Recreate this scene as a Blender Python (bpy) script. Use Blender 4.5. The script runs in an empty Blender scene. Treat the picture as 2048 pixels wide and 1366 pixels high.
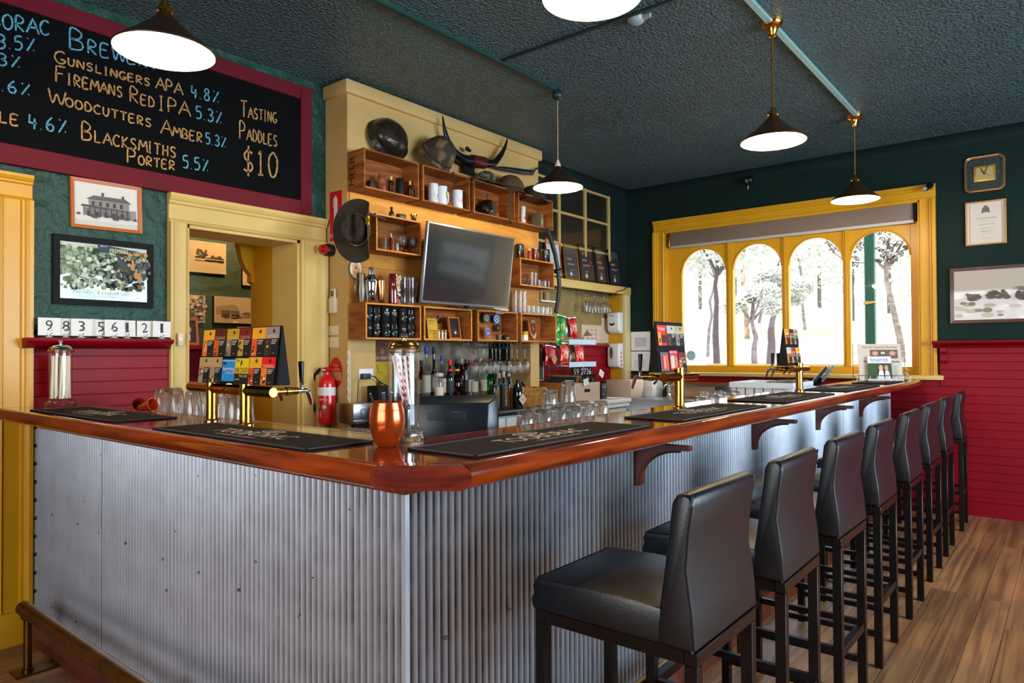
import bpy, bmesh, math, random
from mathutils import Vector, Matrix
random.seed(7)
PI = math.pi
sc = bpy.context.scene
COL = sc.collection

# ------------------------------------------------------------ camera
CF, CY, CH = 1387.35, 689.46, 1.4
YAW, PIT, ROL = [math.radians(a) for a in (39.1094, 0.73547, -0.29166)]
FW = Vector((math.cos(YAW) * math.cos(PIT), math.sin(YAW) * math.cos(PIT), math.sin(PIT)))
_r = Vector((math.sin(YAW), -math.cos(YAW), 0)); _u = _r.cross(FW)
RT = math.cos(ROL) * _r + math.sin(ROL) * _u
UP = math.cos(ROL) * _u - math.sin(ROL) * _r
cam_data = bpy.data.cameras.new('camera'); cam = bpy.data.objects.new('camera', cam_data)
COL.objects.link(cam); sc.camera = cam
cam.matrix_world = Matrix(((RT.x, UP.x, -FW.x, 0), (RT.y, UP.y, -FW.y, 0), (RT.z, UP.z, -FW.z, CH), (0, 0, 0, 1)))
cam_data.sensor_fit = 'HORIZONTAL'; cam_data.sensor_width = 36
cam_data.lens = CF * 36 / 2048; cam_data.shift_y = (CY - 683) / 2048
cam_data.clip_start = 0.02; cam_data.clip_end = 400


def W(px, py, ax, v):
    """the point where the sight line of a measured image point meets the plane ax = v"""
    d = FW + RT * ((px - 1024) / CF) - UP * ((py - CY) / CF)
    i = 'xyz'.index(ax); o = (0, 0, CH)
    t = (v - o[i]) / d[i]
    return Vector((d.x * t, d.y * t, CH + d.z * t))


def col(h):
    if isinstance(h, str):
        h = h.lstrip('#'); c = [int(h[i:i + 2], 16) / 255 for i in (0, 2, 4)]
        return tuple((x / 12.92 if x < .04045 else ((x + .055) / 1.055) ** 2.4) for x in c)
    return tuple(h[:3])


# ------------------------------------------------------------ world, light, exposure
sc.view_settings.view_transform = 'Standard'; sc.view_settings.look = 'None'
sc.view_settings.gamma = 1; sc.view_settings.use_curve_mapping = False
sc.view_settings.exposure = 0.0
world = bpy.data.worlds.new('sky'); sc.world = world; world.use_nodes = True
_wn = world.node_tree.nodes; _bg = _wn['Background']
_bg.inputs[0].default_value = (0.90, 0.96, 1.0, 1); _bg.inputs[1].default_value = 3.6


def area(name, loc, look, sx, sy, power, c, spread=PI):
    l = bpy.data.lights.new(name, 'AREA'); l.shape = 'RECTANGLE'; l.size = sx; l.size_y = sy
    l.energy = power; l.color = c; l.spread = spread
    o = bpy.data.objects.new(name, l); COL.objects.link(o); o.location = loc
    o.rotation_euler = Vector(look).to_track_quat('-Z', 'Y').to_euler(); return o


area('daylight_window_right', (3.6, -3.35, 1.75), (0, 1, -.12), 4.0, 1.7, 400, (.60, .80, 1.0))
area('daylight_window_behind', (-2.5, 0.6, 1.75), (1, 0, -.12), 3.2, 1.7, 95, (.95, .95, 1.0))
_s = bpy.data.lights.new('sun', 'SUN'); _s.energy = 5.5; _s.angle = .02; _s.color = (1, .97, .92)
sun = bpy.data.objects.new('sun', _s); COL.objects.link(sun); sun.rotation_euler = (math.radians(38), 0, math.radians(65))

cy = sc.cycles
cy.max_bounces = 9; cy.diffuse_bounces = 4; cy.glossy_bounces = 4; cy.transmission_bounces = 8
cy.transparent_max_bounces = 16; cy.caustics_reflective = False; cy.caustics_refractive = False
cy.sample_clamp_indirect = 4; cy.use_denoising = True; cy.blur_glossy = .5

# ------------------------------------------------------------ materials
_mc = {}


def mat(name, c, rough=.5, metal=0, n=None, bump=None, coat=0, emis=None, trans=0, ior=1.45, spec=.5, wood=None, stretch=None, space='Object', alpha=1):
    """n=(scale, colour2, contrast) mottling; bump=(scale, strength, dist); wood=(scale xyz, colour2) long grain"""
    if name in _mc: return _mc[name]
    m = bpy.data.materials.new(name); m.use_nodes = True; nt = m.node_tree; N = nt.nodes; L = nt.links
    b = N['Principled BSDF']; c = col(c)
    b.inputs['Base Color'].default_value = (*c, 1); b.inputs['Roughness'].default_value = rough
    b.inputs['Metallic'].default_value = metal; b.inputs['Coat Weight'].default_value = coat
    b.inputs['Coat Roughness'].default_value = .06
    b.inputs['Transmission Weight'].default_value = trans; b.inputs['IOR'].default_value = ior
    b.inputs['Specular IOR Level'].default_value = spec
    if alpha < 1: b.inputs['Alpha'].default_value = alpha
    if emis:
        b.inputs['Emission Color'].default_value = (*col(emis[0]), 1); b.inputs['Emission Strength'].default_value = emis[1]
    tc = N.new('ShaderNodeTexCoord'); mp = N.new('ShaderNodeMapping'); L.new(tc.outputs[space], mp.inputs[0])
    if stretch: mp.inputs['Scale'].default_value = stretch
    if wood:
        mp.inputs['Scale'].default_value = wood[0]
        oi = N.new('ShaderNodeObjectInfo'); ad = N.new('ShaderNodeVectorMath'); ad.operation = 'ADD'
        mu = N.new('ShaderNodeMath'); mu.operation = 'MULTIPLY'; mu.inputs[1].default_value = 37
        L.new(oi.outputs['Random'], mu.inputs[0]); L.new(mp.outputs[0], ad.inputs[0]); L.new(mu.outputs[0], ad.inputs[1])
        no = N.new('ShaderNodeTexNoise'); no.inputs['Scale'].default_value = 1; no.inputs['Detail'].default_value = 6
        no.inputs['Distortion'].default_value = .6; L.new(ad.outputs[0], no.inputs['Vector'])
        cr = N.new('ShaderNodeValToRGB'); cr.color_ramp.elements[0].position = .36; cr.color_ramp.elements[1].position = .66
        cr.color_ramp.elements[0].color = (*col(wood[1]), 1); cr.color_ramp.elements[1].color = (*c, 1)
        L.new(no.outputs['Fac'], cr.inputs[0])
        hs = N.new('ShaderNodeHueSaturation'); mr = N.new('ShaderNodeMapRange'); mr.inputs[3].default_value = .72; mr.inputs[4].default_value = 1.22
        L.new(oi.outputs['Random'], mr.inputs[0]); L.new(mr.outputs[0], hs.inputs['Value']); L.new(cr.outputs[0], hs.inputs['Color'])
        L.new(hs.outputs[0], b.inputs['Base Color'])
    elif n:
        no = N.new('ShaderNodeTexNoise'); no.inputs['Scale'].default_value = n[0]; no.inputs['Detail'].default_value = 5
        L.new(mp.outputs[0], no.inputs['Vector'])
        cr = N.new('ShaderNodeValToRGB'); k = n[2] if len(n) > 2 else .2
        cr.color_ramp.elements[0].position = .5 - k; cr.color_ramp.elements[1].position = .5 + k
        cr.color_ramp.elements[0].color = (*col(n[1]), 1); cr.color_ramp.elements[1].color = (*c, 1)
        L.new(no.outputs['Fac'], cr.inputs[0]); L.new(cr.outputs[0], b.inputs['Base Color'])
    if bump:
        nb = N.new('ShaderNodeTexNoise'); nb.inputs['Scale'].default_value = bump[0]; nb.inputs['Detail'].default_value = 4
        L.new(mp.outputs[0], nb.inputs['Vector'])
        bp = N.new('ShaderNodeBump'); bp.inputs['Strength'].default_value = bump[1]; bp.inputs['Distance'].default_value = bump[2] if len(bump) > 2 else .01
        L.new(nb.outputs['Fac'], bp.inputs['Height']); L.new(bp.outputs[0], b.inputs['Normal'])
    _mc[name] = m; return m


def flat(h, rough=.6):
    return mat('print_' + (h if isinstance(h, str) else '%d_%d_%d' % tuple(int(x * 255) for x in h)), h, rough)


def sheen(N, L, lo=.035, hi=.75):
    """mirror share of a thin sheet: the same from both of its faces"""
    w = N.new('ShaderNodeLayerWeight'); w.inputs[0].default_value = .5
    p = N.new('ShaderNodeMath'); p.operation = 'POWER'; p.inputs[1].default_value = 4.5; L.new(w.outputs['Facing'], p.inputs[0])
    a = N.new('ShaderNodeMath'); a.operation = 'MULTIPLY_ADD'; a.inputs[1].default_value = hi; a.inputs[2].default_value = lo; L.new(p.outputs[0], a.inputs[0])
    return a


def clear_glass(name, k, tint=(1, 1, 1)):
    m = bpy.data.materials.new(name); m.use_nodes = True; nt = m.node_tree; N = nt.nodes; L = nt.links
    N.remove(N['Principled BSDF']); out = N['Material Output']
    t = N.new('ShaderNodeBsdfTransparent'); t.inputs[0].default_value = (*tint, 1)
    g = N.new('ShaderNodeBsdfGlass'); g.inputs['Roughness'].default_value = .02; g.inputs['IOR'].default_value = 1.45; g.inputs[0].default_value = (*tint, 1)
    y = N.new('ShaderNodeBsdfGlossy'); y.inputs['Roughness'].default_value = .03
    f = sheen(N, L, .05, .8)
    a = N.new('ShaderNodeMixShader'); a.inputs[0].default_value = k; b = N.new('ShaderNodeMixShader')
    L.new(f.outputs[0], b.inputs[0]); L.new(t.outputs[0], b.inputs[1]); L.new(y.outputs[0], b.inputs[2])
    L.new(b.outputs[0], a.inputs[1]); L.new(g.outputs[0], a.inputs[2]); L.new(a.outputs[0], out.inputs[0])
    return m


def pane_mat(name='pane_glass', tint=(1, 1, 1), rough=.02):
    if name in _mc: return _mc[name]
    m = bpy.data.materials.new(name); m.use_nodes = True; nt = m.node_tree; N = nt.nodes; L = nt.links
    N.remove(N['Principled BSDF']); out = N['Material Output']
    t = N.new('ShaderNodeBsdfTransparent'); t.inputs[0].default_value = (*tint, 1)
    g = N.new('ShaderNodeBsdfGlossy'); g.inputs['Roughness'].default_value = rough
    f = sheen(N, L); mx = N.new('ShaderNodeMixShader')
    L.new(f.outputs[0], mx.inputs[0]); L.new(t.outputs[0], mx.inputs[1]); L.new(g.outputs[0], mx.inputs[2]); L.new(mx.outputs[0], out.inputs[0])
    _mc[name] = m; return m


M_GLASS = clear_glass('drinking_glass', .62)
M_JAR = pane_mat('jar_glass')
M_THIN = pane_mat('pane_glass')
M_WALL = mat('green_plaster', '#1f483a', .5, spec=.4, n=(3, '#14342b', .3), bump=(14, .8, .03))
M_WALLD = mat('shaded_green_plaster', '#0e2620', .7, spec=.2, n=(3, '#0a1d1a', .3), bump=(12, .25, .01))  # same green wall paint, with the dimmer window end's shade put into the colour
M_CEIL = mat('textured_ceiling', '#30575a', .30, spec=.8, n=(1.6, '#1c3a3c', .3), bump=(52, 1, .10))
M_YEL = mat('yellow_gloss_paint', '#d69c20', .3, spec=.35, n=(5, '#c99018', .3), bump=(30, .12, .004))
M_CREAM = mat('lit_yellow_and_cream_paint', '#d8b86e', .38, spec=.35, n=(4, '#ccaa60', .3), bump=(30, .1, .004))  # on door_2 the yellow trim paint, its light put into a creamier colour
M_CHIM = mat('cream_wall_paint', '#cca86c', .5, spec=.3, n=(3, '#c09a5c', .3), bump=(40, .08, .003))
M_RED = mat('red_gloss_boards', '#94061a', .45, spec=.22, n=(6, '#7c0414', .3), bump=(25, .2, .004), stretch=(.2, .2, 1))
M_MAROON = mat('maroon_frame_paint', '#6c101e', .6, spec=.2, n=(6, '#5c101b', .3))
M_BLACKB = mat('blackboard_black', '#050607', .8, n=(5, '#0a0b0c', .3), spec=.1)
M_BAR = mat('varnished_bar_timber', '#a03e10', .13, coat=.9, spec=.4, wood=((2, 22, 22), '#5a1a08'))
M_BARY = mat('varnished_bar_timber_cross', '#a03e10', .13, coat=.9, spec=.4, wood=((22, 2, 22), '#5a1a08'))
M_BARD = mat('dark_jarrah', '#5e1d10', .14, coat=1, wood=((8, 8, 25), '#3d1009'))
M_PINE = mat('knotty_pine', '#dd9a44', .5, spec=.3, wood=((1.6, 6, 12), '#c07c2c'))
M_CRATE = mat('crate_timber', '#a8662f', .6, spec=.25, wood=((3, 3, 24), '#7c441c'))
M_CRATEL = mat('crate_timber_pale', '#d8923e', .55, spec=.25, wood=((5, 5, 40), '#b86f28'))
M_FLOOR = mat('worn_floorboard', '#b88050', .34, spec=.4, wood=((1.2, 30, 8), '#84583a'), bump=(40, .12, .003))
M_GALV = mat('galvanised_iron', '#b4b9c2', .36, metal=.6, n=(7, '#a0a5ae', .25), bump=(70, .08, .002))
def _groove_brown(m):
    """brown mixed into the grooves of the corrugations, plus fine specks"""
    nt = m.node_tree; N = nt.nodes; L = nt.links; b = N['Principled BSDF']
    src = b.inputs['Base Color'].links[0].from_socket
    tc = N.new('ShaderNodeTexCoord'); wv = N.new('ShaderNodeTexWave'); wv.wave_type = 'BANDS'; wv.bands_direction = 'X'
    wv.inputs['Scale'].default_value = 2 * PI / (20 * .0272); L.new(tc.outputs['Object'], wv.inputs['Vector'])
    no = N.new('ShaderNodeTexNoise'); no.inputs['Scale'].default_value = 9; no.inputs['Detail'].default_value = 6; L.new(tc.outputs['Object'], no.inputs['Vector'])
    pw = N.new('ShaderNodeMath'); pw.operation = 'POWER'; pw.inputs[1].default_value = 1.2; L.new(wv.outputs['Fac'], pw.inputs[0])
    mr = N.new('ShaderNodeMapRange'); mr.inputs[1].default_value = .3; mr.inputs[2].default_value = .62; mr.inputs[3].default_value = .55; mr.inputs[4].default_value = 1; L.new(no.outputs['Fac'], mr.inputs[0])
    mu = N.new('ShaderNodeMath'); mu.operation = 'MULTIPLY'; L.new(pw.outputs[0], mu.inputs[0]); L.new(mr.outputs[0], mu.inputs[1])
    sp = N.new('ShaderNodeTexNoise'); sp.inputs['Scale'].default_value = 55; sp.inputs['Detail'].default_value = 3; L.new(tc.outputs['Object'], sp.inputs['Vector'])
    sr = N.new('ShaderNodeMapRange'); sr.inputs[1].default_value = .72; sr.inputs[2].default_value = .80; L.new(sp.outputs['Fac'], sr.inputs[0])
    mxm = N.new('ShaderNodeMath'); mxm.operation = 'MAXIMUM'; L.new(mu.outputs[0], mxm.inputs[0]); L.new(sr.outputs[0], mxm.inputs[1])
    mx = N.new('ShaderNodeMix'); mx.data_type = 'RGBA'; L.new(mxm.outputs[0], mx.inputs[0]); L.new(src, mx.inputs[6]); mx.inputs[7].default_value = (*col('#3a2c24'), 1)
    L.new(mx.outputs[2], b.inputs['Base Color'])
_groove_brown(M_GALV)
M_STEEL = mat('brushed_stainless', '#b7b9bb', .28, metal=1, n=(4, '#9fa2a6', .3), stretch=(1, 1, 12))
M_CHROME = mat('chrome', '#e2e4e6', .07, metal=1)
M_BRASS = mat('polished_brass', '#cf9440', .17, metal=1, bump=(45, .05, .003))
M_ABRASS = mat('aged_brass', '#8c6a30', .33, metal=1, n=(12, '#5a4420', .25))
M_COPPER = mat('orange_copper', '#d0541c', .22, metal=.75, coat=.6)
M_BLACK = mat('black_plastic', '#0b0c0e', .35)
M_BLKM = mat('matt_black', '#0e0f11', .7, spec=.25)
M_LEATH = mat('black_leather', '#07090e', .37, n=(40, '#05060a', .3), bump=(160, .25, .0015), spec=.6)
M_LEG = mat('dark_bronze_steel', '#1a1412', .3, metal=.6)
M_WHITE = mat('white_plastic', '#e8e6e2', .4)
M_PAPER = mat('white_paper', '#e6e2dc', .8)
M_MAT = mat('rubber_bar_mat', '#1e1b1b', .9, spec=.15, bump=(400, .3, .002))
M_STONE = mat('rough_stone_wall', '#b8a88c', .85, n=(9, '#6e6250', .16), bump=(10, 1, .03))
M_TAN = mat('tan_plaster', '#9c8450', .6, n=(6, '#86703f', .25), bump=(16, 1, .03))
M_REDP = mat('red_plastic', '#d3121a', .28, coat=.4)
M_TEAL = mat('teal_post_paint', '#1f5a4c', .4)


# ------------------------------------------------------------ mesh builder
class MB:
    def __init__(s):
        s.v = []; s.f = []; s.mi = []; s.sm = []; s.mats = []; s.cur = 0; s.smooth = False

    def use(s, m):
        if m not in s.mats: s.mats.append(m)
        s.cur = s.mats.index(m); return s

    def face(s, idx, smooth=None):
        s.f.append(idx); s.mi.append(s.cur); s.sm.append(s.smooth if smooth is None else smooth)

    def box(s, a, b, mtx=None):
        x0, y0, z0 = a; x1, y1, z1 = b; k = len(s.v)
        P = [Vector(p) for p in ((x0, y0, z0), (x1, y0, z0), (x1, y1, z0), (x0, y1, z0), (x0, y0, z1), (x1, y0, z1), (x1, y1, z1), (x0, y1, z1))]
        s.v += [mtx @ p if mtx else p for p in P]
        for q in ((0, 3, 2, 1), (4, 5, 6, 7), (0, 1, 5, 4), (1, 2, 6, 5), (2, 3, 7, 6), (3, 0, 4, 7)): s.face([k + i for i in q], False)
        return s

    def cbox(s, c, d, mtx=None):
        return s.box([c[i] - d[i] / 2 for i in range(3)], [c[i] + d[i] / 2 for i in range(3)], mtx)

    def prism(s, poly, ax, t0, t1, smooth=False):
        """poly of 2D points in the two other axes (in xyz order), extruded along ax"""
        k = len(s.v); n = len(poly)

        def mk(p, t):
            return Vector({'x': (t, p[0], p[1]), 'y': (p[0], t, p[1]), 'z': (p[0], p[1], t)}[ax])
        s.v += [mk(p, t0) for p in poly] + [mk(p, t1) for p in poly]
        ar = sum(poly[i][0] * poly[(i + 1) % n][1] - poly[(i + 1) % n][0] * poly[i][1] for i in range(n))
        flip = (ar < 0) ^ (ax == 'y') ^ (t1 < t0)
        A = list(range(k, k + n)); B = list(range(k + n, k + 2 * n))
        if flip: s.face(A, False); s.face(B[::-1], False)
        else: s.face(A[::-1], False); s.face(B, False)
        for i in range(n):
            j = (i + 1) % n; q = [A[i], A[j], B[j], B[i]]
            s.face(q[::-1] if flip else q, smooth)
        return s

    def lathe(s, prof, c=(0, 0, 0), n=20, mtx=None, flute=None, caps=True):
        """prof list of (r, z); open profile turned about z at c"""
        k = len(s.v); c = Vector(c)
        for j, (r, z) in enumerate(prof):
            for i in range(n):
                a = 2 * PI * i / n; rr = r
                if flute and flute[0] <= z <= flute[1]: rr = r * (1 + flute[2] * (1 if i % 2 else -1))
                p = Vector((rr * math.cos(a), rr * math.sin(a), z)) + c
                s.v.append(mtx @ p if mtx else p)
        for j in range(len(prof) - 1):
            for i in range(n):
                a, b = k + j * n + i, k + j * n + (i + 1) % n
                s.face([a, b, b + n, a + n], True)
        if caps and prof[0][0] > 1e-5: s.face([k + i for i in range(n)][::-1], False)
        if caps and prof[-1][0] > 1e-5: s.face([k + (len(prof) - 1) * n + i for i in range(n)], False)
        return s

    def tube(s, pts, r, n=10, caps=True, closed=False):
        pts = [Vector(p) for p in pts]; m = len(pts); k = len(s.v)
        rs = r if isinstance(r, (list, tuple)) else [r] * m
        up = None
        for j, p in enumerate(pts):
            if closed: d = (pts[(j + 1) % m] - pts[j - 1])
            else: d = (pts[min(j + 1, m - 1)] - pts[max(j - 1, 0)])
            d = d.normalized() if d.length > 1e-9 else Vector((0, 0, 1))
            if up is None: up = d.orthogonal().normalized()
            up = (up - d * up.dot(d)); up = up.normalized() if up.length > 1e-6 else d.orthogonal().normalized()
            w = d.cross(up)
            for i in range(n):
                a = 2 * PI * i / n; s.v.append(p + (up * math.cos(a) + w * math.sin(a)) * rs[j])
        for j in range(m if closed else m - 1):
            for i in range(n):
                a, b = k + j * n + i, k + j * n + (i + 1) % n
                a2, b2 = k + ((j + 1) % m) * n + i, k + ((j + 1) % m) * n + (i + 1) % n
                s.face([a, b, b2, a2], n > 4)
        if caps and not closed:
            s.face([k + i for i in range(n)][::-1], False); s.face([k + (m - 1) * n + i for i in range(n)], False)
        return s

    def ball(s, c, r, n=14, m=8, sc_=(1, 1, 1)):
        k = len(s.v)
        for j in range(m + 1):
            t = PI * j / m
            for i in range(n):
                a = 2 * PI * i / n
                s.v.append(Vector((c[0] + r * sc_[0] * math.sin(t) * math.cos(a), c[1] + r * sc_[1] * math.sin(t) * math.sin(a), c[2] + r * sc_[2] * math.cos(t))))
        for j in range(m):
            for i in range(n):
                a, b = k + j * n + i, k + j * n + (i + 1) % n
                s.face([a, a + n, b + n, b], True)
        return s

    def grid(s, fn, nu, nv, smooth=True):
        k = len(s.v)
        for i in range(nu + 1):
            for j in range(nv + 1): s.v.append(Vector(fn(i / nu, j / nv)))
        for i in range(nu):
            for j in range(nv):
                a = k + i * (nv + 1) + j; s.face([a, a + nv + 1, a + nv + 2, a + 1], smooth)
        return s

    def build(s, name, m=None, parent=None, bevel=0, seg=2, solid=0, loc=None):
        me = bpy.data.meshes.new(name)
        me.from_pydata([tuple(v) for v in s.v], [], s.f)
        if m is not None: s.mats = [m] if not s.mats else s.mats
        for q in s.mats: me.materials.append(q)
        if len(s.mats) > 1: me.polygons.foreach_set('material_index', s.mi)
        me.polygons.foreach_set('use_smooth', s.sm)
        if bevel or solid:
            bm = bmesh.new(); bm.from_mesh(me)
            if solid: bmesh.ops.solidify(bm, geom=bm.faces[:], thickness=solid)
            if bevel:
                ed = [e for e in bm.edges if len(e.link_faces) == 2 and e.calc_face_angle(0) > .6]
                bmesh.ops.bevel(bm, geom=ed, offset=bevel, segments=seg, affect='EDGES', profile=.5, clamp_overlap=True)
                for f in bm.faces: f.smooth = True
            bm.to_mesh(me); bm.free()
        if any(s.sm) or bevel: me.set_sharp_from_angle(angle=math.radians(38))
        me.update()
        o = bpy.data.objects.new(name, me); COL.objects.link(o)
        if parent: o.parent = parent
        if loc is not None: o.location = loc
        return o


def tag(o, label=None, cat=None, group=None, kind=None):
    if label: o['label'] = label
    if cat: o['category'] = cat
    if group: o['group'] = group
    if kind: o['kind'] = kind
    return o


def thing(name, label, cat, loc=(0, 0, 0), rz=0, group=None, rx=0, ry=0):
    o = bpy.data.objects.new(name, None); COL.objects.link(o); o.empty_display_size = .05
    o.location = loc; o.rotation_euler = (rx, ry, rz)
    return tag(o, label, cat, group)


def struct(name, mb, m=None, **k):
    return tag(mb.build(name, m, **k), kind='structure')


def box(name, a, b, m, parent=None, bevel=0):
    return MB().box(a, b).build(name, m, parent, bevel=bevel)


def dup(root, loc, rz=0, label=None, group=None):
    r = root.copy(); COL.objects.link(r); r.location = loc; r.rotation_euler = (root.rotation_euler[0], root.rotation_euler[1], rz)
    if label: r['label'] = label
    if group: r['group'] = group
    for ch in list(root.children):
        c = ch.copy(); COL.objects.link(c); c.parent = r
        for g in ch.children:
            d = g.copy(); COL.objects.link(d); d.parent = c
    return r


# text as flat mesh: returns verts/faces of a string, cached
_tx = {}


def text_geo(t):
    if t in _tx: return _tx[t]
    cu = bpy.data.curves.new('tmp', 'FONT'); cu.body = t; cu.size = 1; cu.resolution_u = 2
    ob = bpy.data.objects.new('tmp', cu); COL.objects.link(ob)
    me = ob.to_mesh(); vs = [v.co.copy() for v in me.vertices]; fs = [list(p.vertices) for p in me.polygons]
    ob.to_mesh_clear(); bpy.data.objects.remove(ob); bpy.data.curves.remove(cu)
    if vs:
        x0 = min(v.x for v in vs); x1 = max(v.x for v in vs); y0 = min(v.y for v in vs); y1 = max(v.y for v in vs)
    else: x0 = y0 = 0; x1 = y1 = 1
    _tx[t] = (vs, fs, x0, x1, y0, y1); return _tx[t]


def art(name, shapes, parent, th=.0004, at=(0, 0, 0), mtx=None):
    """flat print in the local XZ plane facing -Y. shapes painted one over another, each on a layer of its own.
    ('r',x0,z0,x1,z1,colour) ('e',cx,cz,rx,rz,colour) ('p',pts,colour) ('t',string,x0,z0,x1,z1,colour[,rot90])"""
    mb = MB(); ox, oy, oz = at
    for i, sh in enumerate(shapes):
        y = oy - th * (i + 1); k = len(mb.v); c = sh[-1] if sh[0] != 't' else sh[6]
        mb.use(c if isinstance(c, bpy.types.Material) else flat(c))
        if sh[0] == 'r': pts = [(sh[1], sh[2]), (sh[3], sh[2]), (sh[3], sh[4]), (sh[1], sh[4])]
        elif sh[0] == 'e': pts = [(sh[1] + sh[3] * math.cos(a * PI / 9), sh[2] + sh[4] * math.sin(a * PI / 9)) for a in range(18)]
        elif sh[0] == 'p': pts = sh[1]
        else:
            vs, fs, x0, x1, y0, y1 = text_geo(sh[1]); w, h = sh[4] - sh[2], sh[5] - sh[3]
            rot = len(sh) > 7 and sh[7]
            for v in vs:
                u, q = (v.x - x0) / (x1 - x0), (v.y - y0) / (y1 - y0)
                if rot: u, q = 1 - q, u
                mb.v.append(Vector((ox + sh[2] + w * u, y, oz + sh[3] + h * q)))
            for f in fs: mb.face([k + j for j in f], False)
            continue
        mb.v += [Vector((ox + p[0], y, oz + p[1])) for p in pts]
        a2 = sum(pts[j][0] * pts[(j + 1) % len(pts)][1] - pts[(j + 1) % len(pts)][0] * pts[j][1] for j in range(len(pts)))
        idx = list(range(k, k + len(pts)))
        mb.face(idx if a2 > 0 else idx[::-1], False)
    if mtx: mb.v = [mtx @ v for v in mb.v]
    return mb.build(name, None, parent)


def rim_frame(mb, x0, z0, x1, z1, w, y0, y1, inset=0):
    """a rectangular frame of four mitred rails in the XZ plane"""
    k = len(mb.v)
    o = [(x0, z0), (x1, z0), (x1, z1), (x0, z1)]; i = [(x0 + w, z0 + w), (x1 - w, z0 + w), (x1 - w, z1 - w), (x0 + w, z1 - w)]
    for y in (y0, y1):
        for p in o: mb.v.append(Vector((p[0], y, p[1])))
        for p in i: mb.v.append(Vector((p[0], y + (inset if y == y0 else 0), p[1])))
    for j in range(4):
        n = (j + 1) % 4
        mb.face([k + j, k + n, k + 4 + n, k + 4 + j], False)
        mb.face([k + 8 + n, k + 8 + j, k + 12 + j, k + 12 + n], False)
        mb.face([k + 8 + j, k + 8 + n, k + n, k + j], False)
        mb.face([k + 4 + j, k + 4 + n, k + 12 + n, k + 12 + j], False)
    return mb

# ============================================================ THE SETTING
WX, WL, CZ = 7.11, 4.05, 3.27
RX0, RY0 = -2.6, -3.4
# floor: sub-floor plus single boards where the photograph shows them
fl = struct('floor', MB().box((RX0, RY0, -.06), (7.4, 6.6, -.014)), mat('sub_floor_dark', '#3a2618', .7))
_rows = {}
bw = .128
y = -1.75
nb = 0
while y < 3.98:
    if y > 1.36: spans = [(-.1, 1.18)]
    else: spans = [(.2, 7.1)]
    for a, b in spans:
        x = a - random.random() * .9 if b > 2 else a
        while x < b:
            ln = random.choice((1.35, 1.8, 2.4, 2.9)); x2 = min(x + ln, b)
            if x2 > a and nb < 290:
                xa = max(x, a)
                m = MB().box((0, .0012, -.016), (x2 - xa - .0015, bw - .0012, 0))
                o = m.build('floorboard', M_FLOOR, fl, loc=(xa, y, random.uniform(-.0006, .0004))); nb += 1
            x = x2
    y += bw
# far part of the floor, outside the picture
o = MB().box((RX0, RY0, -.016), (7.1, -1.75, -.001)).box((RX0, -1.75, -.016), (-.1, 4.05, -.001)).box((-.1, -1.75, -.016), (.2, 1.36, -.001)).box((1.2, 1.36, -.016), (7.1, 4.05, -.001)).build('floor_beyond', M_FLOOR, fl); o['kind'] = 'stuff'
struct('ceiling', MB().box((RX0, RY0, CZ), (7.4, 6.6, CZ + .1)), M_CEIL)

# left wall: openings for two doors, the chimney recess and the alcove
mb = MB()
for a in ((RX0, .15, 0, CZ), (.15, 1.03, 2.2, CZ), (1.03, 1.95, 0, CZ), (1.95, 2.72, 2.17, CZ), (2.72, 3.17, 0, CZ), (3.17, 4.95, 1.5, CZ), (3.17, 4.95, 0, .9)):
    mb.box((a[0], WL, a[2]), (a[1], WL + .3, a[3]))
struct('wall_left', mb, M_WALL)
struct('wall_left_recess', MB().box((3.17, WL + .26, .9), (4.95, WL + .3, 1.5)), M_STONE)
mb = MB().box((4.95, WL, 0), (5.1, WL + .3, CZ)).box((5.1, WL, 2.09), (7.11, WL + .3, CZ)).box((5.1, WL, 0), (7.11, WL + .3, .93)).box((6.98, WL, .93), (7.11, WL + .3, 2.09))
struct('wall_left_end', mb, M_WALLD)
struct('wall_left_alcove', MB().box((5.1, 4.22, .93), (6.98, 4.35, 2.09)), M_TAN)
# window wall with its opening
mb = MB().box((WX, RY0, 0), (WX + .26, 1.03, CZ)).box((WX, 3.60, 0), (WX + .26, 4.4, CZ)).box((WX, 1.03, 0), (WX + .26, 3.60, 1.17)).box((WX, 1.03, 2.84), (WX + .26, 3.60, CZ))
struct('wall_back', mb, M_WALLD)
# walls behind the camera with their windows left open to the day
mb = MB().box((RX0, RY0 - .2, 0), (1.4, RY0, CZ)).box((5.8, RY0 - .2, 0), (7.4, RY0, CZ)).box((1.4, RY0 - .2, 0), (5.8, RY0, .85)).box((1.4, RY0 - .2, 2.65), (5.8, RY0, CZ))
struct('wall_right', mb, M_WALL)
mb = MB().box((RX0 - .2, RY0 - .2, 0), (RX0, -1.2, CZ)).box((RX0 - .2, 2.4, 0), (RX0, 4.35, CZ)).box((RX0 - .2, -1.2, 0), (RX0, 2.4, .85)).box((RX0 - .2, -1.2, 2.65), (RX0, 2.4, CZ))
struct('wall_front', mb, M_WALL)

# coves at the ceiling, their shade painted in as a dark colour
mb = MB()
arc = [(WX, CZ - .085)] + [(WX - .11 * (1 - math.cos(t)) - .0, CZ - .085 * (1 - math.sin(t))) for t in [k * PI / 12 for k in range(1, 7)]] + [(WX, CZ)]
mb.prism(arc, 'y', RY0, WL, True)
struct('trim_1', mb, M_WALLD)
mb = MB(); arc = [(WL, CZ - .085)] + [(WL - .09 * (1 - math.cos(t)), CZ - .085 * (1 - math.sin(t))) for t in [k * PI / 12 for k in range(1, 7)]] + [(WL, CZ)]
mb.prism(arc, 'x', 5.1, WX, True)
struct('trim_2', mb, M_WALLD)

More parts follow.
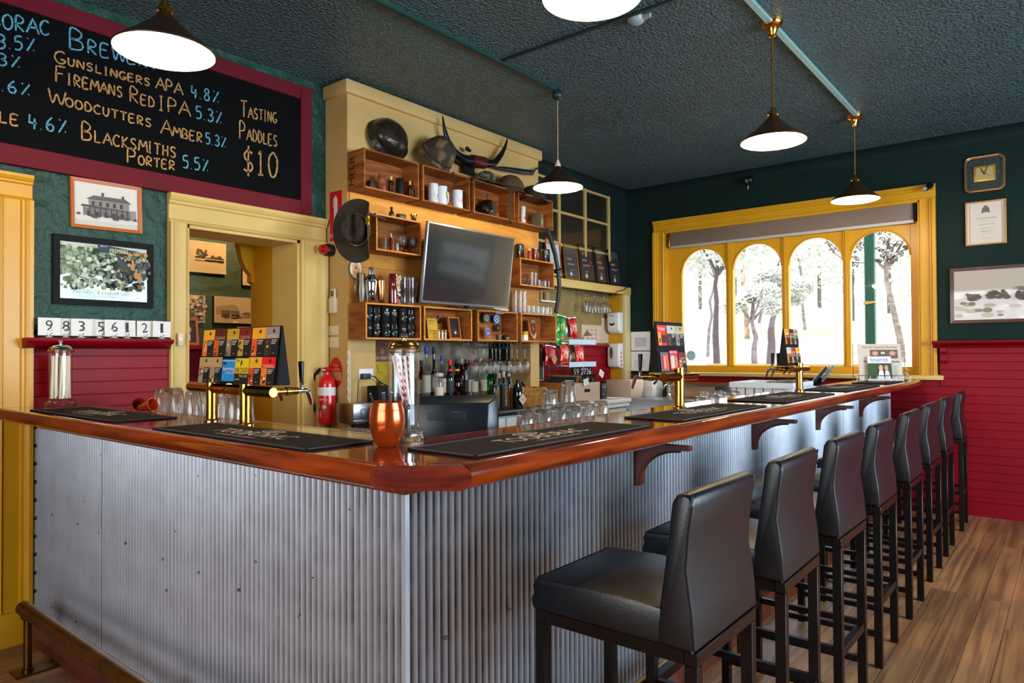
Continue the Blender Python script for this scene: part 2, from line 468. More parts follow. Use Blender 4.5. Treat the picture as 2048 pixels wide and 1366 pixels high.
# red boarding: left wall, between the two doors
t = struct('trim_3', MB().box((1.17, 4.035, 0), (1.85, 4.05, 1.465)), M_RED)
for k in range(10):
    z = 1.465 - .0672 * (k + 1)
    MB().box((0, -.012, .0015), (.675, 0, .0657)).build('board', M_RED, t, bevel=.002, seg=1, loc=(1.172, 4.036, z))
mb = MB().prism([(3.925, 1.478), (3.932, 1.468), (3.96, 1.455), (3.99, 1.44), (4.05, 1.435), (4.05, 1.49), (3.935, 1.49), (3.925, 1.486)], 'x', 1.125, 1.825)
MB_ = mb.build('ledge', M_RED, t, bevel=.003)
# red boarding on the window wall
t = struct('trim_4', MB().box((7.098, RY0, 0), (7.11, 4.05, 1.15)).box((7.098, RY0, 1.15), (7.11, .93, 1.46)), M_RED)
for k in range(18):
    z = .158 + .072 * k
    hi = z + .072 > 1.16
    MB().box((-.012, 0, .0015), (0, (.925 if hi else 4.045) + 1.4, .0705)).build('board', M_RED, t, bevel=.002, seg=1, loc=(7.099, -1.4, z))
struct('baseboard_back', MB().prism([(7.07, 0), (7.11, 0), (7.11, .158), (7.09, .158), (7.084, .145), (7.084, .125), (7.07, .118)], 'y', RY0, 4.0), M_RED)
sh = struct('trim_5', MB().prism([(6.99, 1.475), (7.01, 1.458), (7.05, 1.452), (7.06, 1.43), (7.11, 1.43), (7.11, 1.492), (7.0, 1.492), (6.99, 1.486)], 'y', RY0, .975), M_RED, bevel=.003)
MB().prism([(7.03, 1.43), (7.03, 1.40), (7.06, 1.37), (7.062, 1.32), (7.075, 1.30), (7.098, 1.29), (7.098, 1.43)], 'y', .87, .92).build('bracket', M_RED, sh)

# baseboard by the left door, white painted brick beside the bar end
t = struct('trim_6', MB().box((1.17, 4.03, 0), (1.2, 4.05, 1.09)), M_CREAM)
for k in range(11):
    MB().box((0, -.02, .004), (.035, 0, .078)).build('brick', mat('white_painted_brick', '#cfc9bb', .6, bump=(60, .6, .004)), t, bevel=.003, seg=1, loc=(1.167, 4.03, .06 + .09 * k))


def jamb_set(name, x0, x1, zt, wl, wr, wt, m, deep=.3, stops=True):
    """a door frame: moulded architrave on the room face and a lining through the wall"""
    fr = struct(name, MB().box((x0 - .005, WL, 0), (x0 + .02, WL + deep, zt)).box((x1 - .02, WL, 0), (x1 + .005, WL + deep, zt)).box((x0, WL, zt - .02), (x1, WL + deep, zt + .005)), m)
    for nm, side in (('left', 0), ('right', 1)):
        w = wr if side else wl; xa, sgn = (x1, 1) if side else (x0, -1)
        prof = [(xa, WL), (xa, WL - .022), (xa + sgn * w * .08, WL - .03), (xa + sgn * w * .12, WL - .022), (xa + sgn * w * .62, WL - .022), (xa + sgn * w * .66, WL - .034),
                (xa + sgn * w * .74, WL - .034), (xa + sgn * w * .78, WL - .042), (xa + sgn * w * .88, WL - .05), (xa + sgn * w, WL - .05), (xa + sgn * w, WL)]
        MB().prism(prof, 'z', .0 if not stops else .16, zt + wt * .0).build('architrave', m, fr)
        if stops: MB().box((min(xa, xa + sgn * w) - .004, WL - .056, 0), (max(xa, xa + sgn * w) + .004, WL, .16)).build('plinth_block', m, fr, bevel=.003)
    w = wt
    prof = [(WL, zt), (WL - .022, zt), (WL - .03, zt + w * .08), (WL - .022, zt + w * .12), (WL - .022, zt + w * .62), (WL - .034, zt + w * .66), (WL - .034, zt + w * .74),
            (WL - .042, zt + w * .78), (WL - .05, zt + w * .88), (WL - .05, zt + w), (WL, zt + w)]
    MB().prism(prof, 'x', x0 - wl, x1 + wr).build('architrave', m, fr)
    return fr


jamb_set('door_1', .13, 1.035, 2.17, .13, .135, .125, M_YEL)
df = jamb_set('door_2', 1.95, 2.72, 2.17, .11, .195, .165, M_CREAM)  # same paint as door_1, the different light painted in as cream
MB().box((1.95, WL + .02, 0), (1.955, WL + .6, 2.17)).box((2.725, WL + .02, 0), (2.745, WL + .62, 2.2)).build('reveal', M_YEL, df)
dl = box('door_leaf', (.15, WL + .12, 0), (1.03, WL + .16, 2.16), mat('brown_door_varnish', '#8a4a12', .3, wood=((20, 4, 3), '#5e2f0a')), bpy.data.objects['door_1'])
# the room behind the doorway
t = struct('wall_next_room', MB().box((1.0, 5.4, 0), (5.0, 5.5, CZ)), mat('next_room_plaster', '#4a5540', .5, n=(4, '#39432f', .3), bump=(18, .7, .02)))
struct('wall_next_room_side', MB().box((4.2, 4.36, 0), (4.3, 5.4, CZ)).box((.9, 4.36, 0), (1.0, 5.4, CZ)), M_WALL)
t = struct('trim_7', MB().box((1.0, 5.385, 0), (4.2, 5.4, 1.44)), M_RED)
for k in range(9):
    MB().box((0, -.012, .002), (2.2, 0, .098)).build('board', M_RED, t, bevel=.002, seg=1, loc=(1.9, 5.385, 1.44 - .1 * (k + 1)))
MB().box((1.0, 5.27, 1.44), (4.2, 5.4, 1.475)).build('ledge', M_RED, t, bevel=.006)
# corbel beyond the door
t = struct('trim_8', MB().prism([(2.745, 2.2), (2.60, 2.2), (2.615, 2.15), (2.63, 2.08), (2.66, 2.02), (2.70, 1.98), (2.70, 1.93), (2.745, 1.9)], 'y', 4.62, 4.68), M_YEL)

# chimney breast: left pier, right pier, the mass above the recess, crown moulding
mb = MB().box((2.93, 3.81, 0), (3.17, WL, 3.17)).box((4.95, 3.81, 0), (5.08, WL, 3.17)).box((3.17, 3.81, 1.5), (4.95, WL, 3.17))
ch = struct('wall_chimney', mb, M_CHIM)
MB().prism([(2.90, 3.78), (5.11, 3.78), (5.11, 4.049), (2.90, 4.049)], 'z', 3.168, 3.262).build('crown_moulding', M_CHIM, ch, bevel=.012)
t = thing('pine_backboard', 'knotty pine boards lining the chimney behind the television and crates', 'panelling', (2.94, 3.81, 1.5))
for k, (z0, z1) in enumerate(((0, .24), (.242, .5), (.502, .76), (.762, .999))):
    MB().box((0, -.016, z0), (2.11, -.001, z1)).build('board', M_PINE, t)

# window frame: architrave, lining, arched sash with mullions, four panes, sill
wf = struct('window_1', MB().box((7.085, .93, 1.19), (7.37, 1.075, 1.195)), M_YEL)
mb = MB()
for (a0, a1) in ((0, 1),):
    pass


def arch_prof(w):
    return [(0, 0), (-.02, 0), (-.028, w * .06), (-.028, w * .1), (-.02, w * .14), (-.02, w * .58), (-.034, w * .63), (-.034, w * .74), (-.044, w * .79), (-.044, w), (0, w)]


w = .13
MB().prism([(7.11 + a, 1.075 - b) for a, b in arch_prof(w)], 'z', 1.18, 2.75).build('architrave', M_YEL, wf)
MB().prism([(7.11 + a, 3.565 + b) for a, b in arch_prof(w)], 'z', 1.18, 2.75).build('architrave', M_YEL, wf)
MB().prism([(7.11 + a, 2.75 + b) for a, b in arch_prof(w)], 'y', .945, 3.695).build('architrave', M_YEL, wf)
MB().box((7.09, 1.06, 1.19), (7.37, 1.085, 2.77)).box((7.09, 3.555, 1.19), (7.37, 3.58, 2.77)).box((7.09, 1.06, 2.735), (7.37, 3.58, 2.76)).build('reveal', M_YEL, wf)
MB().box((7.02, .90, 1.15), (7.37, 3.73, 1.19)).build('sill', M_CREAM, wf, bevel=.008)
BAYS = [(1.158, 1.663), (1.729, 2.235), (2.304, 2.81), (2.885, 3.395)]
mb = MB()
mb.box((7.18, 1.075, 1.19), (7.23, 3.565, 1.262))
mb.box((7.18, 1.075, 1.262), (7.23, 1.158, 2.75)).box((7.18, 3.395, 1.262), (7.23, 3.565, 2.75))
mb.build('sash', M_YEL, wf, bevel=.003, seg=1)
for k in range(3):
    a, b = BAYS[k][1], BAYS[k + 1][0]
    MB().box((7.165, a, 1.262), (7.24, b, 2.75)).box((7.155, a + .022, 1.262), (7.165, b - .022, 2.6)).build('mullion', M_YEL, wf, bevel=.004, seg=1)
for a, b in BAYS:
    c, r = (a + b) / 2, (b - a) / 2; n = 20; zt = 2.75; zs = 2.28
    mb = MB(); k = 0
    for i in range(n + 1):
        th = PI - PI * i / n; yy = c + r * math.cos(th); zz = zs + r * math.sin(th)
        for x in (7.18, 7.22): mb.v += [Vector((x, yy, zz)), Vector((x, yy, zt))]
    for i in range(n):
        q = 4 * i
        mb.face([q, q + 1, q + 5, q + 4]); mb.face([q + 3, q + 2, q + 6, q + 7]); mb.face([q, q + 4, q + 6, q + 2]); mb.face([q + 1, q + 3, q + 7, q + 5])
    mb.build('arched_head', M_YEL, wf)
    MB().tube([(7.178, c + (r - .002) * math.cos(PI * i / 20), zs + (r - .002) * math.sin(PI * i / 20)) for i in range(21)], .008, 8).build('arch_bead', M_YEL, wf)
    MB().box((7.198, a - .01, 1.255), (7.202, b + .01, 2.56)).build('pane', M_THIN, wf)
tag(art('sticker', [('e', 0, 0, .055, .055, '#a8cfd8'), ('e', 0, 0, .045, .045, '#8fc0cc'), ('t', 'eftpos', -.035, -.01, .035, .012, '#e6f1f3')], None), 'round pale blue sticker on the lower left of the arched window', 'sticker')
st = bpy.data.objects['sticker']; p = W(1382, 711, 'x', 7.196); st.location = p; st.rotation_euler = (0, 0, -PI / 2)

# roller blind
t = thing('roller_blind', 'grey fabric roller blind drawn up across the top of the arched window', 'blind', (7.15, 2.31, 2.56))
MB().prism([(-.035, .03), (-.04, .1), (-.04, .17), (-.028, .2), (.02, .205), (.035, .17), (.035, .1), (.03, .03)], 'y', -1.19, 1.19).build('fabric', mat('grey_blind_fabric', '#857060', .8, n=(3, '#776355', .3)), t, bevel=.008)
MB().box((-.042, -1.19, 0), (-.012, 1.19, .03)).build('bottom_rail', mat('blind_rail_grey', '#b7b1aa', .5), t, bevel=.006)
for s in (-1, 1): MB().box((-.05, s * 1.20 - .012, .02), (.03, s * 1.20 + .012, .21)).build('bracket', M_BLKM if s < 0 else M_BRASS, t, bevel=.003)

# beam, post and lattice at the alcove
t = thing('shelf_beam', 'cream painted timber beam and post around the alcove, carrying the awards', 'shelf', (5.1, 3.99, 2.07))
MB().box((0, 0, 0), (2.0, .06, .085)).build('beam', M_CREAM, t, bevel=.004)
MB().box((1.88, .01, -1.12), (2.0, .06, 0)).build('post', mat('post_cream', '#d6c48e', .4), t, bevel=.004)
MB().box((1.865, .062, -1.12), (1.882, .23, .0)).build('jamb_lining', M_YEL, t)
t = struct('window_2', MB().box((5.1, 4.046, 2.30), (6.68, 4.05, 3.11)), mat('dark_backing', '#15170f', .5))
zz = [2.20, 2.50, 2.83, 3.135]
xs = [4.95, 5.33, 5.71, 6.19 - .03, 6.68 - .0]
xs = [5.10, 5.30, 5.72, 6.20, 6.68]
for x in xs: MB().box((x - .02, 4.02, 2.18), (x + .02, 4.045, 3.15)).build('muntin', mat('lattice_cream', '#b99a5c', .45), t, bevel=.003, seg=1)
for z in zz: MB().box((5.1, 4.024, z - .013), (6.70, 4.044, z + .013)).build('muntin', mat('lattice_cream', '#b99a5c', .45), t, bevel=.003, seg=1)
for i in range(4):
    for j in range(3):
        MB().box((xs[i] + .02, 4.036, zz[j] + .013), (xs[i + 1] - .02, 4.04, zz[j + 1] - .013)).build('pane', M_THIN, t)
# red ledge and boards in the alcove
t = struct('trim_9', MB().box((5.1, 4.2, .93), (6.98, 4.22, 1.47)), M_RED)
for k in range(5): MB().box((0, -.01, .002), (1.86, 0, .1)).build('board', M_RED, t, bevel=.002, seg=1, loc=(5.11, 4.2, .96 + .102 * k))
MB().box((5.1, 4.13, 1.47), (6.97, 4.22, 1.495)).build('ledge', M_RED, t, bevel=.005)
# timber rail and steel splash under the window
struct('trim_10', MB().box((7.045, 1.15, 1.065), (7.098, 3.98, 1.085)), mat('splash_rail_timber', '#9a5a28', .3, wood=((20, 3, 20), '#6c3a18')))

# ============================================================ THE BAR
bar = thing('bar_counter', 'l-shaped bar clad in corrugated galvanised iron with timber skirt and corbels', 'bar', (1.2, 1.327, 0))


def corr(n, pitch, h, depth):
    mb = MB(); per = 6; k = 0
    N = n * per
    for i in range(N + 1):
        ph = 2 * PI * i / per; d = -depth * (0.5 + .5 * math.cos(ph)); x = i * pitch / per
        mb.v += [Vector((x, d, 0)), Vector((x, d, h))]
    for i in range(N): mb.face([2 * i, 2 * i + 2, 2 * i + 3, 2 * i + 1], True)
    return mb


PT = .0272
# long face: local x runs with world X (faces -Y)
x = 0; k_ = 0
while x < 5.89:
    n = min(31, int((5.9 - x) / PT))
    if n < 3: break
    o = corr(n, PT, .98, .013).build('corrugated_sheet', M_GALV, bar, loc=(x, -.0015 * (k_ % 2), .08)); k_ += 1; x += n * PT
# short face (faces -X): local x runs toward -Y, so place from the far end
yy = 2.72
while yy > .03:
    n = min(31, int(yy / PT))
    if n < 1: break
    o = corr(n, PT, .98, .013).build('corrugated_sheet', M_GALV, bar); o.rotation_euler = (0, 0, -PI / 2); o.location = (-.0015 * (k_ % 2), yy, .08); k_ += 1; yy -= n * PT
MB().box((.012, .012, .0), (5.89, .03, 1.09)).box((.012, .03, .0), (.03, 2.72, 1.09)).build('carcass', M_BLKM, bar)
MB().box((-.015, -.015, .06), (0.0, 0, 1.05)).build('corner_strip', mat('galvanised_strip', '#b8bcc2', .4, metal=.5), bar)
# skirt under the top and plinth at the floor
skm = mat('skirt_timber', '#7a3a16', .25, coat=.4, wood=((4, 20, 20), '#54250d'))
MB().prism([(-.024, 1.048), (.0, 1.048), (.0, 1.092), (-.034, 1.092), (-.03, 1.066)], 'x', -.024, 5.9).build('skirt', skm, bar)
MB().prism([(-.024, 1.048), (.0, 1.048), (.0, 1.092), (-.034, 1.092), (-.03, 1.066)], 'y', -.024, 2.72).build('skirt', skm, bar)
plm = mat('plinth_red_brown', '#6a2f1c', .4, n=(8, '#4a2216', .3))
MB().prism([(-.05, 0), (0, 0), (0, .1), (-.02, .1), (-.05, .05)], 'x', -.05, 5.9).build('plinth', plm, bar)
MB().prism([(-.05, 0), (0, 0), (0, .1), (-.02, .1), (-.05, .05)], 'y', -.05, 2.72).build('plinth', plm, bar)
# rivets / roofing screws seen on the short face
for (px, py) in ((275, 490), (405, 540), (517, 585), (652, 640), (850, 722), (867, 885), (1034, 793), (1240, 883), (1330, 735), (1558, 1020), (268, 973), (398, 1048), (515, 1123)):
    p = W(px / 2.597, 840 + py / 2.597, 'x', 1.189)
    MB().lathe([(0, 0), (.006, 0), (.006, .003), (.0035, .005), (0, .005)], n=6, mtx=Matrix.Rotation(-PI / 2, 4, 'Y')).build('roofing_screw', M_STEEL, bar, loc=(p.x - 1.2, p.y - 1.327, p.z))
for (px, py) in ((891, 1275), (1015, 1220), (1470, 1010)):
    p = W(px, py, 'y', 1.316)
    MB().lathe([(0, 0), (.006, 0), (.006, .003), (.0035, .005), (0, .005)], n=6, mtx=Matrix.Rotation(PI / 2, 4, 'X')).build('roofing_screw', M_STEEL, bar, loc=(p.x - 1.2, p.y - 1.327, p.z))
# corbels
prof = [(0, 0), (-.235, 0), (-.235, -.018), (-.20, -.02)]
for k in range(9):
    a = PI / 2 * k / 8; prof.append((-.20 + .165 * math.sin(a), -.02 - .125 * (1 - math.cos(a)) - 0.0))
prof += [(-.035, -.165), (0, -.165)]
for xx in (2.355, 3.59, 4.733, 5.882):
    c = MB().prism([(p[0], 1.06 + p[1]) for p in prof], 'x', 0, .034).build('corbel', mat('corbel_jarrah', '#73331a', .3, coat=.3, wood=((10, 6, 18), '#4d1f10')), bar, bevel=.003, seg=1, loc=(xx - 1.2, 0, 0))
    MB().tube([(.017, p[0] + .006, 1.06 + p[1] - .003) for p in prof[4:13]], .006, 6).build('bead', M_BARD, c)

# bar top: laid boards, nosing with the clipped corner
top = thing('countertop', 'glossy varnished red-brown timber bar top with a rounded nosing', 'bar top', (1.2, 1.327, 1.093))
def TB(name, poly, m, par=None, z0=.0, z1=.057, bevel=.0):
    return MB().prism([(p[0] - 1.2, p[1] - 1.327) for p in poly], 'z', z0, z1).build(name, m, par or top, bevel=bevel)
ya = [1.085, 1.19, 1.29, 1.39, 1.492]
for i in range(4):
    TB('board', [(1.02 + .4 * 0 + (ya[i] - 1.085) * 1.0 + .0, ya[i] + .0006), (7.09, ya[i] + .0006), (7.09, ya[i + 1]), (1.02 + (ya[i + 1] - 1.085), ya[i + 1])] if i else [(1.165, 1.0856), (7.09, 1.0856), (7.09, 1.19), (1.125, 1.19), (1.118, 1.14)], M_BAR)
xa = [1.045, 1.14, 1.235, 1.33, 1.40]
for i in range(4):
    lo = 1.24 if i == 0 else 1.085 + (xa[i] - 1.02)
    TB('board', [(xa[i] + .0006, lo), (xa[i + 1], 1.085 + (xa[i + 1] - 1.02)), (xa[i + 1], 3.998), (xa[i] + .0006, 3.998)], M_BARY)
TB('board', [(1.045, 1.24), (1.118, 1.14), (1.165, 1.0856), (1.3, 1.09), (1.33, 1.39), (1.06, 1.3)], M_BAR, z1=.0563)
nose = [(0, 0), (0, .058), (-.018, .057), (-.028, .05), (-.034, .038), (-.034, .024), (-.03, .012), (-.02, .003)]
MB().prism([(1.085 - 1.327 + a * .85, b) for a, b in nose], 'x', 1.150 - 1.2, 5.89, True).build('nosing', M_BAR, top)
MB().prism([(1.045 - 1.2 + a * .85, b) for a, b in nose], 'y', 1.232 - 1.327, 2.671, True).build('nosing', M_BARY, top)
a, b = Vector((1.019, 1.236, 0)), Vector((1.147, 1.058, 0)); d = (b - a).normalized(); nn = Vector((d.y, -d.x, 0)); nn = nn if nn.dot(Vector((-1, -1, 0))) > 0 else -nn
L = (b - a).length; pts = []
hh = .057
for k in range(9):
    t_ = PI / 2 + PI * k / 8; pts.append((.022 + .028 * math.cos(t_), hh / 2 + hh / 2 * math.sin(t_)))
for k in range(9):
    t_ = -PI / 2 + PI * k / 8; pts.append((L - .022 + .028 * math.cos(t_), hh / 2 + hh / 2 * math.sin(t_)))
mb = MB()
for o_ in (.004, -.03):
    for u, v in pts:
        q = a + d * u + nn * o_; mb.v.append(Vector((q.x - 1.2, q.y - 1.327, v)))
n = len(pts); mb.face(list(range(n))); mb.face(list(range(n, 2 * n))[::-1])
for i in range(n): mb.face([i, i + n, (i + 1) % n + n, (i + 1) % n], True)
mb.build('corner_block', mat('corner_jarrah', '#7c2a17', .13, coat=1, wood=((6, 6, 22), '#4f150c')), top)
TB('inner_lip', [(1.40, 1.492), (7.09, 1.492), (7.09, 1.508), (1.416, 1.508), (1.416, 3.998), (1.40, 3.998)], M_BARY, z1=.0575)

# ============================================================ STOOLS
def make_stool():
    t = thing('bar_stool', 'x', 'bar stool', (0, 0, 0), 0, 'black leather bar stools along the bar')
    Wd = .345
    L = .032
    for x in (0, Wd):
        for y in (0, .43):
            MB().box((x, y, 0), (x + L, y + L, .68)).build('leg', M_LEG, t, bevel=.002, seg=1)
    mb = MB().box((0, 0, .68), (Wd + L, L, .714)).box((0, .43, .68), (Wd + L, .43 + L, .714)).box((0, L, .68), (L, .43, .714)).box((Wd, L, .68), (Wd + L, .43, .714))
    mb.build('seat_frame', M_LEG, t, bevel=.002, seg=1)
    for x in (.006, Wd + .006):
        for z in (.145, .295):
            MB().box((x, L, z - .012), (x + .02, .43, z + .012)).build('stretcher', M_LEG, t)
    MB().box((L, .004, .268), (Wd, .026, .302)).build('stretcher', M_LEG, t)
    MB().box((L, .434, .268), (Wd, .458, .302)).build('footrest', M_LEG, t)
    s = MB().prism([(.075, .715), (.465, .715), (.472, .74), (.462, .76), (.468, .775), (.458, .797), (.30, .804), (.075, .80)], 'x', -.008, Wd + L + .008).build('seat', M_LEATH, t, bevel=.012, seg=2)
    MB().tube([(-.002, .085, .797), (-.002, .452, .793), (.012, .46, .793), (Wd + .02, .46, .793), (Wd + .034, .452, .793), (Wd + .034, .085, .797)], .0035, 6).build('seam', M_BLKM, s)
    pr = [(.0, .715), (.006, .80), (.02, .90), (.012, .985), (.002, 1.045), (.006, 1.068), (.022, 1.078), (.045, 1.072), (.056, 1.05), (.066, .97), (.080, .87), (.09, .80), (.098, .715)]
    b = MB().prism(pr, 'x', -.010, Wd + L + .010).build('backrest', M_LEATH, t, bevel=.010, seg=3)
    for x in (-.006, Wd + L + .006):
        MB().tube([(x, p[0] + (.008 if i < 5 else -.002), p[1]) for i, p in enumerate(pr[:6])], .0032, 6).build('seam', mat('blue_black_thread', '#1f3550', .5), b)
    MB().tube([(.0, .0155, 1.066), (Wd + L, .0155, 1.066)], .003, 6).build('seam', M_BLKM, b)
    return t


sx = [1.495, 2.115, 2.745, 3.41, 4.13, 4.875, 5.545, 6.395]
lab = ['nearest black leather bar stool, at the clipped corner end of the bar', 'second black leather bar stool from the bar corner, its seat half hidden', 'third black leather bar stool from the bar corner',
       'fourth black leather bar stool from the bar corner, rung showing between legs', 'fifth black leather bar stool from the bar corner', 'third black leather bar stool from the red boarded wall',
       'second black leather bar stool from the red boarded wall', 'farthest black leather bar stool, last before the red boarded wall']
stool = make_stool()
for i, x in enumerate(sx):
    rz = (0, .015, -.01, .005, 0, -.01, .012, .03)[i]
    if i == 0: stool.location = (x, .678, 0); stool['label'] = lab[0]; s = stool
    else: s = dup(stool, (x, .678 + (.012 if i > 4 else 0), 0), rz, lab[i])

# foot rails
t = thing('foot_rail', 'brass foot rail on posts along the stool side of the bar', 'foot rail', (1.5, 1.205, 0))
MB().tube([(-.35, 0, .225), (5.2, 0, .225)], .024, 14).build('rail', M_BRASS, t)
for x in (.55, 1.62, 3.05, 4.5):
    p = MB().tube([(x, 0, .006), (x, 0, .21)], .014, 10).build('post', M_ABRASS, t)
    MB().box((x - .03, -.10, 0), (x + .03, .10, .006)).build('base_plate', M_ABRASS, p)
t = thing('foot_rail', 'dull brass foot rail on a post in front of the short side of the bar', 'foot rail', (1.04, 3.70, 0))
MB().tube([(0, -.02, .27), (0, -2.4, .27)], .031, 16).build('rail', mat('worn_brass_rail', '#96692a', .32, metal=.8, n=(9, '#5f3d17', .3)), t)
for y in (-.08, -1.3):
    p = MB().tube([(0, y, .008), (0, y, .25)], .016, 12).build('post', M_ABRASS, t)
    MB().box((-.055, y - .05, 0), (.13, y + .05, .008)).build('base_plate', M_ABRASS, p)
    MB().lathe([(.022, .008), (.022, .016), (.018, .02)], (0, y, 0), 12).build('collar', M_ABRASS, p)
    MB().box((-.02, y - .03, .236), (.02, y + .03, .246)).build('saddle', M_ABRASS, p)


# ============================================================ PENDANT LAMPS
M_SHADE_IN = mat('shade_white_enamel', '#fff4e0', .4)
def lamp(x, y, zr, rod, label, cone_m, top='brass'):
    t = thing('pendant_lamp', label, 'pendant lamp', (x, y, zr), 0, 'conical pendant lamps over the bar')
    R = .178
    out = [(R, 0), (R + .002, .004), (R - .006, .012), (.11, .062), (.06, .105), (.03, .138), (.022, .150), (.018, .156)]
    inn = [(.016, .152), (.028, .132), (.055, .100), (.105, .057), (R - .008, .006), (R - .002, 0)]
    sh = MB().lathe([(a, b) for a, b in out], n=40, caps=False).build('shade', cone_m, t)
    MB().lathe([(a, b) for a, b in inn][::-1], n=40, caps=False).build('shade_lining', M_SHADE_IN, sh)
    m = mat('lit_globe', '#ffffff', .5, emis=('#fff1d8', 7.0))
    MB().ball((0, 0, .045), .066, 20, 12, (1, 1, .62)).build('bulb', m, t)
    H = CZ - zr
    if rod:
        MB().lathe([(.012, .150), (.03, .156), (.028, .168), (.018, .178), (.012, .195), (.0065, .20)], n=14).build('cup', M_BRASS, t)
        MB().tube([(0, 0, .195), (0, 0, H - .05)], .0065, 10).build('rod', M_BRASS, t)
        MB().lathe([(.008, H - .085), (.02, H - .08), (.024, H - .06), (.03, H - .05), (.032, H - .035), (.05, H - .025), (.058, H - .012), (.06, H)], n=24).build('ceiling_rose', M_BRASS, t)
    else:
        MB().lathe([(.022, .150), (.02, .165), (.012, .185), (.006, .20)], n=14).build('cup', mat('ivory_cup', '#d8c4a0', .4), t)
        MB().tube([(0, 0, .19), (0, 0, H - .05)], .004, 8).build('cord', mat('cord_tan', '#a8885c', .5), t)
        MB().ball((0, 0, H - .035), .042, 16, 10, (1, 1, .9)).build('ceiling_rose', mat('rose_green', '#16302c', .4), t)
    l = bpy.data.lights.new('bulb_light', 'POINT'); l.energy = 34; l.color = (1.0, .76, .46); l.shadow_soft_size = .05
    o = bpy.data.objects.new('bulb_light', l); COL.objects.link(o); o.parent = t; o.location = (0, 0, -.004)
    l2 = bpy.data.lights.new('bulb_light', 'SPOT'); l2.energy = 1.2
    bpy.data.lights.remove(l2)
    return t


M_CONE = mat('bronze_cone', '#3c2c1c', .35, metal=.6)
M_CONEB = mat('brass_cone', '#5e421c', .3, metal=.8)
lamp(1.20, 2.66, 2.545, True, 'bronze cone pendant lamp hanging in front of the chalkboard', M_CONE)
lamp(2.07, 1.31, 2.655, True, 'large near pendant lamp cut by the top of the picture', M_CONE)
lamp(4.02, 2.84, 2.575, False, 'pendant lamp on a thin cord in front of the crates and lattice window', M_CONE)
lamp(3.97, 1.315, 2.59, True, 'brass rod pendant lamp over the middle of the bar', M_CONEB)
lamp(5.96, 1.34, 2.60, True, 'far brass rod pendant lamp in front of the arched window', M_CONEB)
tag(box('ceiling_conduit', (2.2, 1.30, CZ - .022), (5.9, 1.33, CZ), mat('conduit_pale_teal', '#7fa3a0', .4)), 'pale square conduit running between the brass rod lamps on the ceiling', 'conduit')
tag(box('ceiling_conduit', (1.2, 2.81, CZ - .022), (3.97, 2.84, CZ), mat('conduit_green', '#1d3d38', .4)), 'dark green conduit running to the thin cord lamp', 'conduit')
tag(box('ceiling_conduit', (3.36, 1.33, CZ - .012), (3.38, 2.81, CZ), mat('conduit_dark', '#142623', .5)), 'dark cross conduit joining the two ceiling runs', 'conduit')
t = thing('ceiling_detector', 'small grey round detector on the ceiling beside the near lamp', 'detector', W(1272, 36, 'z', CZ))
MB().lathe([(0, -.035), (.02, -.035), (.035, -.03), (.045, -.02), (.05, 0)], n=20).build('dome', mat('grey_detector', '#8a9a9a', .4), t)
MB().box((-.012, -.09, -.02), (.012, -.03, 0)).build('arm', mat('grey_detector', '#8a9a9a', .4), t)

# unseen warm light added to brighten the next room
l = bpy.data.lights.new('next_room_light', 'POINT'); l.energy = 60; l.color = (1, .72, .40); l.shadow_soft_size = .12
o = bpy.data.objects.new('next_room_light', l); COL.objects.link(o); o.location = (2.9, 4.75, 2.75)

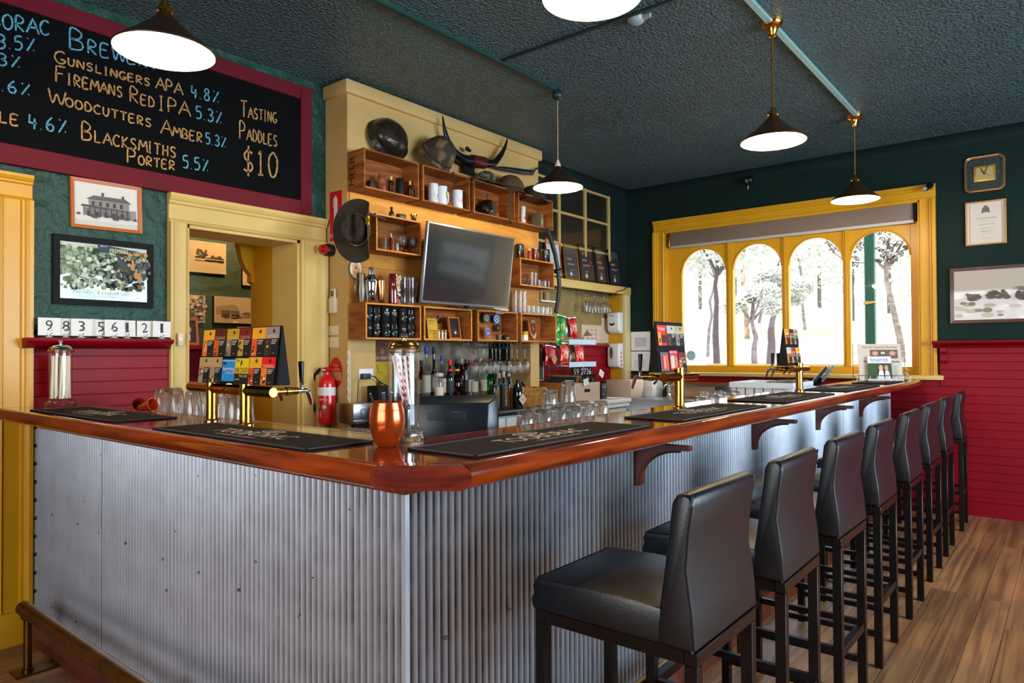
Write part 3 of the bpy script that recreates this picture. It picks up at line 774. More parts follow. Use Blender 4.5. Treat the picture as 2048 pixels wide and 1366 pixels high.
# ============================================================ CHALKBOARD
SF = {
 'A': [[(0, 0), (.45, 1), (.9, 0)], [(.18, .4), (.74, .38)]], 'B': [[(.1, 0), (.12, 1), (.6, .92), (.66, .72), (.5, .56), (.12, .5), (.6, .46), (.74, .25), (.6, .05), (.1, 0)]],
 'C': [[(.75, .86), (.5, 1), (.2, .85), (.05, .5), (.2, .12), (.5, 0), (.78, .14)]], 'D': [[(.1, 0), (.12, 1), (.5, .93), (.76, .55), (.6, .12), (.1, 0)]],
 'E': [[(.7, 1), (.1, .97), (.1, 0), (.72, .03)], [(.1, .52), (.58, .54)]], 'F': [[(.8, 1), (.1, .96), (.1, 0)], [(.1, .52), (.6, .56)]],
 'G': [[(.75, .88), (.5, 1), (.18, .84), (.05, .45), (.25, .06), (.6, .02), (.78, .3), (.45, .36)]], 'H': [[(.1, 0), (.12, 1)], [(.7, 0), (.7, 1)], [(.1, .5), (.7, .52)]],
 'I': [[(.3, 0), (.3, 1)], [(.1, 1), (.5, 1)], [(.1, 0), (.5, 0)]], 'K': [[(.1, 0), (.1, 1)], [(.7, 1), (.12, .45), (.72, 0)]], 'L': [[(.12, 1), (.1, 0), (.7, .02)]],
 'M': [[(0, 0), (.15, 1), (.45, .4), (.75, 1), (.9, 0)]], 'N': [[(.05, 0), (.08, 1), (.7, 0), (.72, 1)]],
 'O': [[(.4, 1), (.12, .82), (.04, .5), (.15, .14), (.42, 0), (.7, .16), (.78, .5), (.66, .84), (.4, 1)]], 'P': [[(.1, 0), (.12, 1), (.6, .92), (.7, .7), (.55, .5), (.12, .46)]],
 'R': [[(.1, 0), (.12, 1), (.58, .92), (.68, .72), (.5, .54), (.12, .48), (.74, 0)]], 'S': [[(.68, .88), (.4, 1), (.14, .84), (.2, .6), (.56, .44), (.66, .2), (.42, 0), (.08, .1)]],
 'T': [[(0, .97), (.8, 1)], [(.4, 1), (.4, 0)]], 'U': [[(.08, 1), (.1, .25), (.35, 0), (.64, .22), (.7, 1)]], 'W': [[(0, 1), (.22, 0), (.45, .7), (.7, 0), (.95, 1)]],
 'Y': [[(.05, 1), (.38, .5), (.72, 1)], [(.38, .5), (.34, 0)]], '0': [[(.35, 1), (.1, .8), (.05, .4), (.2, .02), (.45, 0), (.62, .3), (.62, .75), (.35, 1)]], '1': [[(.15, .82), (.32, 1), (.32, 0)], [(.1, 0), (.55, 0)]],
 '3': [[(.08, .9), (.35, 1), (.6, .8), (.5, .58), (.28, .52), (.58, .42), (.64, .18), (.35, 0), (.06, .1)]], '4': [[(.1, 1), (.08, .42), (.65, .42)], [(.5, .75), (.48, 0)]],
 '5': [[(.62, 1), (.15, .98), (.12, .6), (.45, .62), (.64, .35), (.45, .04), (.08, .05)]], '6': [[(.5, 1), (.2, .7), (.08, .35), (.22, .04), (.5, .04), (.62, .3), (.42, .5), (.12, .4)]],
 '8': [[(.35, .55), (.12, .75), (.3, 1), (.55, .85), (.5, .62), (.2, .42), (.1, .15), (.35, 0), (.6, .15), (.55, .4), (.35, .55)]],
 '.': [[(.1, .02), (.16, .06)]], '%': [[(.1, 0), (.7, .95)], [(.12, .9), (.2, .95)], [(.6, .08), (.68, .1)]], '$': [[(.62, .82), (.35, .92), (.12, .76), (.2, .56), (.55, .42), (.64, .22), (.38, .06), (.08, .16)], [(.38, 1.12), (.36, -.12)]],
}
SW = {'I': .6, '.': .3, 'M': 1.0, 'W': 1.05, '1': .65, 'A': .95}


def chalk(mb, s, P0, P1, cap, w, small=.66):
    """strokes of s between baseline points P0, P1 (x, z) with capital height cap"""
    adv = []; x = 0
    for ch in s:
        k = 1 if (ch.isupper() or not ch.isalpha()) else small
        u = ch.upper(); a = .55 if ch == ' ' else SW.get(u, .85) * k
        adv.append((x, k, u, a)); x += a + .1
    tot = x - .1; sx_ = (P1[0] - P0[0]) / tot
    for (x, k, u, a) in adv:
        for line in SF.get(u, []):
            pts = []
            for i in range(len(line)):
                pts.append(line[i])
            out = []
            for q in pts:
                X = P0[0] + (x + q[0] * k * a / (.85 * k if a else 1)) * sx_
                f = (x + q[0] * k) / tot
                Z = P0[1] + (P1[1] - P0[1]) * f + q[1] * k * cap
                out.append((X, Z))
            # smooth and ribbon
            sm = []
            for i in range(len(out) - 1):
                p0 = out[max(i - 1, 0)]; p1 = out[i]; p2 = out[i + 1]; p3 = out[min(i + 2, len(out) - 1)]
                for t_ in (0, .25, .5, .75):
                    if len(out) < 4: sm.append((p1[0] + (p2[0] - p1[0]) * t_, p1[1] + (p2[1] - p1[1]) * t_)); continue
                    h = lambda a0, a1, a2, a3: .5 * (2 * a1 + (a2 - a0) * t_ + (2 * a0 - 5 * a1 + 4 * a2 - a3) * t_ * t_ + (3 * a1 - a0 - 3 * a2 + a3) * t_ ** 3)
                    sm.append((h(p0[0], p1[0], p2[0], p3[0]), h(p0[1], p1[1], p2[1], p3[1])))
            sm.append(out[-1])
            k0 = len(mb.v)
            for i, p in enumerate(sm):
                q0 = sm[max(i - 1, 0)]; q1 = sm[min(i + 1, len(sm) - 1)]
                dx, dz = q1[0] - q0[0], q1[1] - q0[1]; L_ = math.hypot(dx, dz) or 1; ww = w * random.uniform(.75, 1.2) / 2
                for sgn in (1, -1): mb.v.append(Vector((p[0] - sgn * dz / L_ * ww, 0, p[1] + sgn * dx / L_ * ww)))
            for i in range(len(sm) - 1): mb.face([k0 + 2 * i, k0 + 2 * i + 1, k0 + 2 * i + 3, k0 + 2 * i + 2], False)


BX0, BX1 = -.35, 2.793
t = thing('chalkboard', 'long black chalkboard menu in a maroon frame high on the green wall', 'chalkboard', (0, 4.05, 0))
MB().box((BX0 + .05, -.022, 2.40), (2.73, -.006, 3.14)).build('slate', M_BLACKB, t)
for nm, a, b in (('l', (BX0, -.035, 2.336), (2.708, -.002, 2.434)), ('u', (BX0, -.035, 3.117), (2.708, -.002, 3.207)), ('r', (2.709, -.035, 2.336), (2.793, -.002, 3.207)), ('e', (BX0, -.035, 2.434), (BX0 + .085, -.002, 3.117))):
    MB().box(a, b).build('frame_rail', M_MAROON, t, bevel=.002, seg=1)
CO = mat('orange_chalk', '#d9a25c', .9, n=(130, '#7a5a34', .12)); CB = mat('blue_chalk', '#68b4c8', .9, n=(130, '#3c6f80', .12))
q = 3.012
T = [('TOOBORAC', (-300, 125), (300, 215), 95, CB), ('Brewery', (410, 290), (960, 425), 125, CB), ('3.5%', (-20, 290), (218, 312), 85, CB), ('4.3%', (-130, 375), (130, 412), 75, CB),
     ('5.6%', (-70, 535), (190, 580), 75, CB), ('PALE ALE', (-430, 640), (118, 760), 68, CO), ('4.6%', (170, 772), (410, 805), 85, CB),
     ('Gunslingers', (325, 372), (908, 520), 72, CO), ('APA', (938, 530), (1100, 572), 68, CO), ('4.8%', (1150, 585), (1325, 622), 72, CB),
     ('Firemans', (330, 490), (742, 588), 100, CO), ('Red', (778, 608), (932, 650), 90, CO), ('IPA', (955, 662), (1145, 700), 85, CO), ('5.3%', (1178, 712), (1342, 748), 75, CB),
     ('Woodcutters', (292, 612), (916, 768), 82, CO), ('Amber', (968, 802), (1222, 860), 88, CO), ('5.3%', (1238, 865), (1366, 892), 66, CB),
     ('Blacksmiths', (486, 838), (1064, 952), 106, CO), ('Porter', (762, 978), (1056, 1026), 84, CO), ('5.5%', (1100, 1010), (1260, 1036), 75, CB),
     ('Tasting', (1450, 700), (1668, 742), 98, CO), ('Paddles', (1440, 832), (1672, 884), 104, CO), ('$10', (1462, 1040), (1688, 1068), 150, CO)]
for s, a, b, cap, m in T:
    A = W(a[0] / q, a[1] / q, 'y', 4.027); B = W(b[0] / q, b[1] / q, 'y', 4.027); Ct = W(a[0] / q, (a[1] - cap) / q, 'y', 4.027)
    mb = MB(); chalk(mb, s, (A.x, A.z), (B.x, B.z), Ct.z - A.z, .0085 if s != '$10' else .012)
    mb.v = [Vector((v.x, -.0226, v.z)) for v in mb.v]
    mb.build('lettering', m, t)


# ============================================================ FRAMED PICTURES
def picture(name, label, cat, p0, p1, ax, fm, fw, art_shapes, wall=None, dep=.02, group=None, glass=True, mount=None):
    """p0, p1: top-left and bottom-right points on the wall plane; the picture faces into the room"""
    rz = 0 if ax == 'y' else -PI / 2
    c = (p0 + p1) / 2
    w = (p1 - p0).length if False else (abs(p1.x - p0.x) if ax == 'y' else abs(p1.y - p0.y)); h = abs(p0.z - p1.z)
    t = thing(name, label, cat, (c.x, c.y, c.z), rz, group)
    rim_frame(MB(), -w / 2, -h / 2, w / 2, h / 2, fw, -dep, 0, .004).build('frame', fm, t)
    MB().box((-w / 2 + fw * .6, -.006, -h / 2 + fw * .6), (w / 2 - fw * .6, -.001, h / 2 - fw * .6)).build('backing', mount or M_PAPER, t)
    iw, ih = w - 2 * fw, h - 2 * fw
    art('print', [tuple([s[0]] + list(scale_shape(s, iw, ih))) for s in art_shapes], t, .0003, (0, -.0062, 0))
    if glass: MB().box((-iw / 2 - .001, -.0145, -ih / 2 - .001), (iw / 2 + .001, -.013, ih / 2 + .001)).build('glazing', M_THIN, t)
    return t


def scale_shape(s, w, h):
    """unit square shape (0..1) to centred metres"""
    X = lambda v: (v - .5) * w
    Z = lambda v: (v - .5) * h
    if s[0] == 'r': return (X(s[1]), Z(s[2]), X(s[3]), Z(s[4]), s[5])
    if s[0] == 'e': return (X(s[1]), Z(s[2]), s[3] * w, s[4] * h, s[5])
    if s[0] == 'p': return ([(X(a), Z(b)) for a, b in s[1]], s[2])
    return (s[1], X(s[2]), Z(s[3]), X(s[4]), Z(s[5]), s[6]) + tuple(s[7:])


rnd = random.Random(3)
hotel = [('r', 0, 0, 1, 1, '#e4dcd2'), ('r', 0, 0, 1, .12, '#d6cdc2'), ('r', .22, .42, .86, .62, '#8d867d'), ('p', [(.18, .62), (.9, .62), (.8, .72), (.3, .72)], '#5b554e'),
         ('p', [(.1, .44), (.9, .38), (.92, .43), (.12, .49)], '#4a453f'), ('r', .16, .24, .88, .42, '#77706a'), ('r', .88, .22, .97, .46, '#999188')]
hotel += [('r', .27 + .11 * k, .48, .31 + .11 * k, .58, '#2e2a27') for k in range(5)]
hotel += [('r', .14 + .085 * k, .22, .15 + .085 * k, .44, '#2e2a27') for k in range(9)]
hotel += [('r', .2 + .13 * k, .22, .24 + .13 * k, .34, '#38332f') for k in range(5)] + [('r', .42, .72, .45, .80, '#4a453f'), ('r', .74, .70, .77, .78, '#4a453f')]
hotel += [('e', rnd.uniform(.05, .95), .22 + rnd.uniform(-.02, .05), .025, .03, '#4d4842') for k in range(16)]
picture('framed_picture', 'old photograph of a verandah hotel in an orange wood frame, hung askew', 'picture', W(139, 352, 'y', 4.05), W(281, 470, 'y', 4.05) + Vector((.0, 0, 0)), 'y', mat('orange_wood_frame', '#b5601c', .4), .018, hotel).rotation_euler = (0, -.02, 0)
prem = [('r', 0, 0, 1, 1, '#5f7a64'), ('r', 0, .93, 1, 1, '#dcdccf'), ('r', 0, .2, .35, .9, '#9cb092')]  # paler left part puts the glass's reflection of trees into the print
for k in range(260):
    x, z = rnd.uniform(.02, .98), rnd.uniform(.2, .9)
    c = rnd.choice(['#93a98a', '#a6b89a', '#b9c6a8', '#8ba084', '#c4ceb8'] if x < .55 else ['#4a5a5c', '#b08a5c', '#54605a', '#b8a680', '#7c8a74', '#a89468', '#c4bc9c', '#3a464a'])
    prem.append(('e', x, z, rnd.uniform(.012, .035), rnd.uniform(.02, .05), c))
for k in range(9):
    x = .58 + k * .043 + rnd.uniform(-.01, .01); z = .6 + rnd.uniform(-.12, .16)
    prem += [('e', x, z - .09, .026, .07, rnd.choice(['#2c3a48', '#b8803c', '#26323c'])), ('e', x, z, .012, .026, '#c0987a')]
prem += [('p', [(.34, .97), (.84, .9), (.36, .82)], '#1c3348'), ('t', '2017', .37, .925, .45, .96, '#e8e2c8'), ('t', 'PREMIERS', .48, .84, .69, .91, '#e8dca0'),
         ('t', 'PREMIERS & CHAMPIONS', .2, .12, .86, .17, '#e3d478'), ('t', '2017 LANCEFIELD FOOTBALL CLUB', .26, .06, .78, .095, '#e3d478')]
picture('framed_picture', 'black framed football premiers poster below the hotel photograph', 'picture', W(104, 467, 'y', 4.05), W(304, 617, 'y', 4.05), 'y', M_BLKM, .032, prem)

sep = ['#c3a27c', '#a58762', '#7a6145', '#55422e', '#3c2d1f']
def blobs(n, x0, x1, z0, z1, cols, r=.04):
    return [('e', rnd.uniform(x0, x1), rnd.uniform(z0, z1), rnd.uniform(.4, 1) * r, rnd.uniform(.4, 1) * r, rnd.choice(cols)) for k in range(n)]
YN = 5.4
def nr(x0, y0, x1, y1): return W(x0, y0, 'y', YN), W(x1, y1, 'y', YN)
M_SEP = mat('sepia_board', '#c9a57c', .35)
def canvas(label, a, b, shapes):
    c = (a + b) / 2; w, h = b.x - a.x, a.z - b.z
    t = thing('wall_picture', label, 'picture', (c.x, YN, c.z))
    MB().box((-w / 2, -.025, -h / 2), (w / 2, -.001, h / 2)).build('panel', mat('panel_edge', '#2a2018', .6), t)
    art('print', [tuple([s[0]] + list(scale_shape(s, w, h))) for s in [('r', 0, 0, 1, 1, M_SEP)] + shapes], t, .0003, (0, -.0252, 0))
    return t
a, b = nr(345, 476, 449, 550)
canvas('sepia photo panel of a horse team, upper left beyond the doorway', a, b, blobs(26, .42, .62, .48, .72, sep[2:], .05) + blobs(26, .6, .92, .42, .56, sep[3:], .05) + [('r', .4, .42, .95, .45, '#a58762'), ('t', 'MOUNT WILLIAM', .5, .92, .75, .945, '#55422e'), ('r', .5, .22, .85, .225, '#8f7454'), ('r', .5, .17, .85, .175, '#8f7454')])
a, b = nr(482, 490, 541, 575)
canvas('tall sepia photo panel of a tree and chimney, upper right beyond the doorway', a, b, [('r', .34, .4, .37, .85, '#7a6145')] + blobs(40, .5, .98, .45, .92, sep[1:4], .1) + [('r', .45, .02, .6, .06, '#f0dca0')])  # pale bar at the bottom is a light reflection painted in
a, b = nr(330, 587, 407, 646)
canvas('sepia photo panel of a crowd, half hidden by the door frame', a, b, blobs(80, .3, .98, .05, .95, sep + ['#d9bd96'], .07))
a, b = nr(425, 592, 503, 648)
canvas('wide sepia photo panel of a farm building beyond the doorway', a, b, [('p', [(.04, .6), (.5, .72), (.62, .58), (.62, .3), (.06, .3)], '#a58762'), ('r', .18, .2, .4, .48, '#6b5540'), ('r', .42, .2, .64, .48, '#7a6145'), ('e', .3, .26, .07, .1, '#4a3a2a')] + blobs(14, .7, .95, .25, .42, sep[1:3], .06) + blobs(10, .4, .66, .2, .36, sep[2:4], .04) + [('r', .46, .02, .58, .08, '#f0dca0')])  # reflected light near the lower edge is painted as a pale bar
a, b = nr(523, 596, 565, 643)
canvas('small sepia photo panel of tall trees beside the yellow door reveal', a, b, blobs(40, .1, .95, .15, .6, sep[2:4], .09) + [('e', .3, .65, .05, .2, '#7a6145'), ('e', .5, .68, .05, .22, '#7a6145')])
p = W(393, 690, 'y', 5.32)
def leaner(label, px0, py0, px1, py1, fm, fw, shapes, ya=5.34):
    a, b = W(px0, py0, 'y', ya), W(px1, py1, 'y', ya); w = b.x - a.x; h = a.z - 1.475
    t = thing('framed_picture', label, 'picture', ((a.x + b.x) / 2, ya - .03, 1.477), 0, None, -.12)
    rim_frame(MB(), -w / 2, 0, w / 2, h, fw, -.015, 0, .003).build('frame', fm, t)
    MB().box((-w / 2 + .004, -.005, .004), (w / 2 - .004, -.001, h - .004)).build('backing', M_BLKM, t)
    iw, ih = w - 2 * fw, h - 2 * fw
    o = art('print', [tuple([s[0]] + list(scale_shape(s, iw, ih))) for s in shapes], t, .0003, (0, -.0052, h / 2))
    return t
leaner('small orange framed photo standing on the red ledge in the next room', 356, 636, 393, 689, mat('orange_wood_frame', '#b5601c', .4), .02, [('r', 0, 0, 1, 1, '#3a3028'), ('e', .5, .6, .2, .15, '#c0a58a'), ('r', .4, .1, .6, .4, '#d8d0c4')])
leaner('pale wood framed picture peeping over the menu cards', 472, 654, 523, 700, mat('pale_wood_frame', '#c69a5e', .4), .012, [('r', 0, 0, 1, 1, '#e8e0d4')])
leaner('dark framed picture beside the yellow door reveal', 538, 657, 560, 700, M_BLKM, .012, [('r', 0, 0, 1, 1, '#d8d0c0')])

# right-hand wall
t = picture('framed_certificate', 'certificate with a crest in a light wood frame under the clock', 'certificate', W(1931, 407, 'x', WX), W(2014, 486, 'x', WX), 'x', mat('light_wood_frame', '#b98550', .4), .012,
        [('r', 0, 0, 1, 1, '#dccfc0'), ('r', .06, .02, .08, .98, '#b08a66'), ('r', .92, .02, .94, .98, '#b08a66'), ('e', .5, .83, .1, .07, '#6b5a48'), ('p', [(.38, .74), (.42, .86), (.46, .76)], '#7a5540'), ('p', [(.62, .74), (.58, .86), (.54, .76)], '#7a5540'), ('e', .5, .9, .05, .03, '#8a5a40'),
         ('t', 'CERTIFICATE OF REGISTRATION', .25, .6, .78, .63, '#c07060'), ('t', 'is hereby granted to', .36, .54, .64, .565, '#8a7a6a'), ('t', 'The licensed premises', .28, .45, .74, .48, '#8a6a5a'),
         ('r', .35, .36, .66, .368, '#9a8a7a'), ('r', .36, .29, .64, .3, '#7a6a5a'), ('r', .4, .24, .6, .247, '#9a8a7a'), ('r', .42, .12, .66, .126, '#9a8a7a')])
land = [('r', 0, 0, 1, 1, '#c2b2a4'), ('r', 0, 0, 1, .42, '#a0907f'), ('p', [(0, .42), (.2, .5), (.5, .46), (.8, .52), (1, .48), (1, .3), (0, .3)], '#8d7d6c')]
land += blobs(50, 0, 1, .02, .34, ['#b5a594', '#8b7b6a', '#c4b6a6'], .05) + blobs(22, .1, .2, .4, .52, ['#5d5044', '#6d6052'], .03) + blobs(26, .28, .42, .42, .56, ['#50453a', '#615548'], .035) + blobs(40, .5, .75, .4, .6, ['#50453a', '#615548', '#75685a'], .045) + blobs(30, .8, 1, .38, .56, ['#5d5044', '#75685a'], .04)
picture('framed_picture', 'wide sepia landscape photograph in a dark wood frame above the red ledge', 'picture', W(1900, 538, 'x', WX), W(2185, 640, 'x', WX), 'x', mat('dark_wood_frame', '#4a2012', .35, coat=.4), .028, land)

# wall clock
a, b = W(1930, 316, 'x', WX), W(2010, 380, 'x', WX); c = (a + b) / 2
t = thing('wall_clock', 'square clear acrylic clock with a gold rim and brass dial', 'clock', (WX, c.y, c.z), -PI / 2)
def rrect(w, h, r, n=5):
    o = []
    for cx, cz, a0 in ((w / 2 - r, h / 2 - r, 0), (-w / 2 + r, h / 2 - r, 90), (-w / 2 + r, -h / 2 + r, 180), (w / 2 - r, -h / 2 + r, 270)):
        for k in range(n + 1):
            t_ = math.radians(a0 + 90 * k / n); o.append((cx + r * math.cos(t_), cz + r * math.sin(t_)))
    return o
ow, oh = abs(a.y - b.y), .30
MB().tube([(x, -.014, z) for x, z in rrect(ow, oh, .045)], .006, 8, closed=True).build('outer_rim', mat('gold_rim', '#c9a070', .2, metal=1), t)
MB().tube([(x, -.014, z) for x, z in rrect(ow - .022, oh - .022, .038)], .003, 8, closed=True).build('inner_rim', mat('gold_rim', '#c9a070', .2, metal=1), t)
MB().prism(rrect(ow - .01, oh - .01, .04), 'y', -.012, -.008).build('glass_plate', M_THIN, t)
MB().prism(rrect(.155, .135, .012), 'y', -.022, -.012).build('dial', mat('brass_dial', '#b8963c', .35, metal=.6), t, bevel=.003)
MB().prism(rrect(.12, .1, .004), 'y', -.0235, -.022).build('dial_face', mat('dial_tan', '#b59a5e', .5), t)
MB().prism([(-.002, -.01), (.004, -.008), (-.022, .046), (-.028, .044)], 'y', -.027, -.025).build('hour_hand', M_BLACK, t)
MB().prism([(-.003, -.01), (.002, -.012), (.029, .066), (.025, .068)], 'y', -.029, -.0275).build('minute_hand', M_BLACK, t)
MB().prism([(-.03, .012), (-.03, .0135), (.055, -.03), (.055, -.0315)], 'y', -.031, -.030).build('second_hand', M_BLACK, t)
for k in range(12):
    if k % 3: continue
    an = k * PI / 6; MB().cbox((math.sin(an) * .098, -.013, math.cos(an) * .098), (.003 if k % 6 == 0 else .018, .002, .018 if k % 6 == 0 else .003)).build('hour_mark', mat('gold_rim', '#c9a070', .2, metal=1), t)

# cameras on the window wall
c = W(1502, 362, 'x', WX)
t = thing('security_camera', 'black dome camera high on the shaded green wall left of the window', 'camera', (WX, c.y, c.z), -PI / 2)
MB().lathe([(.05, 0), (.052, .012), (.046, .02)], n=18, mtx=Matrix.Rotation(PI / 2, 4, 'X')).build('base', M_BLKM, t)
MB().ball((0, -.045, 0), .042, 16, 10).build('ball_housing', M_BLACK, t)
MB().lathe([(0, 0), (.018, 0), (.02, .006), (.016, .012), (0, .012)], n=14, mtx=Matrix.Translation((-.01, -.086, -.012)) @ Matrix.Rotation(PI / 2, 4, 'X')).build('lens', M_CHROME, t)
MB().tube([(-.02, -.01, -.045), (-.03, -.02, -.07), (-.02, -.03, -.085)], .005, 6).build('cable', mat('cable_beige', '#c8b48c', .5), t)
c = W(1857, 378, 'x', WX)
t = thing('security_camera', 'small black bullet camera on the top right corner of the window frame', 'camera', (WX, c.y, c.z), -PI / 2)
MB().box((-.01, -.05, .01), (.05, 0, .05)).build('bracket', M_BLACK, t, bevel=.008)
MB().tube([(.03, -.02, .025), (-.01, -.11, -.015)], .024, 16).build('barrel', M_BLACK, t)
MB().lathe([(0, 0), (.018, 0), (.018, .004), (0, .004)], n=14, mtx=Matrix.Translation((-.0115, -.115, -.017)) @ Matrix.Rotation(PI / 2, 4, 'X')).build('lens', M_CHROME, t)

# ============================================================ ON THE BAR
def bar_mat(label, x0, x1, y0, y1, face, z=1.1505):
    """face: 'x' for mats read from -X, 'y' for mats read from -Y"""
    lx, ly = (x1 - x0), (y1 - y0)
    if face == 'x': lx, ly = ly, lx
    t = thing('bar_mat', label, 'bar mat', ((x0 + x1) / 2, (y0 + y1) / 2, z), -PI / 2 if face == 'x' else 0, 'rubber bar mats with pale lettering')
    MB().box((-lx / 2, -ly / 2, 0), (lx / 2, ly / 2, .005)).build('mat', M_MAT, t, bevel=.002, seg=1)
    rim_m = mat('mat_rim', '#3d3a3a', .7)
    MB().box((-lx / 2, -ly / 2, .005), (lx / 2, -ly / 2 + .008, .0065)).box((-lx / 2, ly / 2 - .008, .005), (lx / 2, ly / 2, .0065)).box((-lx / 2, -ly / 2, .005), (-lx / 2 + .008, ly / 2, .0065)).box((lx / 2 - .008, -ly / 2, .005), (lx / 2, ly / 2, .0065)).build('rim', rim_m, t)
    up = Matrix.Rotation(-PI / 2, 4, 'X')
    c = '#cbbfb4'
    art('lettering', [('e', 0, .072, .052, .028, c), ('e', 0, .072, .046, .023, '#2a2727'), ('t', 'TB', -.02, .056, .02, .088, c), ('t', 'TOOBORAC', -.2, -.035, .2, .038, c), ('t', 'THE TOOBORAC HOTEL & BREWERY', -.11, -.07, .11, -.055, c)], t, .0003, (0, -.0052, 0), up)
    return t


bar_mat('black rubber bar mat beside the straw dispenser at the wall end', 1.066, 1.30, 2.77, 3.70, 'x')
bar_mat('black rubber bar mat in front of the twin brass tap columns', 1.05, 1.275, 1.54, 2.42, 'x')
bar_mat('large black rubber bar mat nearest the clipped corner, right of the orange tumbler', 1.228, 2.10, 1.112, 1.352, 'y')
bar_mat('rubber bar mat in front of the middle brass tap, above the nearest corbel', 2.33, 3.215, 1.105, 1.345, 'y')
bar_mat('rubber bar mat midway along the long bar', 3.475, 4.38, 1.105, 1.40, 'y')
bar_mat('rubber bar mat beyond the far brass tap', 4.70, 5.64, 1.115, 1.40, 'y')
bar_mat('farthest rubber bar mat beside the newspaper rack', 5.95, 6.75, 1.12, 1.38, 'y')

BT = 1.1505
# copper tumbler with black straws
p = W(777, 893, 'z', BT)
t = thing('copper_tumbler', 'rounded orange copper tumbler full of black straws beside the tall straw dispenser', 'tumbler', (1.248, 1.452, BT))
MB().lathe([(0, 0), (.026, 0), (.034, .008), (.046, .045), (.049, .07), (.046, .10), (.040, .118), (.041, .122), (.038, .12), (.043, .098), (.045, .07), (.042, .045), (.030, .012), (0, .008)], n=36).build('cup', M_COPPER, t)
for k, (dx, dy, ax, ay) in enumerate(((-.028, .018, -.3, .15), (-.01, 0, -.1, .05), (.0, .008, .0, .1), (.006, -.006, .1, -.05), (.012, .004, .15, .05), (.02, -.01, .2, -.1), (.016, .012, .28, .1))):
    a = Vector((dx * .3, dy * .3, .03)); d = Vector((ax * .5, ay * .5, 1)).normalized(); b = a + d * .115 + Vector((dx * .5, dy * .5, 0))
    s = MB().tube([a, b], .0035, 8).build('straw', M_BLACK, t)
    MB().tube([b, b + d * .001], .0024, 8).build('straw_mouth', M_PAPER, s)


def dispenser(label, x, y, h, r, n_ribs, lid_m):
    t = thing('straw_dispenser', label, 'straw dispenser', (x, y, BT))
    pr = [(0, 0), (r * 1.28, 0), (r * 1.32, .008), (r * 1.2, .018), (r * 1.22, .026), (r * 1.02, .038), (r * .98, .06), (r, h * .5), (r, h * .93), (r * 1.1, h * .95), (r * 1.12, h * .965), (r * 1.04, h * .975),
          (r * .98, h * .97), (r * .93, h * .9), (r * .92, .06), (r * .7, .036), (0, .034)]
    MB().lathe(pr, n=n_ribs * 2, flute=(.05, h * .92, .018)).build('jar', M_JAR, t)
    MB().lathe([(0, .0005), (r * 1.29, .0005), (r * 1.33, .008), (r * 1.21, .018), (r * 1.23, .026), (r * 1.02, .036), (r * .7, .034), (0, .033)], n=32).build('foot', M_GLASS, t)
    MB().lathe([(r * 1.01, h * .93), (r * 1.12, h * .95), (r * 1.13, h * .965), (r * 1.03, h * .975), (r * .95, h * .965), (r * .95, h * .93)], n=32, caps=False).build('collar', M_GLASS, t)
    MB().lathe([(r * 1.08, h * .97), (r * 1.1, h * .985), (r * 1.02, h * 1.0), (r * .98, h * 1.01), (r * 1.0, h * 1.018), (r * .82, h * 1.05), (r * .5, h * 1.068), (r * .14, h * 1.075), (0, h * 1.076)], n=32).build('lid', lid_m, t)
    MB().lathe([(.004, h * 1.07), (.005, h * 1.09), (.012, h * 1.10), (.013, h * 1.112), (.008, h * 1.12), (.012, h * 1.128), (.006, h * 1.14), (0, h * 1.142)], n=14).build('knob', M_CHROME, t)
    if n_ribs > 15: MB().lathe([(0, .036), (r * .66, .036), (r * .66, .10 * h / .3), (r * .3, .12 * h / .3), (0, .12 * h / .3)], n=20).build('lifter', M_CHROME, t)
    return t


d1 = dispenser('tall fluted glass straw dispenser with a brass lid and red striped straws', 1.366, 1.515, .272, .044, 18, mat('brass_lid', '#c08a3c', .16, metal=1))
def striped(a, b, r, m1, m2, par, turns=7):
    a, b = Vector(a), Vector(b); d = (b - a); L_ = d.length; q = d.to_track_quat('Z', 'Y'); mb = MB(); n = 10; N = 44
    mb.smooth = True
    for j in range(N + 1):
        for i in range(n):
            an = 2 * PI * i / n; v = Vector((r * math.cos(an), r * math.sin(an), L_ * j / N)); mb.v.append(a + q @ v)
    for j in range(N):
        for i in range(n):
            ph = (j / N * turns + i / n) % 1; mb.use(m2 if (m2 and ph < .5) else m1)
            k = j * n; mb.face([k + i, k + (i + 1) % n, k + n + (i + 1) % n, k + n + i], True)
    return mb.build('straw', None, par)
MS, MR = mat('paper_straw', '#efece8', .6), mat('straw_red', '#d01030', .5)
rs = random.Random(5)
vr = RT  # picture-right direction, only used to lay the straws fanned as photographed
for k in range(9):
    u0 = -.034 + .0075 * k; u1 = -.002 + .0035 * k + rs.uniform(-.003, .003)
    a = Vector((RT.x * u1, RT.y * u1, .105)) + Vector((FW.x, FW.y, 0)) * rs.uniform(-.012, .015)
    b = Vector((RT.x * u0, RT.y * u0, .245)) + Vector((FW.x, FW.y, 0)) * rs.uniform(-.015, .015)
    striped(a, b, .0042, MS, MR if k in (4, 6, 2) else None, d1)
d2 = dispenser('glass straw dispenser packed with white straws at the wall end of the bar', 1.255, 3.90, .285, .052, 14, M_CHROME)
for k in range(54):
    an = rs.uniform(0, 2 * PI); r0 = .040 * math.sqrt(rs.random()); an2 = an + rs.uniform(.2, .5)
    MB().tube([(r0 * math.cos(an), r0 * math.sin(an), .04), (min(r0, .034) * 1.08 * math.cos(an2), min(r0, .034) * 1.08 * math.sin(an2), .25)], .0042, 6).build('straw', mat('cream_straw', '#f0e2c8', .6), d2)


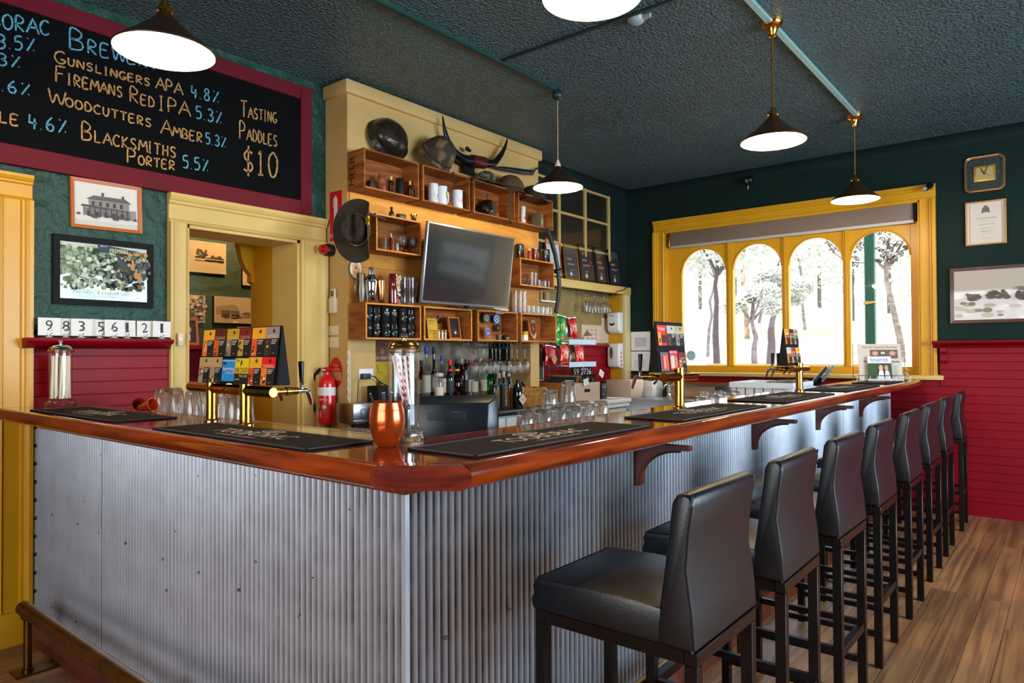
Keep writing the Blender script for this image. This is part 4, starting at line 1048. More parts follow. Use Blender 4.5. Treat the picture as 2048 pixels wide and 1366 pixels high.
# beer taps
def tap(t, m, off=(0, 0, 0), rz=0, s=1.0):
    """tap branch pointing local +Y from off; returns nothing"""
    M = Matrix.Translation(off) @ Matrix.Rotation(rz, 4, 'Z')
    mb = MB(); mb.tube([M @ Vector((0, 0, 0)), M @ Vector((0, .05, 0)), M @ Vector((0, .052, 0)), M @ Vector((0, .066, 0))], [.012, .012, .016, .016], 14)
    for k in range(4): mb.tube([M @ Vector((0, .066 + .009 * k, 0)), M @ Vector((0, .072 + .009 * k, 0))], .0145 - .0005 * k, 14)
    b = mb.build('tap_shank', M_BRASS, t)
    mb = MB().tube([M @ Vector((0, .098, 0)), M @ Vector((0, .125, 0)), M @ Vector((0, .140, -.001)), M @ Vector((0, .146, -.012)), M @ Vector((0, .158, -.052))], [.010, .0095, .009, .0085, .006], 12)
    mb.build('spout', M_CHROME, t)
    MB().tube([M @ Vector((0, .118, .004)), M @ Vector((0, .118, .026)), M @ Vector((0, .117, .034))], [.007, .006, .009], 10).build('lever', M_CHROME, t)
    MB().tube([M @ Vector((0, .117, .034)), M @ Vector((0, .116, .05)), M @ Vector((0, .115, .098)), M @ Vector((0, .115, .104))], [.0065, .0078, .0105, .009], 12).build('tap_handle', M_BLACK, t)
    MB().tube([M @ Vector((.0, .03, -.008)), M @ Vector((-.012, .045, -.03))], .006, 8).build('thumbscrew', M_CHROME, t)


# tap 1: two columns on the short run, tube along Y
t = thing('beer_font', 'brass beer font with two columns and a single tap in front of the doorway', 'beer tap', (1.31, 2.4, BT))
for y in (.117, -.121):
    MB().lathe([(.030, 0), (.030, .006), (.021, .012), (.021, .15), (.0225, .151), (.0225, .156), (.018, .1565), (0, .1565)], (0, y, 0), 24).build('column', M_BRASS, t)
MB().tube([(0, .285, .128), (0, .281, .128), (0, -.29, .122), (0, -.296, .122)], [.014, .0185, .0185, .016], 22).build('manifold', M_BRASS, t)
MB().tube([(0, .005, .1265), (0, -.006, .1265)], .0205, 22).build('joint_ring', M_BRASS, t)
MB().tube([(0, -.296, .122), (0, -.2965, .122)], .015, 20).build('end_cap', M_BRASS, t)
tap(t, M_BRASS, (.016, -.262, .122), -PI / 2)
# tap 2 and 3 on the long run
for (x, lbl, ntap) in ((2.895, 'hammered brass beer font with one tap, middle of the long bar', 1), (4.635, 'far brass beer font with two taps, nearer the window', 2)):
    t = thing('beer_font', lbl, 'beer tap', (x, 1.385, BT))
    MB().lathe([(.030, 0), (.030, .006), (.022, .012), (.022, .175), (.0235, .176), (.0235, .182), (0, .1825)], n=24).build('column', M_BRASS, t)
    MB().tube([(-.155, 0, .143), (-.15, 0, .143), (.17, 0, .141), (.175, 0, .141)], [.02, .0205, .0205, .016], 22).build('manifold', M_BRASS, t)
    tap(t, M_BRASS, (-.125, .012, .141), .0)
    if ntap == 2: tap(t, M_BRASS, (-.02, .012, .141), 0)


# menu card stands on the fonts
def tcard(x0, z0, x1, z1, head, tc, txt='TOOBORAC', pic='#c8862e', body='#14110f', dot='#1c1611'):
    w, h = x1 - x0, z1 - z0
    S = [('r', x0, z0, x1, z1, body), ('r', x0, z0 + h * .60, x1, z1, head), ('r', x0, z0, x0 + w * .42, z0 + h * .6, pic), ('e', x0 + w * .6, z1 - h * .14, w * .09, h * .065, dot),
         ('t', 'T', x0 + w * .57, z1 - h * .17, x0 + w * .63, z1 - h * .11, head), ('t', txt, x0 + w * .08, z0 + h * .62, x0 + w * .92, z0 + h * .73, tc)]
    r_ = random.Random(int(x0 * 9999) + int(z0 * 777))
    for k in range(5): S.append(('e', x0 + w * r_.uniform(.08, .34), z0 + h * r_.uniform(.06, .52), w * r_.uniform(.03, .08), h * r_.uniform(.03, .08), r_.choice(['#2a1a10', '#a83418', '#e8d8a8', '#3a2a18'])))
    for k in range(3): S.append(('r', x0 + w * .5, z0 + h * (.53 - .06 * k), x0 + w * (.9 - .06 * k), z0 + h * (.555 - .06 * k), '#cfc6b8'))
    S.append(('r', x0 + w * .6, z0 + h * .08, x0 + w * .8, z0 + h * .1, '#8a8478'))
    return S


def stand(name_label, loc, rz, w, h, lean, cards, side):
    t = thing('menu_stand', name_label, 'menu stand', loc, rz)
    M = Matrix.Rotation(-lean, 4, 'X')
    dpt = h * math.tan(lean) * 2 + .01
    MB().prism([(0, 0), (h * math.sin(lean), h * math.cos(lean)), (h * math.sin(lean) + .004, h * math.cos(lean)), (dpt, 0)], 'x', -w / 2, w / 2).build('easel', M_BLKM, t, bevel=.0015, seg=1)
    for i, (nm, sh) in enumerate(cards):
        xs_ = [q for s_ in sh if s_[0] == 'r' for q in (s_[1], s_[3])]; zs_ = [q for s_ in sh if s_[0] == 'r' for q in (s_[2], s_[4])]
        dy = -.0035 - .0012 * (i % 2)
        art('menu_card', [('r', min(xs_) - .0008, min(zs_) - .0008, max(xs_) + .0008, max(zs_) + .0008, '#2c2620')] + sh, t, .00015, (0, dy, 0), M)
        if i % 6 == 0: pass
    return t


ORG, DKR, OLV, TAN, GRY = '#e8a020', '#5a1710', '#b98f1c', '#b8925c', '#9a8278'
cards = []
hs = [(ORG, '#e8c060', '#d8701c'), (DKR, '#c9a084', '#d05a1c'), (OLV, '#d8c070', '#8a7a5c'), ('#7a150c', '#c89070', '#b89438'), ('#f09a18', '#f0c060', '#d8541c'), (GRY, '#d8c4b4', '#3a2a1c')]
W_ = .515; x = -W_ / 2
cw = (W_ - .004) / 6
for k, (a, b, c) in enumerate(hs): cards.append(('c', tcard(x + .002 + cw * k, .098, x + cw * (k + 1), .196, a, b, pic=c)))
lows = [(TAN, '#caa874', '#9a8260'), (TAN, '#caa874', '#9a8260'), None, None, (ORG, '#f0c060', '#d8441c'), ('#e01410', '#f0c0a0', '#e87a1c')]
for k, v in enumerate(lows):
    x0, x1 = x - .012 + cw * 1.0 * k + .002, x - .012 + cw * (k + 1)
    if v: cards.append(('c', tcard(x0 + (.004 if k > 3 else 0), .0, x1 + (.004 if k > 3 else 0), .094, v[0], v[1], pic=v[2])))
    elif k == 2:
        cards.append(('c', [('r', x0, .008, x1 + .004, .086, '#1a86c8'), ('r', x0, .079, x1 + .004, .083, '#7cc0e8'), ('t', 'Sparkling', x0 + .004, .045, x1, .058, '#f0e0e8'), ('t', 'ALE', x0 + .03, .034, x1 - .002, .043, '#f0c030')] + [('e', x0 + .008 + .007 * j, .018 + .008 * (j % 4), .002, .002, '#8ad0f0') for j in range(8)] + [('r', x0 + .006, .068, x0 + .028, .076, '#16222c')]))
    else:
        cards.append(('c', [('r', x0 + .004, 0, x1 + .012, .09, '#14140c'), ('r', x0 + .004, .056, x1 + .012, .09, '#e0bc18'), ('r', x0 + .004, .036, x1 + .012, .058, '#d8b41c'), ('t', 'TOOBORAC', x0 + .007, .078, x0 + .034, .086, '#4a3c10'), ('t', 'WINE COUNTRY', x0 + .006, .038, x1 + .010, .057, '#1c180c'), ('t', 'PALE ALE', x0 + .036, .024, x1 + .006, .032, '#d8c890'), ('p', [(x0 + .042, .06), (x0 + .052, .074), (x0 + .046, .086), (x0 + .04, .074)], '#2a2410'), ('r', x0 + .01, .014, x0 + .04, .018, '#a89a60')]))
stand('black stand with two rows of tall beer cards on the twin column font', (1.285, 2.300, BT + .148), -PI / 2, W_, .2, .10, cards, 1)
W_ = .20; x = -.1; cw = .065
cards = [('c', [('r', x + .003, .118, x + .066, .208, '#d8281c'), ('t', 'TOOBORAC', x + .008, .185, x + .06, .198, '#f4d8c8'), ('r', x + .008, .12, x + .026, .178, '#e89a2c'), ('r', x + .03, .13, x + .062, .165, '#38201c'), ('t', '1', x + .013, .13, x + .021, .15, '#1a120c')]),
         ('c', tcard(x + .069, .118, x + .131, .208, '#b0a698', '#d8d0c0', pic='#4a3c2c')), ('c', tcard(x + .134, .118, x + .197, .208, '#a8946c', '#d8c8a8', pic='#8a7a60')),
         ('c', [('r', x + .006, .005, x + .064, .088, '#5c5c60'), ('r', x + .012, .012, x + .062, .076, '#d8502c'), ('t', 'TOOBORAC', x + .028, .016, x + .04, .072, '#f0e0d8', True), ('r', x + .012, .012, x + .026, .074, '#a8283c')]),
         ('c', [('r', x + .074, .008, x + .134, .096, '#c8242c'), ('t', 'MEAT RAFFLE', x + .078, .084, x + .13, .092, '#f4dcd8'), ('r', x + .08, .016, x + .108, .074, '#c8b894'), ('t', 'FRIDAY', x + .114, .016, x + .126, .072, '#f4c8c0', True), ('r', x + .08, .066, x + .108, .074, '#9ab0b8')]),
         ('c', tcard(x + .138, .003, x + .196, .086, '#7a2418', '#caa084', pic='#c87a3c'))]
stand('black stand of beer cards on the middle font, red card at top left', (2.868, 1.398, BT + .164), 0, .205, .225, .10, cards, 1).scale = (1.34, 1, 1)
cards = []
for r_ in range(2):
    for k, hc in enumerate(((ORG, DKR, '#a8946c') if r_ == 0 else ('#c8c0b4', '#b03c1c', '#e8a824'))):
        cards.append(('c', tcard(-.098 + .066 * k, .018 + .118 * (1 - r_), -.034 + .066 * k, .018 + .118 * (1 - r_) + .098, hc, '#e8d8b8', pic='#d0702c' if k < 2 else '#8a8478')))
stand('small distant stand of beer cards on the far font, two rows of three', (4.578, 1.398, BT + .164), 0, .205, .235, .10, cards, 1).scale = (1.36, 1, 1)


# ------------------------------------------------------------ glassware
def tumbler_prof(r0, r1, h):
    """inverted ribbed tumbler: base up"""
    return [(r1, 0), (r1 - .003, 0), (r0 - .006, h - .022), (0, h - .02)][::-1] and [(r1 - .0025, 0), (r1, 0), (r1, .004), (r1 - .001, .03), (r0, h - .006), (r0 - .004, h), (r0 * .7, h), (r0 * .6, h - .003), (0, h - .003)]


def mk_glass(name, label, group, loc, r0=.031, r1=.040, h=.14, ribs=9):
    t = thing(name, label, 'glass', loc, 0, group)
    out = [(r1, 0), (r1, .003), (r1 - .0008, h * .22), (r0 + .001, h - .008), (r0 - .003, h), (r0 * .75, h), (r0 * .6, h - .004), (0, h - .004)]
    inn = [(0, h - .022), (r0 - .009, h - .02), (r0 - .005, h - .03), (r1 - .0042, h * .22), (r1 - .0022, .0005), (r1, 0)]
    MB().lathe(inn + out[1:], n=ribs * 2, flute=(h * .2, h - .01, .05), caps=False).build('bowl', M_GLASS, t)
    return t


ORD = 'first second third fourth fifth sixth seventh eighth ninth tenth eleventh twelfth thirteenth fourteenth fifteenth sixteenth seventeenth eighteenth nineteenth twentieth'.split() + ['twenty first', 'twenty second']


def row(proto, pts, label, group):
    for k, p in enumerate(pts):
        o_ = proto if k == 0 else dup(proto, p, rs.random() * 6, None, group)
        o_.location = p
        if label: o_['label'] = label[k] if isinstance(label, list) else label % ORD[k]


# shelf under and behind the bar
t = thing('under_bar_bench', 'low bench behind the bar carrying upturned glasses and the till', 'bench', (1.43, 1.51, 0))
st_m = mat('bench_grey', '#8d8f90', .4, metal=.6)
MB().box((.0, .03, 1.02), (4.4, .37, 1.04)).box((0, .03, 0), (.02, .37, 1.02)).box((4.38, .03, 0), (4.4, .37, 1.02)).build('shelf', st_m, t)
MB().box((.0, .38, 1.085), (.30, 2.45, 1.10)).box((.0, .38, 0), (.02, .4, 1.085)).box((.0, 2.43, 0), (.30, 2.45, 1.085)).build('tray', st_m, t)
GL = 'upturned ribbed beer glasses on the left behind the bar'
g = mk_glass('beer_glass', 'upturned clear beer glass among those behind the short run of bar', GL, (0, 0, 0))
L1 = []
for (px, gy) in ((323, 1.50), (352, 1.53), (386, 1.50), (398, 1.58), (350, 1.60), (442, 1.50), (447, 1.60), (470, 1.50), (490, 1.58), (330, 1.58)):
    q_ = W(px, 800, 'x', gy); L1.append((gy, q_.y, 1.10))
L1.sort(key=lambda q_: -q_[1])
row(g, L1, '%s upturned glass from the left behind the short run of the bar', GL)
GL = 'upturned ribbed beer glasses on the right behind the bar'
g = mk_glass('beer_glass', 'upturned ribbed beer glass in the row behind the long bar', GL, (0, 0, 0), .032, .041, .145)
L1 = []
for (px, gy) in ((1052, 1.60), (1088, 1.59), (1118, 1.62), (1147, 1.60), (1176, 1.62), (1202, 1.66), (1070, 1.70), (1104, 1.71), (1138, 1.72), (1166, 1.73)):
    q_ = W(px, 830, 'y', gy); L1.append((q_.x, gy, 1.04))
row(g, L1, ['%s ribbed upturned glass from the left, %s row behind the long bar' % (ORD[k if k < 6 else k - 6], 'front' if k < 6 else 'back') for k in range(10)], GL)
MB_t = thing('glass_tray', 'small clear tray raised behind the glasses', 'tray', (2.46, 1.79, 1.0405))
MB().box((-.14, -.03, .0), (.14, .05, .06)).build('tray', M_STEEL, MB_t)
q_ = W(1100, 800, 'y', 1.79); q2 = W(1131, 790, 'y', 1.80)
g = mk_glass('beer_glass', 'upturned beer glass raised above the row, left one of two', 'raised glasses', (q_.x, 1.79, 1.101), .031, .040, .142)
dup(g, (q2.x + .02, 1.80, 1.13), .4, 'tallest upturned beer glass, right one of the raised two', 'raised glasses')
MB().cbox((q2.x + .02 - 2.46, .01, .075), (.09, .06, .028)).build('riser', M_STEEL, MB_t)
GL = 'upturned glasses by the sink end'
g = mk_glass('beer_glass', 'small upturned glass in the bright cluster beyond the middle font', GL, (0, 0, 0), .028, .036, .12)
L1 = []
for px, gy in ((1400, 1.60), (1414, 1.68), (1428, 1.60), (1442, 1.68), (1456, 1.6), (1470, 1.68), (1408, 1.76), (1436, 1.76)):
    q_ = W(px, 795, 'y', gy); L1.append((q_.x, gy, 1.04))
row(g, L1, '%s small glass of the bright cluster beyond the middle font', GL)
GL = 'low glasses at the inner corner'
g = mk_glass('small_glass', 'small glass whose rim just shows over the inner corner of the bar', GL, (0, 0, 0), .026, .032, .09)
row(g, [(1.49 + .07 * (k % 3), 1.80 + .075 * (k // 3), 1.045) for k in range(11)], '%s little glass counted along the inner corner of the bar', GL)
MB().box((0, .26, .93 + .09), (.26, .68, 1.04)).build('low_tray', st_m, bpy.data.objects['under_bar_bench'])

# tipped orange cup by the first mat
t = thing('copper_cup', 'shiny orange metal cup lying on its side near the left wall mat', 'cup', (W(290, 812, 'x', 1.37).x, W(290, 812, 'x', 1.37).y, BT + .022), 0)
for k, (dx, ang) in enumerate(((0, .4), (.07, -.3))):
    M = Matrix.Translation((0, dx, 0)) @ Matrix.Rotation(1.35, 4, Vector((math.cos(ang), math.sin(ang), 0)))
    MB().lathe([(0, -.03), (.014, -.03), (.02, 0), (.03, .045), (.028, .045), (.018, 0), (0, -.02)], n=24, mtx=M).build('cup', M_COPPER, t)

# table numbers on the left ledge
xs = [(9, 97, 626, 0), (8, 131, 628, 1), (3, 162, 629, 0), (5, 199, 627, 1), (6, 228, 629, 0), (1, 253, 631, 1), (2, 289, 631, 1), (1, 322, 634, 0)]
for k, (n_, px, py, back) in enumerate(xs):
    y_ = 3.985 if back else 3.965
    b = W(px, 672, 'y', y_)
    lb = {9: 'first from the left', 8: 'second from the left', 3: 'third from the left', 5: 'fourth from the left, tilted', 6: 'in the middle', 2: 'overlapping the last card'}.get(n_, 'behind and right of the six card' if k == 5 else 'rightmost, beside the pale door frame')
    t = thing('table_number', 'white table number %d in a chrome stand, %s' % (n_, lb), 'table number', (b.x, y_, 1.4905), 0, 'table numbers on the red ledge', 0, (0, 0, 0, .05, 0, 0, -.02, .02)[k])
    MB().lathe([(0, 0), (.022, 0), (.023, .003), (.016, .007), (.006, .010), (.004, .016), (0, .016)], n=18).build('base', M_CHROME, t)
    MB().tube([(.016 * math.cos(a * PI / 8), -.004, .032 + .016 * math.sin(a * PI / 8)) for a in range(16)], .0012, 6, closed=True).build('ring', M_CHROME, t)
    MB().tube([(.016 * math.cos(a * PI / 8), .002, .032 + .016 * math.sin(a * PI / 8)) for a in range(16)], .0012, 6, closed=True).build('ring', M_CHROME, t)
    cd = MB().box((-.046, -.0016, .012), (.052, -.0002, .100)).build('card', M_PAPER, t)
    art('numeral', [('t', str(n_), -.014 if n_ != 1 else -.006, .036, .018 if n_ != 1 else .010, .088, '#2c2a2e')], t, .0003, (0, -.0018, 0))

# newspaper rack
b = W(1770, 757, 'y', 1.34)
NRZ = -1.18
t = thing('newspaper_rack', 'wire rack holding folded newspapers at the window end of the bar', 'newspaper rack', (6.50, 1.27, BT + .001), NRZ)
wire = MB()
wm = mat('thin_chrome_wire', '#b8bcc0', .25, metal=1)
for x in (-.2, .2):
    wire.tube([(x, -.06, .0), (x, .12, .0), (x, .14, .30), (x + .0, .13, .32)], .003, 6)
for z in (.0, .05): wire.tube([(-.2, -.06, z), (.2, -.06, z)], .003, 6)
for k in range(9): wire.tube([(-.2 + .05 * k, -.06, 0), (-.2 + .05 * k, -.06, .05)], .0022, 6)
for z in (.08, .16, .24, .30): wire.tube([(-.2, .13, z), (.2, .13, z)], .0022, 6)
for k in range(5): wire.tube([(-.2 + .1 * k, -.06, 0), (-.2 + .1 * k, .12, 0)], .0022, 6)
for x in (.2,):
    for k in range(6): wire.tube([(x, -.06 + .03 * k, .01 + .04 * k), (x, .13, .03 + .045 * k)], .0018, 6)
wire.build('wire_frame', wm, t)
def paper_thing(label, w, h, y, lean, sh, loc, rz, cat='newspaper', nm='newspaper', th=.012):
    t = thing(nm, label, cat, loc, rz, None, -lean)
    MB().box((-w / 2, 0, 0), (w / 2, th, h)).build('pages', mat('newsprint', '#cfc3b8', .8), t, bevel=.002, seg=1)
    art('print', [tuple([s[0]] + list(scale_shape(s, w, h))) for s in sh], t, .0003, (0, -.0004, h / 2))
    return t
R_ = Matrix.Rotation(NRZ, 3, 'Z')
o1 = Vector((6.50, 1.27, BT + .006)) + R_ @ Vector((-.01, -.015, 0)); o2 = Vector((6.50, 1.27, BT + .006)) + R_ @ Vector((-.02, -.04, 0))
ns = [('r', 0, 0, 1, 1, '#c9bcb0'), ('t', 'North Central Review', .12, .88, .92, .95, '#3a3432'), ('r', .28, .6, .92, .84, '#6a5444'), ('e', .4, .74, .07, .06, '#c89a84'), ('e', .8, .74, .07, .06, '#c89a84'), ('r', .5, .7, .66, .8, '#3c3a34'), ('r', .53, .72, .63, .78, '#c8c8c0'),
      ('t', 'Spotlight on estate', .12, .46, .95, .56, '#2c2826')] + [('r', .12 + .42 * (k % 2), .40 - .03 * (k // 2), .48 + .42 * (k % 2), .41 - .03 * (k // 2), '#9c9088') for k in range(22)]
paper_thing('folded local newspaper with a large masthead standing in the wire rack', .33, .32, 0, .25, ns, o1, NRZ)
tr = [('r', 0, 0, 1, 1, '#e4dcd8'), ('r', 0, .08, 1, .72, '#2e4a2a'), ('r', .4, .0, .9, .5, '#20241f'), ('t', 'tourist', .12, .78, .88, .95, '#4a78b0'), ('e', .55, .52, .09, .13, '#d8a488'), ('e', .78, .52, .08, .12, '#c89478'), ('p', [(.38, .05), (.48, .42), (.64, .42), (.68, .05)], '#e0dcd8'), ('p', [(.7, .05), (.72, .4), (.86, .42), (.96, .05)], '#d8d4d0'), ('r', .1, 0, .9, .07, '#c8c0b8')]
paper_thing('small colour tourist magazine in front of the newspaper in the rack', .18, .21, 0, .25, tr, o2, NRZ, 'magazine', 'magazine', .006)

# glass rack and till at the far end
t = thing('glass_rack', 'pale plastic dishwasher rack of glasses on the far end of the bar', 'glass rack', (5.30, 1.78, 1.0405))
rk = MB()
for k in range(8):
    rk.box((-.25 + .066 * k, -.22, .0), (-.243 + .066 * k, .22, .11)); 
for k in range(7): rk.box((-.25, -.22 + .066 * k, 0), (.22, -.213 + .066 * k, .11))
rk.box((-.26, -.23, .1), (.23, -.22, .14)).box((-.26, .22, .1), (.23, .23, .14)).box((-.26, -.22, .1), (-.25, .22, .14)).box((.22, -.22, .1), (.23, .22, .14))
rk.build('rack', mat('rack_white', '#dfe6ea', .4), t)
MB().box((4.05, .03, 1.02), (4.6, .5, 1.04)).build('end_shelf', st_m, bpy.data.objects['under_bar_bench'])
GL = 'glasses in the far rack'
g = mk_glass('rack_glass', 'upturned glass standing in the pale dishwasher rack', GL, (0, 0, 0), .024, .029, .13, 7)
row(g, [(5.08 + .066 * i, 1.593 + .066 * j, 1.06) for i in range(7) for j in range(3)], ['%s glass along the pale rack, %s row' % (ORD[i], ('bar side', 'middle', 'window side')[j]) for i in range(7) for j in range(3)], GL)


def till(label, loc, rz, w, h, tilt, backz, base=True):
    """touchscreen till seen from behind; local -Y is its back"""
    t = thing('till', label, 'till', loc, rz)
    M = Matrix.Translation((0, 0, backz)) @ Matrix.Rotation(tilt, 4, 'X')
    mb = MB(); hw, hh = w / 2, h / 2
    k = 0
    outer = [(-hw, -hh), (hw, -hh), (hw, hh), (-hw, hh)]; inner = [(-hw * .72, -hh * .9), (hw * .72, -hh * .9), (hw * .80, hh * .78), (-hw * .80, hh * .78)]
    for (p_, y_) in ((outer, .025), (outer, 0), (inner, -.035)):
        for a_, b_ in p_: mb.v.append(M @ Vector((a_, y_, b_)))
    mb.face([3, 2, 1, 0]); mb.face([8, 9, 10, 11])
    for s_ in (0, 4):
        for i in range(4):
            j = (i + 1) % 4; mb.face([s_ + i, s_ + j, s_ + 4 + j, s_ + 4 + i])
    mb.build('housing', mat('till_black', '#0d1319', .32), t, bevel=.006)
    MB().box((-hw - .002, .0255, -hh - .002), (hw + .002, .032, hh + .002), M).build('screen', M_BLACK, t)
    MB().box((-hw * .5, -.0375, hh * .34), (hw * .3, -.035, hh * .56), M).build('cover_plate', mat('till_panel', '#131b23', .28), t, bevel=.001, seg=1)
    MB().tube([M @ Vector((-hw * .7, -.036, -hh * .12)), M @ Vector((hw * .28, -.036, -hh * .12))], .0025, 6).build('groove', mat('till_edge_light', '#3a4c5c', .3), t)
    if base:
        MB().prism([(-.10, 0), (.09, 0), (.09, .02), (-.02, .035), (-.10, .02)], 'x', -.11, .11).build('base', M_BLACK, t, bevel=.004)
        MB().prism([(-.06, .02), (.0, .02), (.03, backz), (-.03, backz)], 'x', -.06, .06).build('neck', M_BLACK, t, bevel=.006)
    return t


p = Vector((FW.x, FW.y, 0)) * 2.5 + RT * ((903 - 1024) / CF * 2.5)
tl = till('black touchscreen till seen from behind, to the right of the straw dispenser', (p.x, p.y, .93), YAW - PI / 2 + .05, .335, .27, -.12, .185)
MB().box((.28, .0, .90), (.72, .9, .93)).build('till_shelf', st_m, bpy.data.objects['under_bar_bench'])
MB().box((.3, .02, 0), (.7, .85, .90)).build('till_cupboard', mat('bench_cupboard', '#3a3634', .6), bpy.data.objects['under_bar_bench'])
hub = MB().lathe([(.0, 0), (.045, 0), (.045, .012), (0, .014)], n=20, mtx=Matrix.Translation((-.02, -.045, .07)) @ Matrix.Rotation(PI / 2, 4, 'X')).build('hinge_cover', mat('till_panel', '#131b23', .28), tl)
p = W(1655, 735, 'y', 1.60)
t = thing('till', 'small dark till turned edge-on beyond the far font', 'till', (p.x, 1.70, 1.0405), .0)
MB().prism([(-.12, 0), (.13, 0), (.13, .05), (.09, .065), (-.10, .065), (-.12, .05)], 'x', -.15, .13).build('base', M_BLACK, t, bevel=.006)
M = Matrix.Translation((0, .06, .05)) @ Matrix.Rotation(.26, 4, 'Z') @ Matrix.Rotation(.68, 4, 'X')
MB().box((-.15, -.014, 0), (.15, .014, .24), M).build('screen', mat('till_black', '#0d1319', .32), t, bevel=.006)
M2 = Matrix.Translation((0.02, -.03, .09)) @ Matrix.Rotation(.26, 4, 'Z') @ Matrix.Rotation(.60, 4, 'X')
MB().box((-.08, -.012, .03), (.10, .010, .19), M2).build('customer_display', mat('display_grey', '#5a7484', .3), t, bevel=.004)
MB().tube([(.0, 0, .05), (.0, -.04, .15)], .024, 12).build('neck', M_BLACK, t)

# ============================================================ CRATES AND CHIMNEY
YF, YB = 3.62, 3.793


def crate(label, pa, pb, yref, z0, z1, m=M_CRATE, face=None, back=True, th=.011, group='timber crates fixed to the chimney'):
    x0, x1 = W(pa, yref, 'y', YF).x, W(pb, yref, 'y', YF).x
    t = thing('crate', label, 'crate', (x0, YF, z0), 0, group)
    w, d, h = x1 - x0, YB - YF, z1 - z0; fm = face or m
    MB().box((0, 0, 0), (th, d, h)).build('side_board', m, t); MB().box((w - th, 0, 0), (w, d, h)).build('side_board', m, t)
    MB().box((th, 0, h - th), (w - th, d, h)).build('top_board', m, t); MB().box((th, 0, 0), (w - th, d, th)).build('bottom_board', m, t)
    n = 3
    for k in range(n):
        MB().box((th, d - .006, th + (h - 2 * th) * k / n + .001), (w - th, d, th + (h - 2 * th) * (k + 1) / n - .001)).build('back_board', m, t)
    if face:
        rim_frame(MB(), 0, 0, w, h, th + .001, -.002, .0).build('front_edge', face, t)
    return t, x0, x1


TZ0, TZ1, LZ0, LZ1 = 2.50, 2.762, 1.500, 1.744
c1, *_ = crate('dark timber crate at the left end of the top row, stencilled on its side', 728, 838, 350, TZ0, TZ1)
art('stencil', [('t', 'MELB', -.155, .03, -.10, .22, '#1c0f08', True)], c1, .0004, (0, 0, 0), Matrix.Translation((-.0006, 0, 0)) @ Matrix.Rotation(-PI / 2, 4, 'Z'))
crate('timber crate of the top row holding three white steins', 846, 940, 370, TZ0, TZ1)
crate('timber crate of the top row holding an old lantern', 948, 1030, 410, TZ0, TZ1)
crate('timber crate at the right end of the top row, with a spice tin', 1037, 1106, 430, TZ0, TZ1)
cm, mx0, mx1 = crate('timber crate beside the slouch hat, left of the television', 752, 842, 480, 2.098, 2.345, M_CRATE, M_CRATEL)
cr, rx0, rx1 = crate('timber crate right of the television with small glasses inside', 1040, 1108, 520, 1.975, 2.21, M_CRATE, M_CRATEL)
low = []
for lb, a, b in (('bottom row crate filled with black drink coolers', 731, 842), ('bottom row crate with a framed medal', 848, 944), ('bottom row crate with round badges', 955, 1035), ('bottom row crate with a shield plaque', 1042, 1112)):
    low.append(crate(lb, a, b, 640, LZ0, LZ1, M_CRATE, M_CRATEL))


def X(px, py=640, y=None): return W(px, py, 'y', y or YF).x


# black drink coolers in the first low crate
def cooler(loc, k, tilt=0):
    lb = ['black cooler with %s' % s for s in ('a white label at top left', 'a sketched label, second in top row', 'pale capitals, third in top row', 'pale capitals, fourth in top row', 'one pale letter, fifth in top row', 'a small label, top right',
          'two pale letters, bottom left', 'a line drawing, second in bottom row', 'a drawing and yellow splash, third in bottom row', 'a square label, fourth in bottom row', 'three pale capitals, fifth in bottom row', 'a wide label, bottom right')][k]
    t = thing('drink_cooler', lb, 'drink cooler', loc, 0, 'black drink coolers in the crate')
    MB().lathe([(0, 0), (.028, 0), (.031, .004), (.0325, .10), (.030, .104), (0, .1045)], n=18).build('sleeve', M_BLKM, t)
    M = Matrix.Scale(1, 4)
    c = '#d8d4d0'; sh = []
    if k in (0, 1, 5, 9, 11): sh += [('r', -.022, .066, .022 if k != 5 else .006, .092, '#c8c0c8')]
    if k in (2, 3): sh += [('t', 'OORAC', -.024, .058, .024, .072, c), ('e', -.006, .084, .007, .006, c), ('r', -.01, .05, .012, .052, c)]
    if k in (4,): sh += [('t', 'C', -.02, .058, -.008, .072, c)]
    if k in (6, 7): sh += [('t', 'TOO', -.01, .058, .022, .071, c)]
    if k == 10: sh += [('t', 'RAC', -.018, .058, .018, .071, c), ('r', -.008, .05, .008, .052, c)]
    if k in (7, 8): sh += [('p', [(-.018, .076), (.0, .095), (.022, .09), (.008, .078)], '#b8b4b4'), ('p', [(-.013, .08), (.0, .091), (.012, .088)], '#1c1c1e')]
    if k in (0, 1, 4, 5, 7, 8, 9, 11):
        r_ = random.Random(k)
        for j in range(16): sh.append(('e', r_.uniform(-.022, .024), r_.uniform(.015, .045), .0016, .0016, r_.choice(['#e8e0d8', '#3a9ad0', '#e0d020', '#2ab0a0'])))
        sh.append(('p', [(-.02, .028), (.022, .042), (.022, .047), (-.02, .034)], '#d8dce0'))
    if sh:
        o = art('label_print', sh, t, .0002, (0, 0, 0))
        for v in o.data.vertices:  # wrap the print round the sleeve
            a = v.co.x / .0325; rr = .0329 - v.co.y; v.co.x = rr * math.sin(a); v.co.y = -rr * math.cos(a)
    return t


lx0, lx1 = low[0][1] + .016, low[0][2] - .016
for r_ in range(2):
    for c_ in range(6):
        k = r_ * 6 + c_
        cooler((lx0 + .031 + (lx1 - lx0 - .08) * c_ / 5, YF + .045 + (.012 if c_ % 2 else 0), LZ0 + .0115 + (.106 if r_ == 0 else 0)), k)

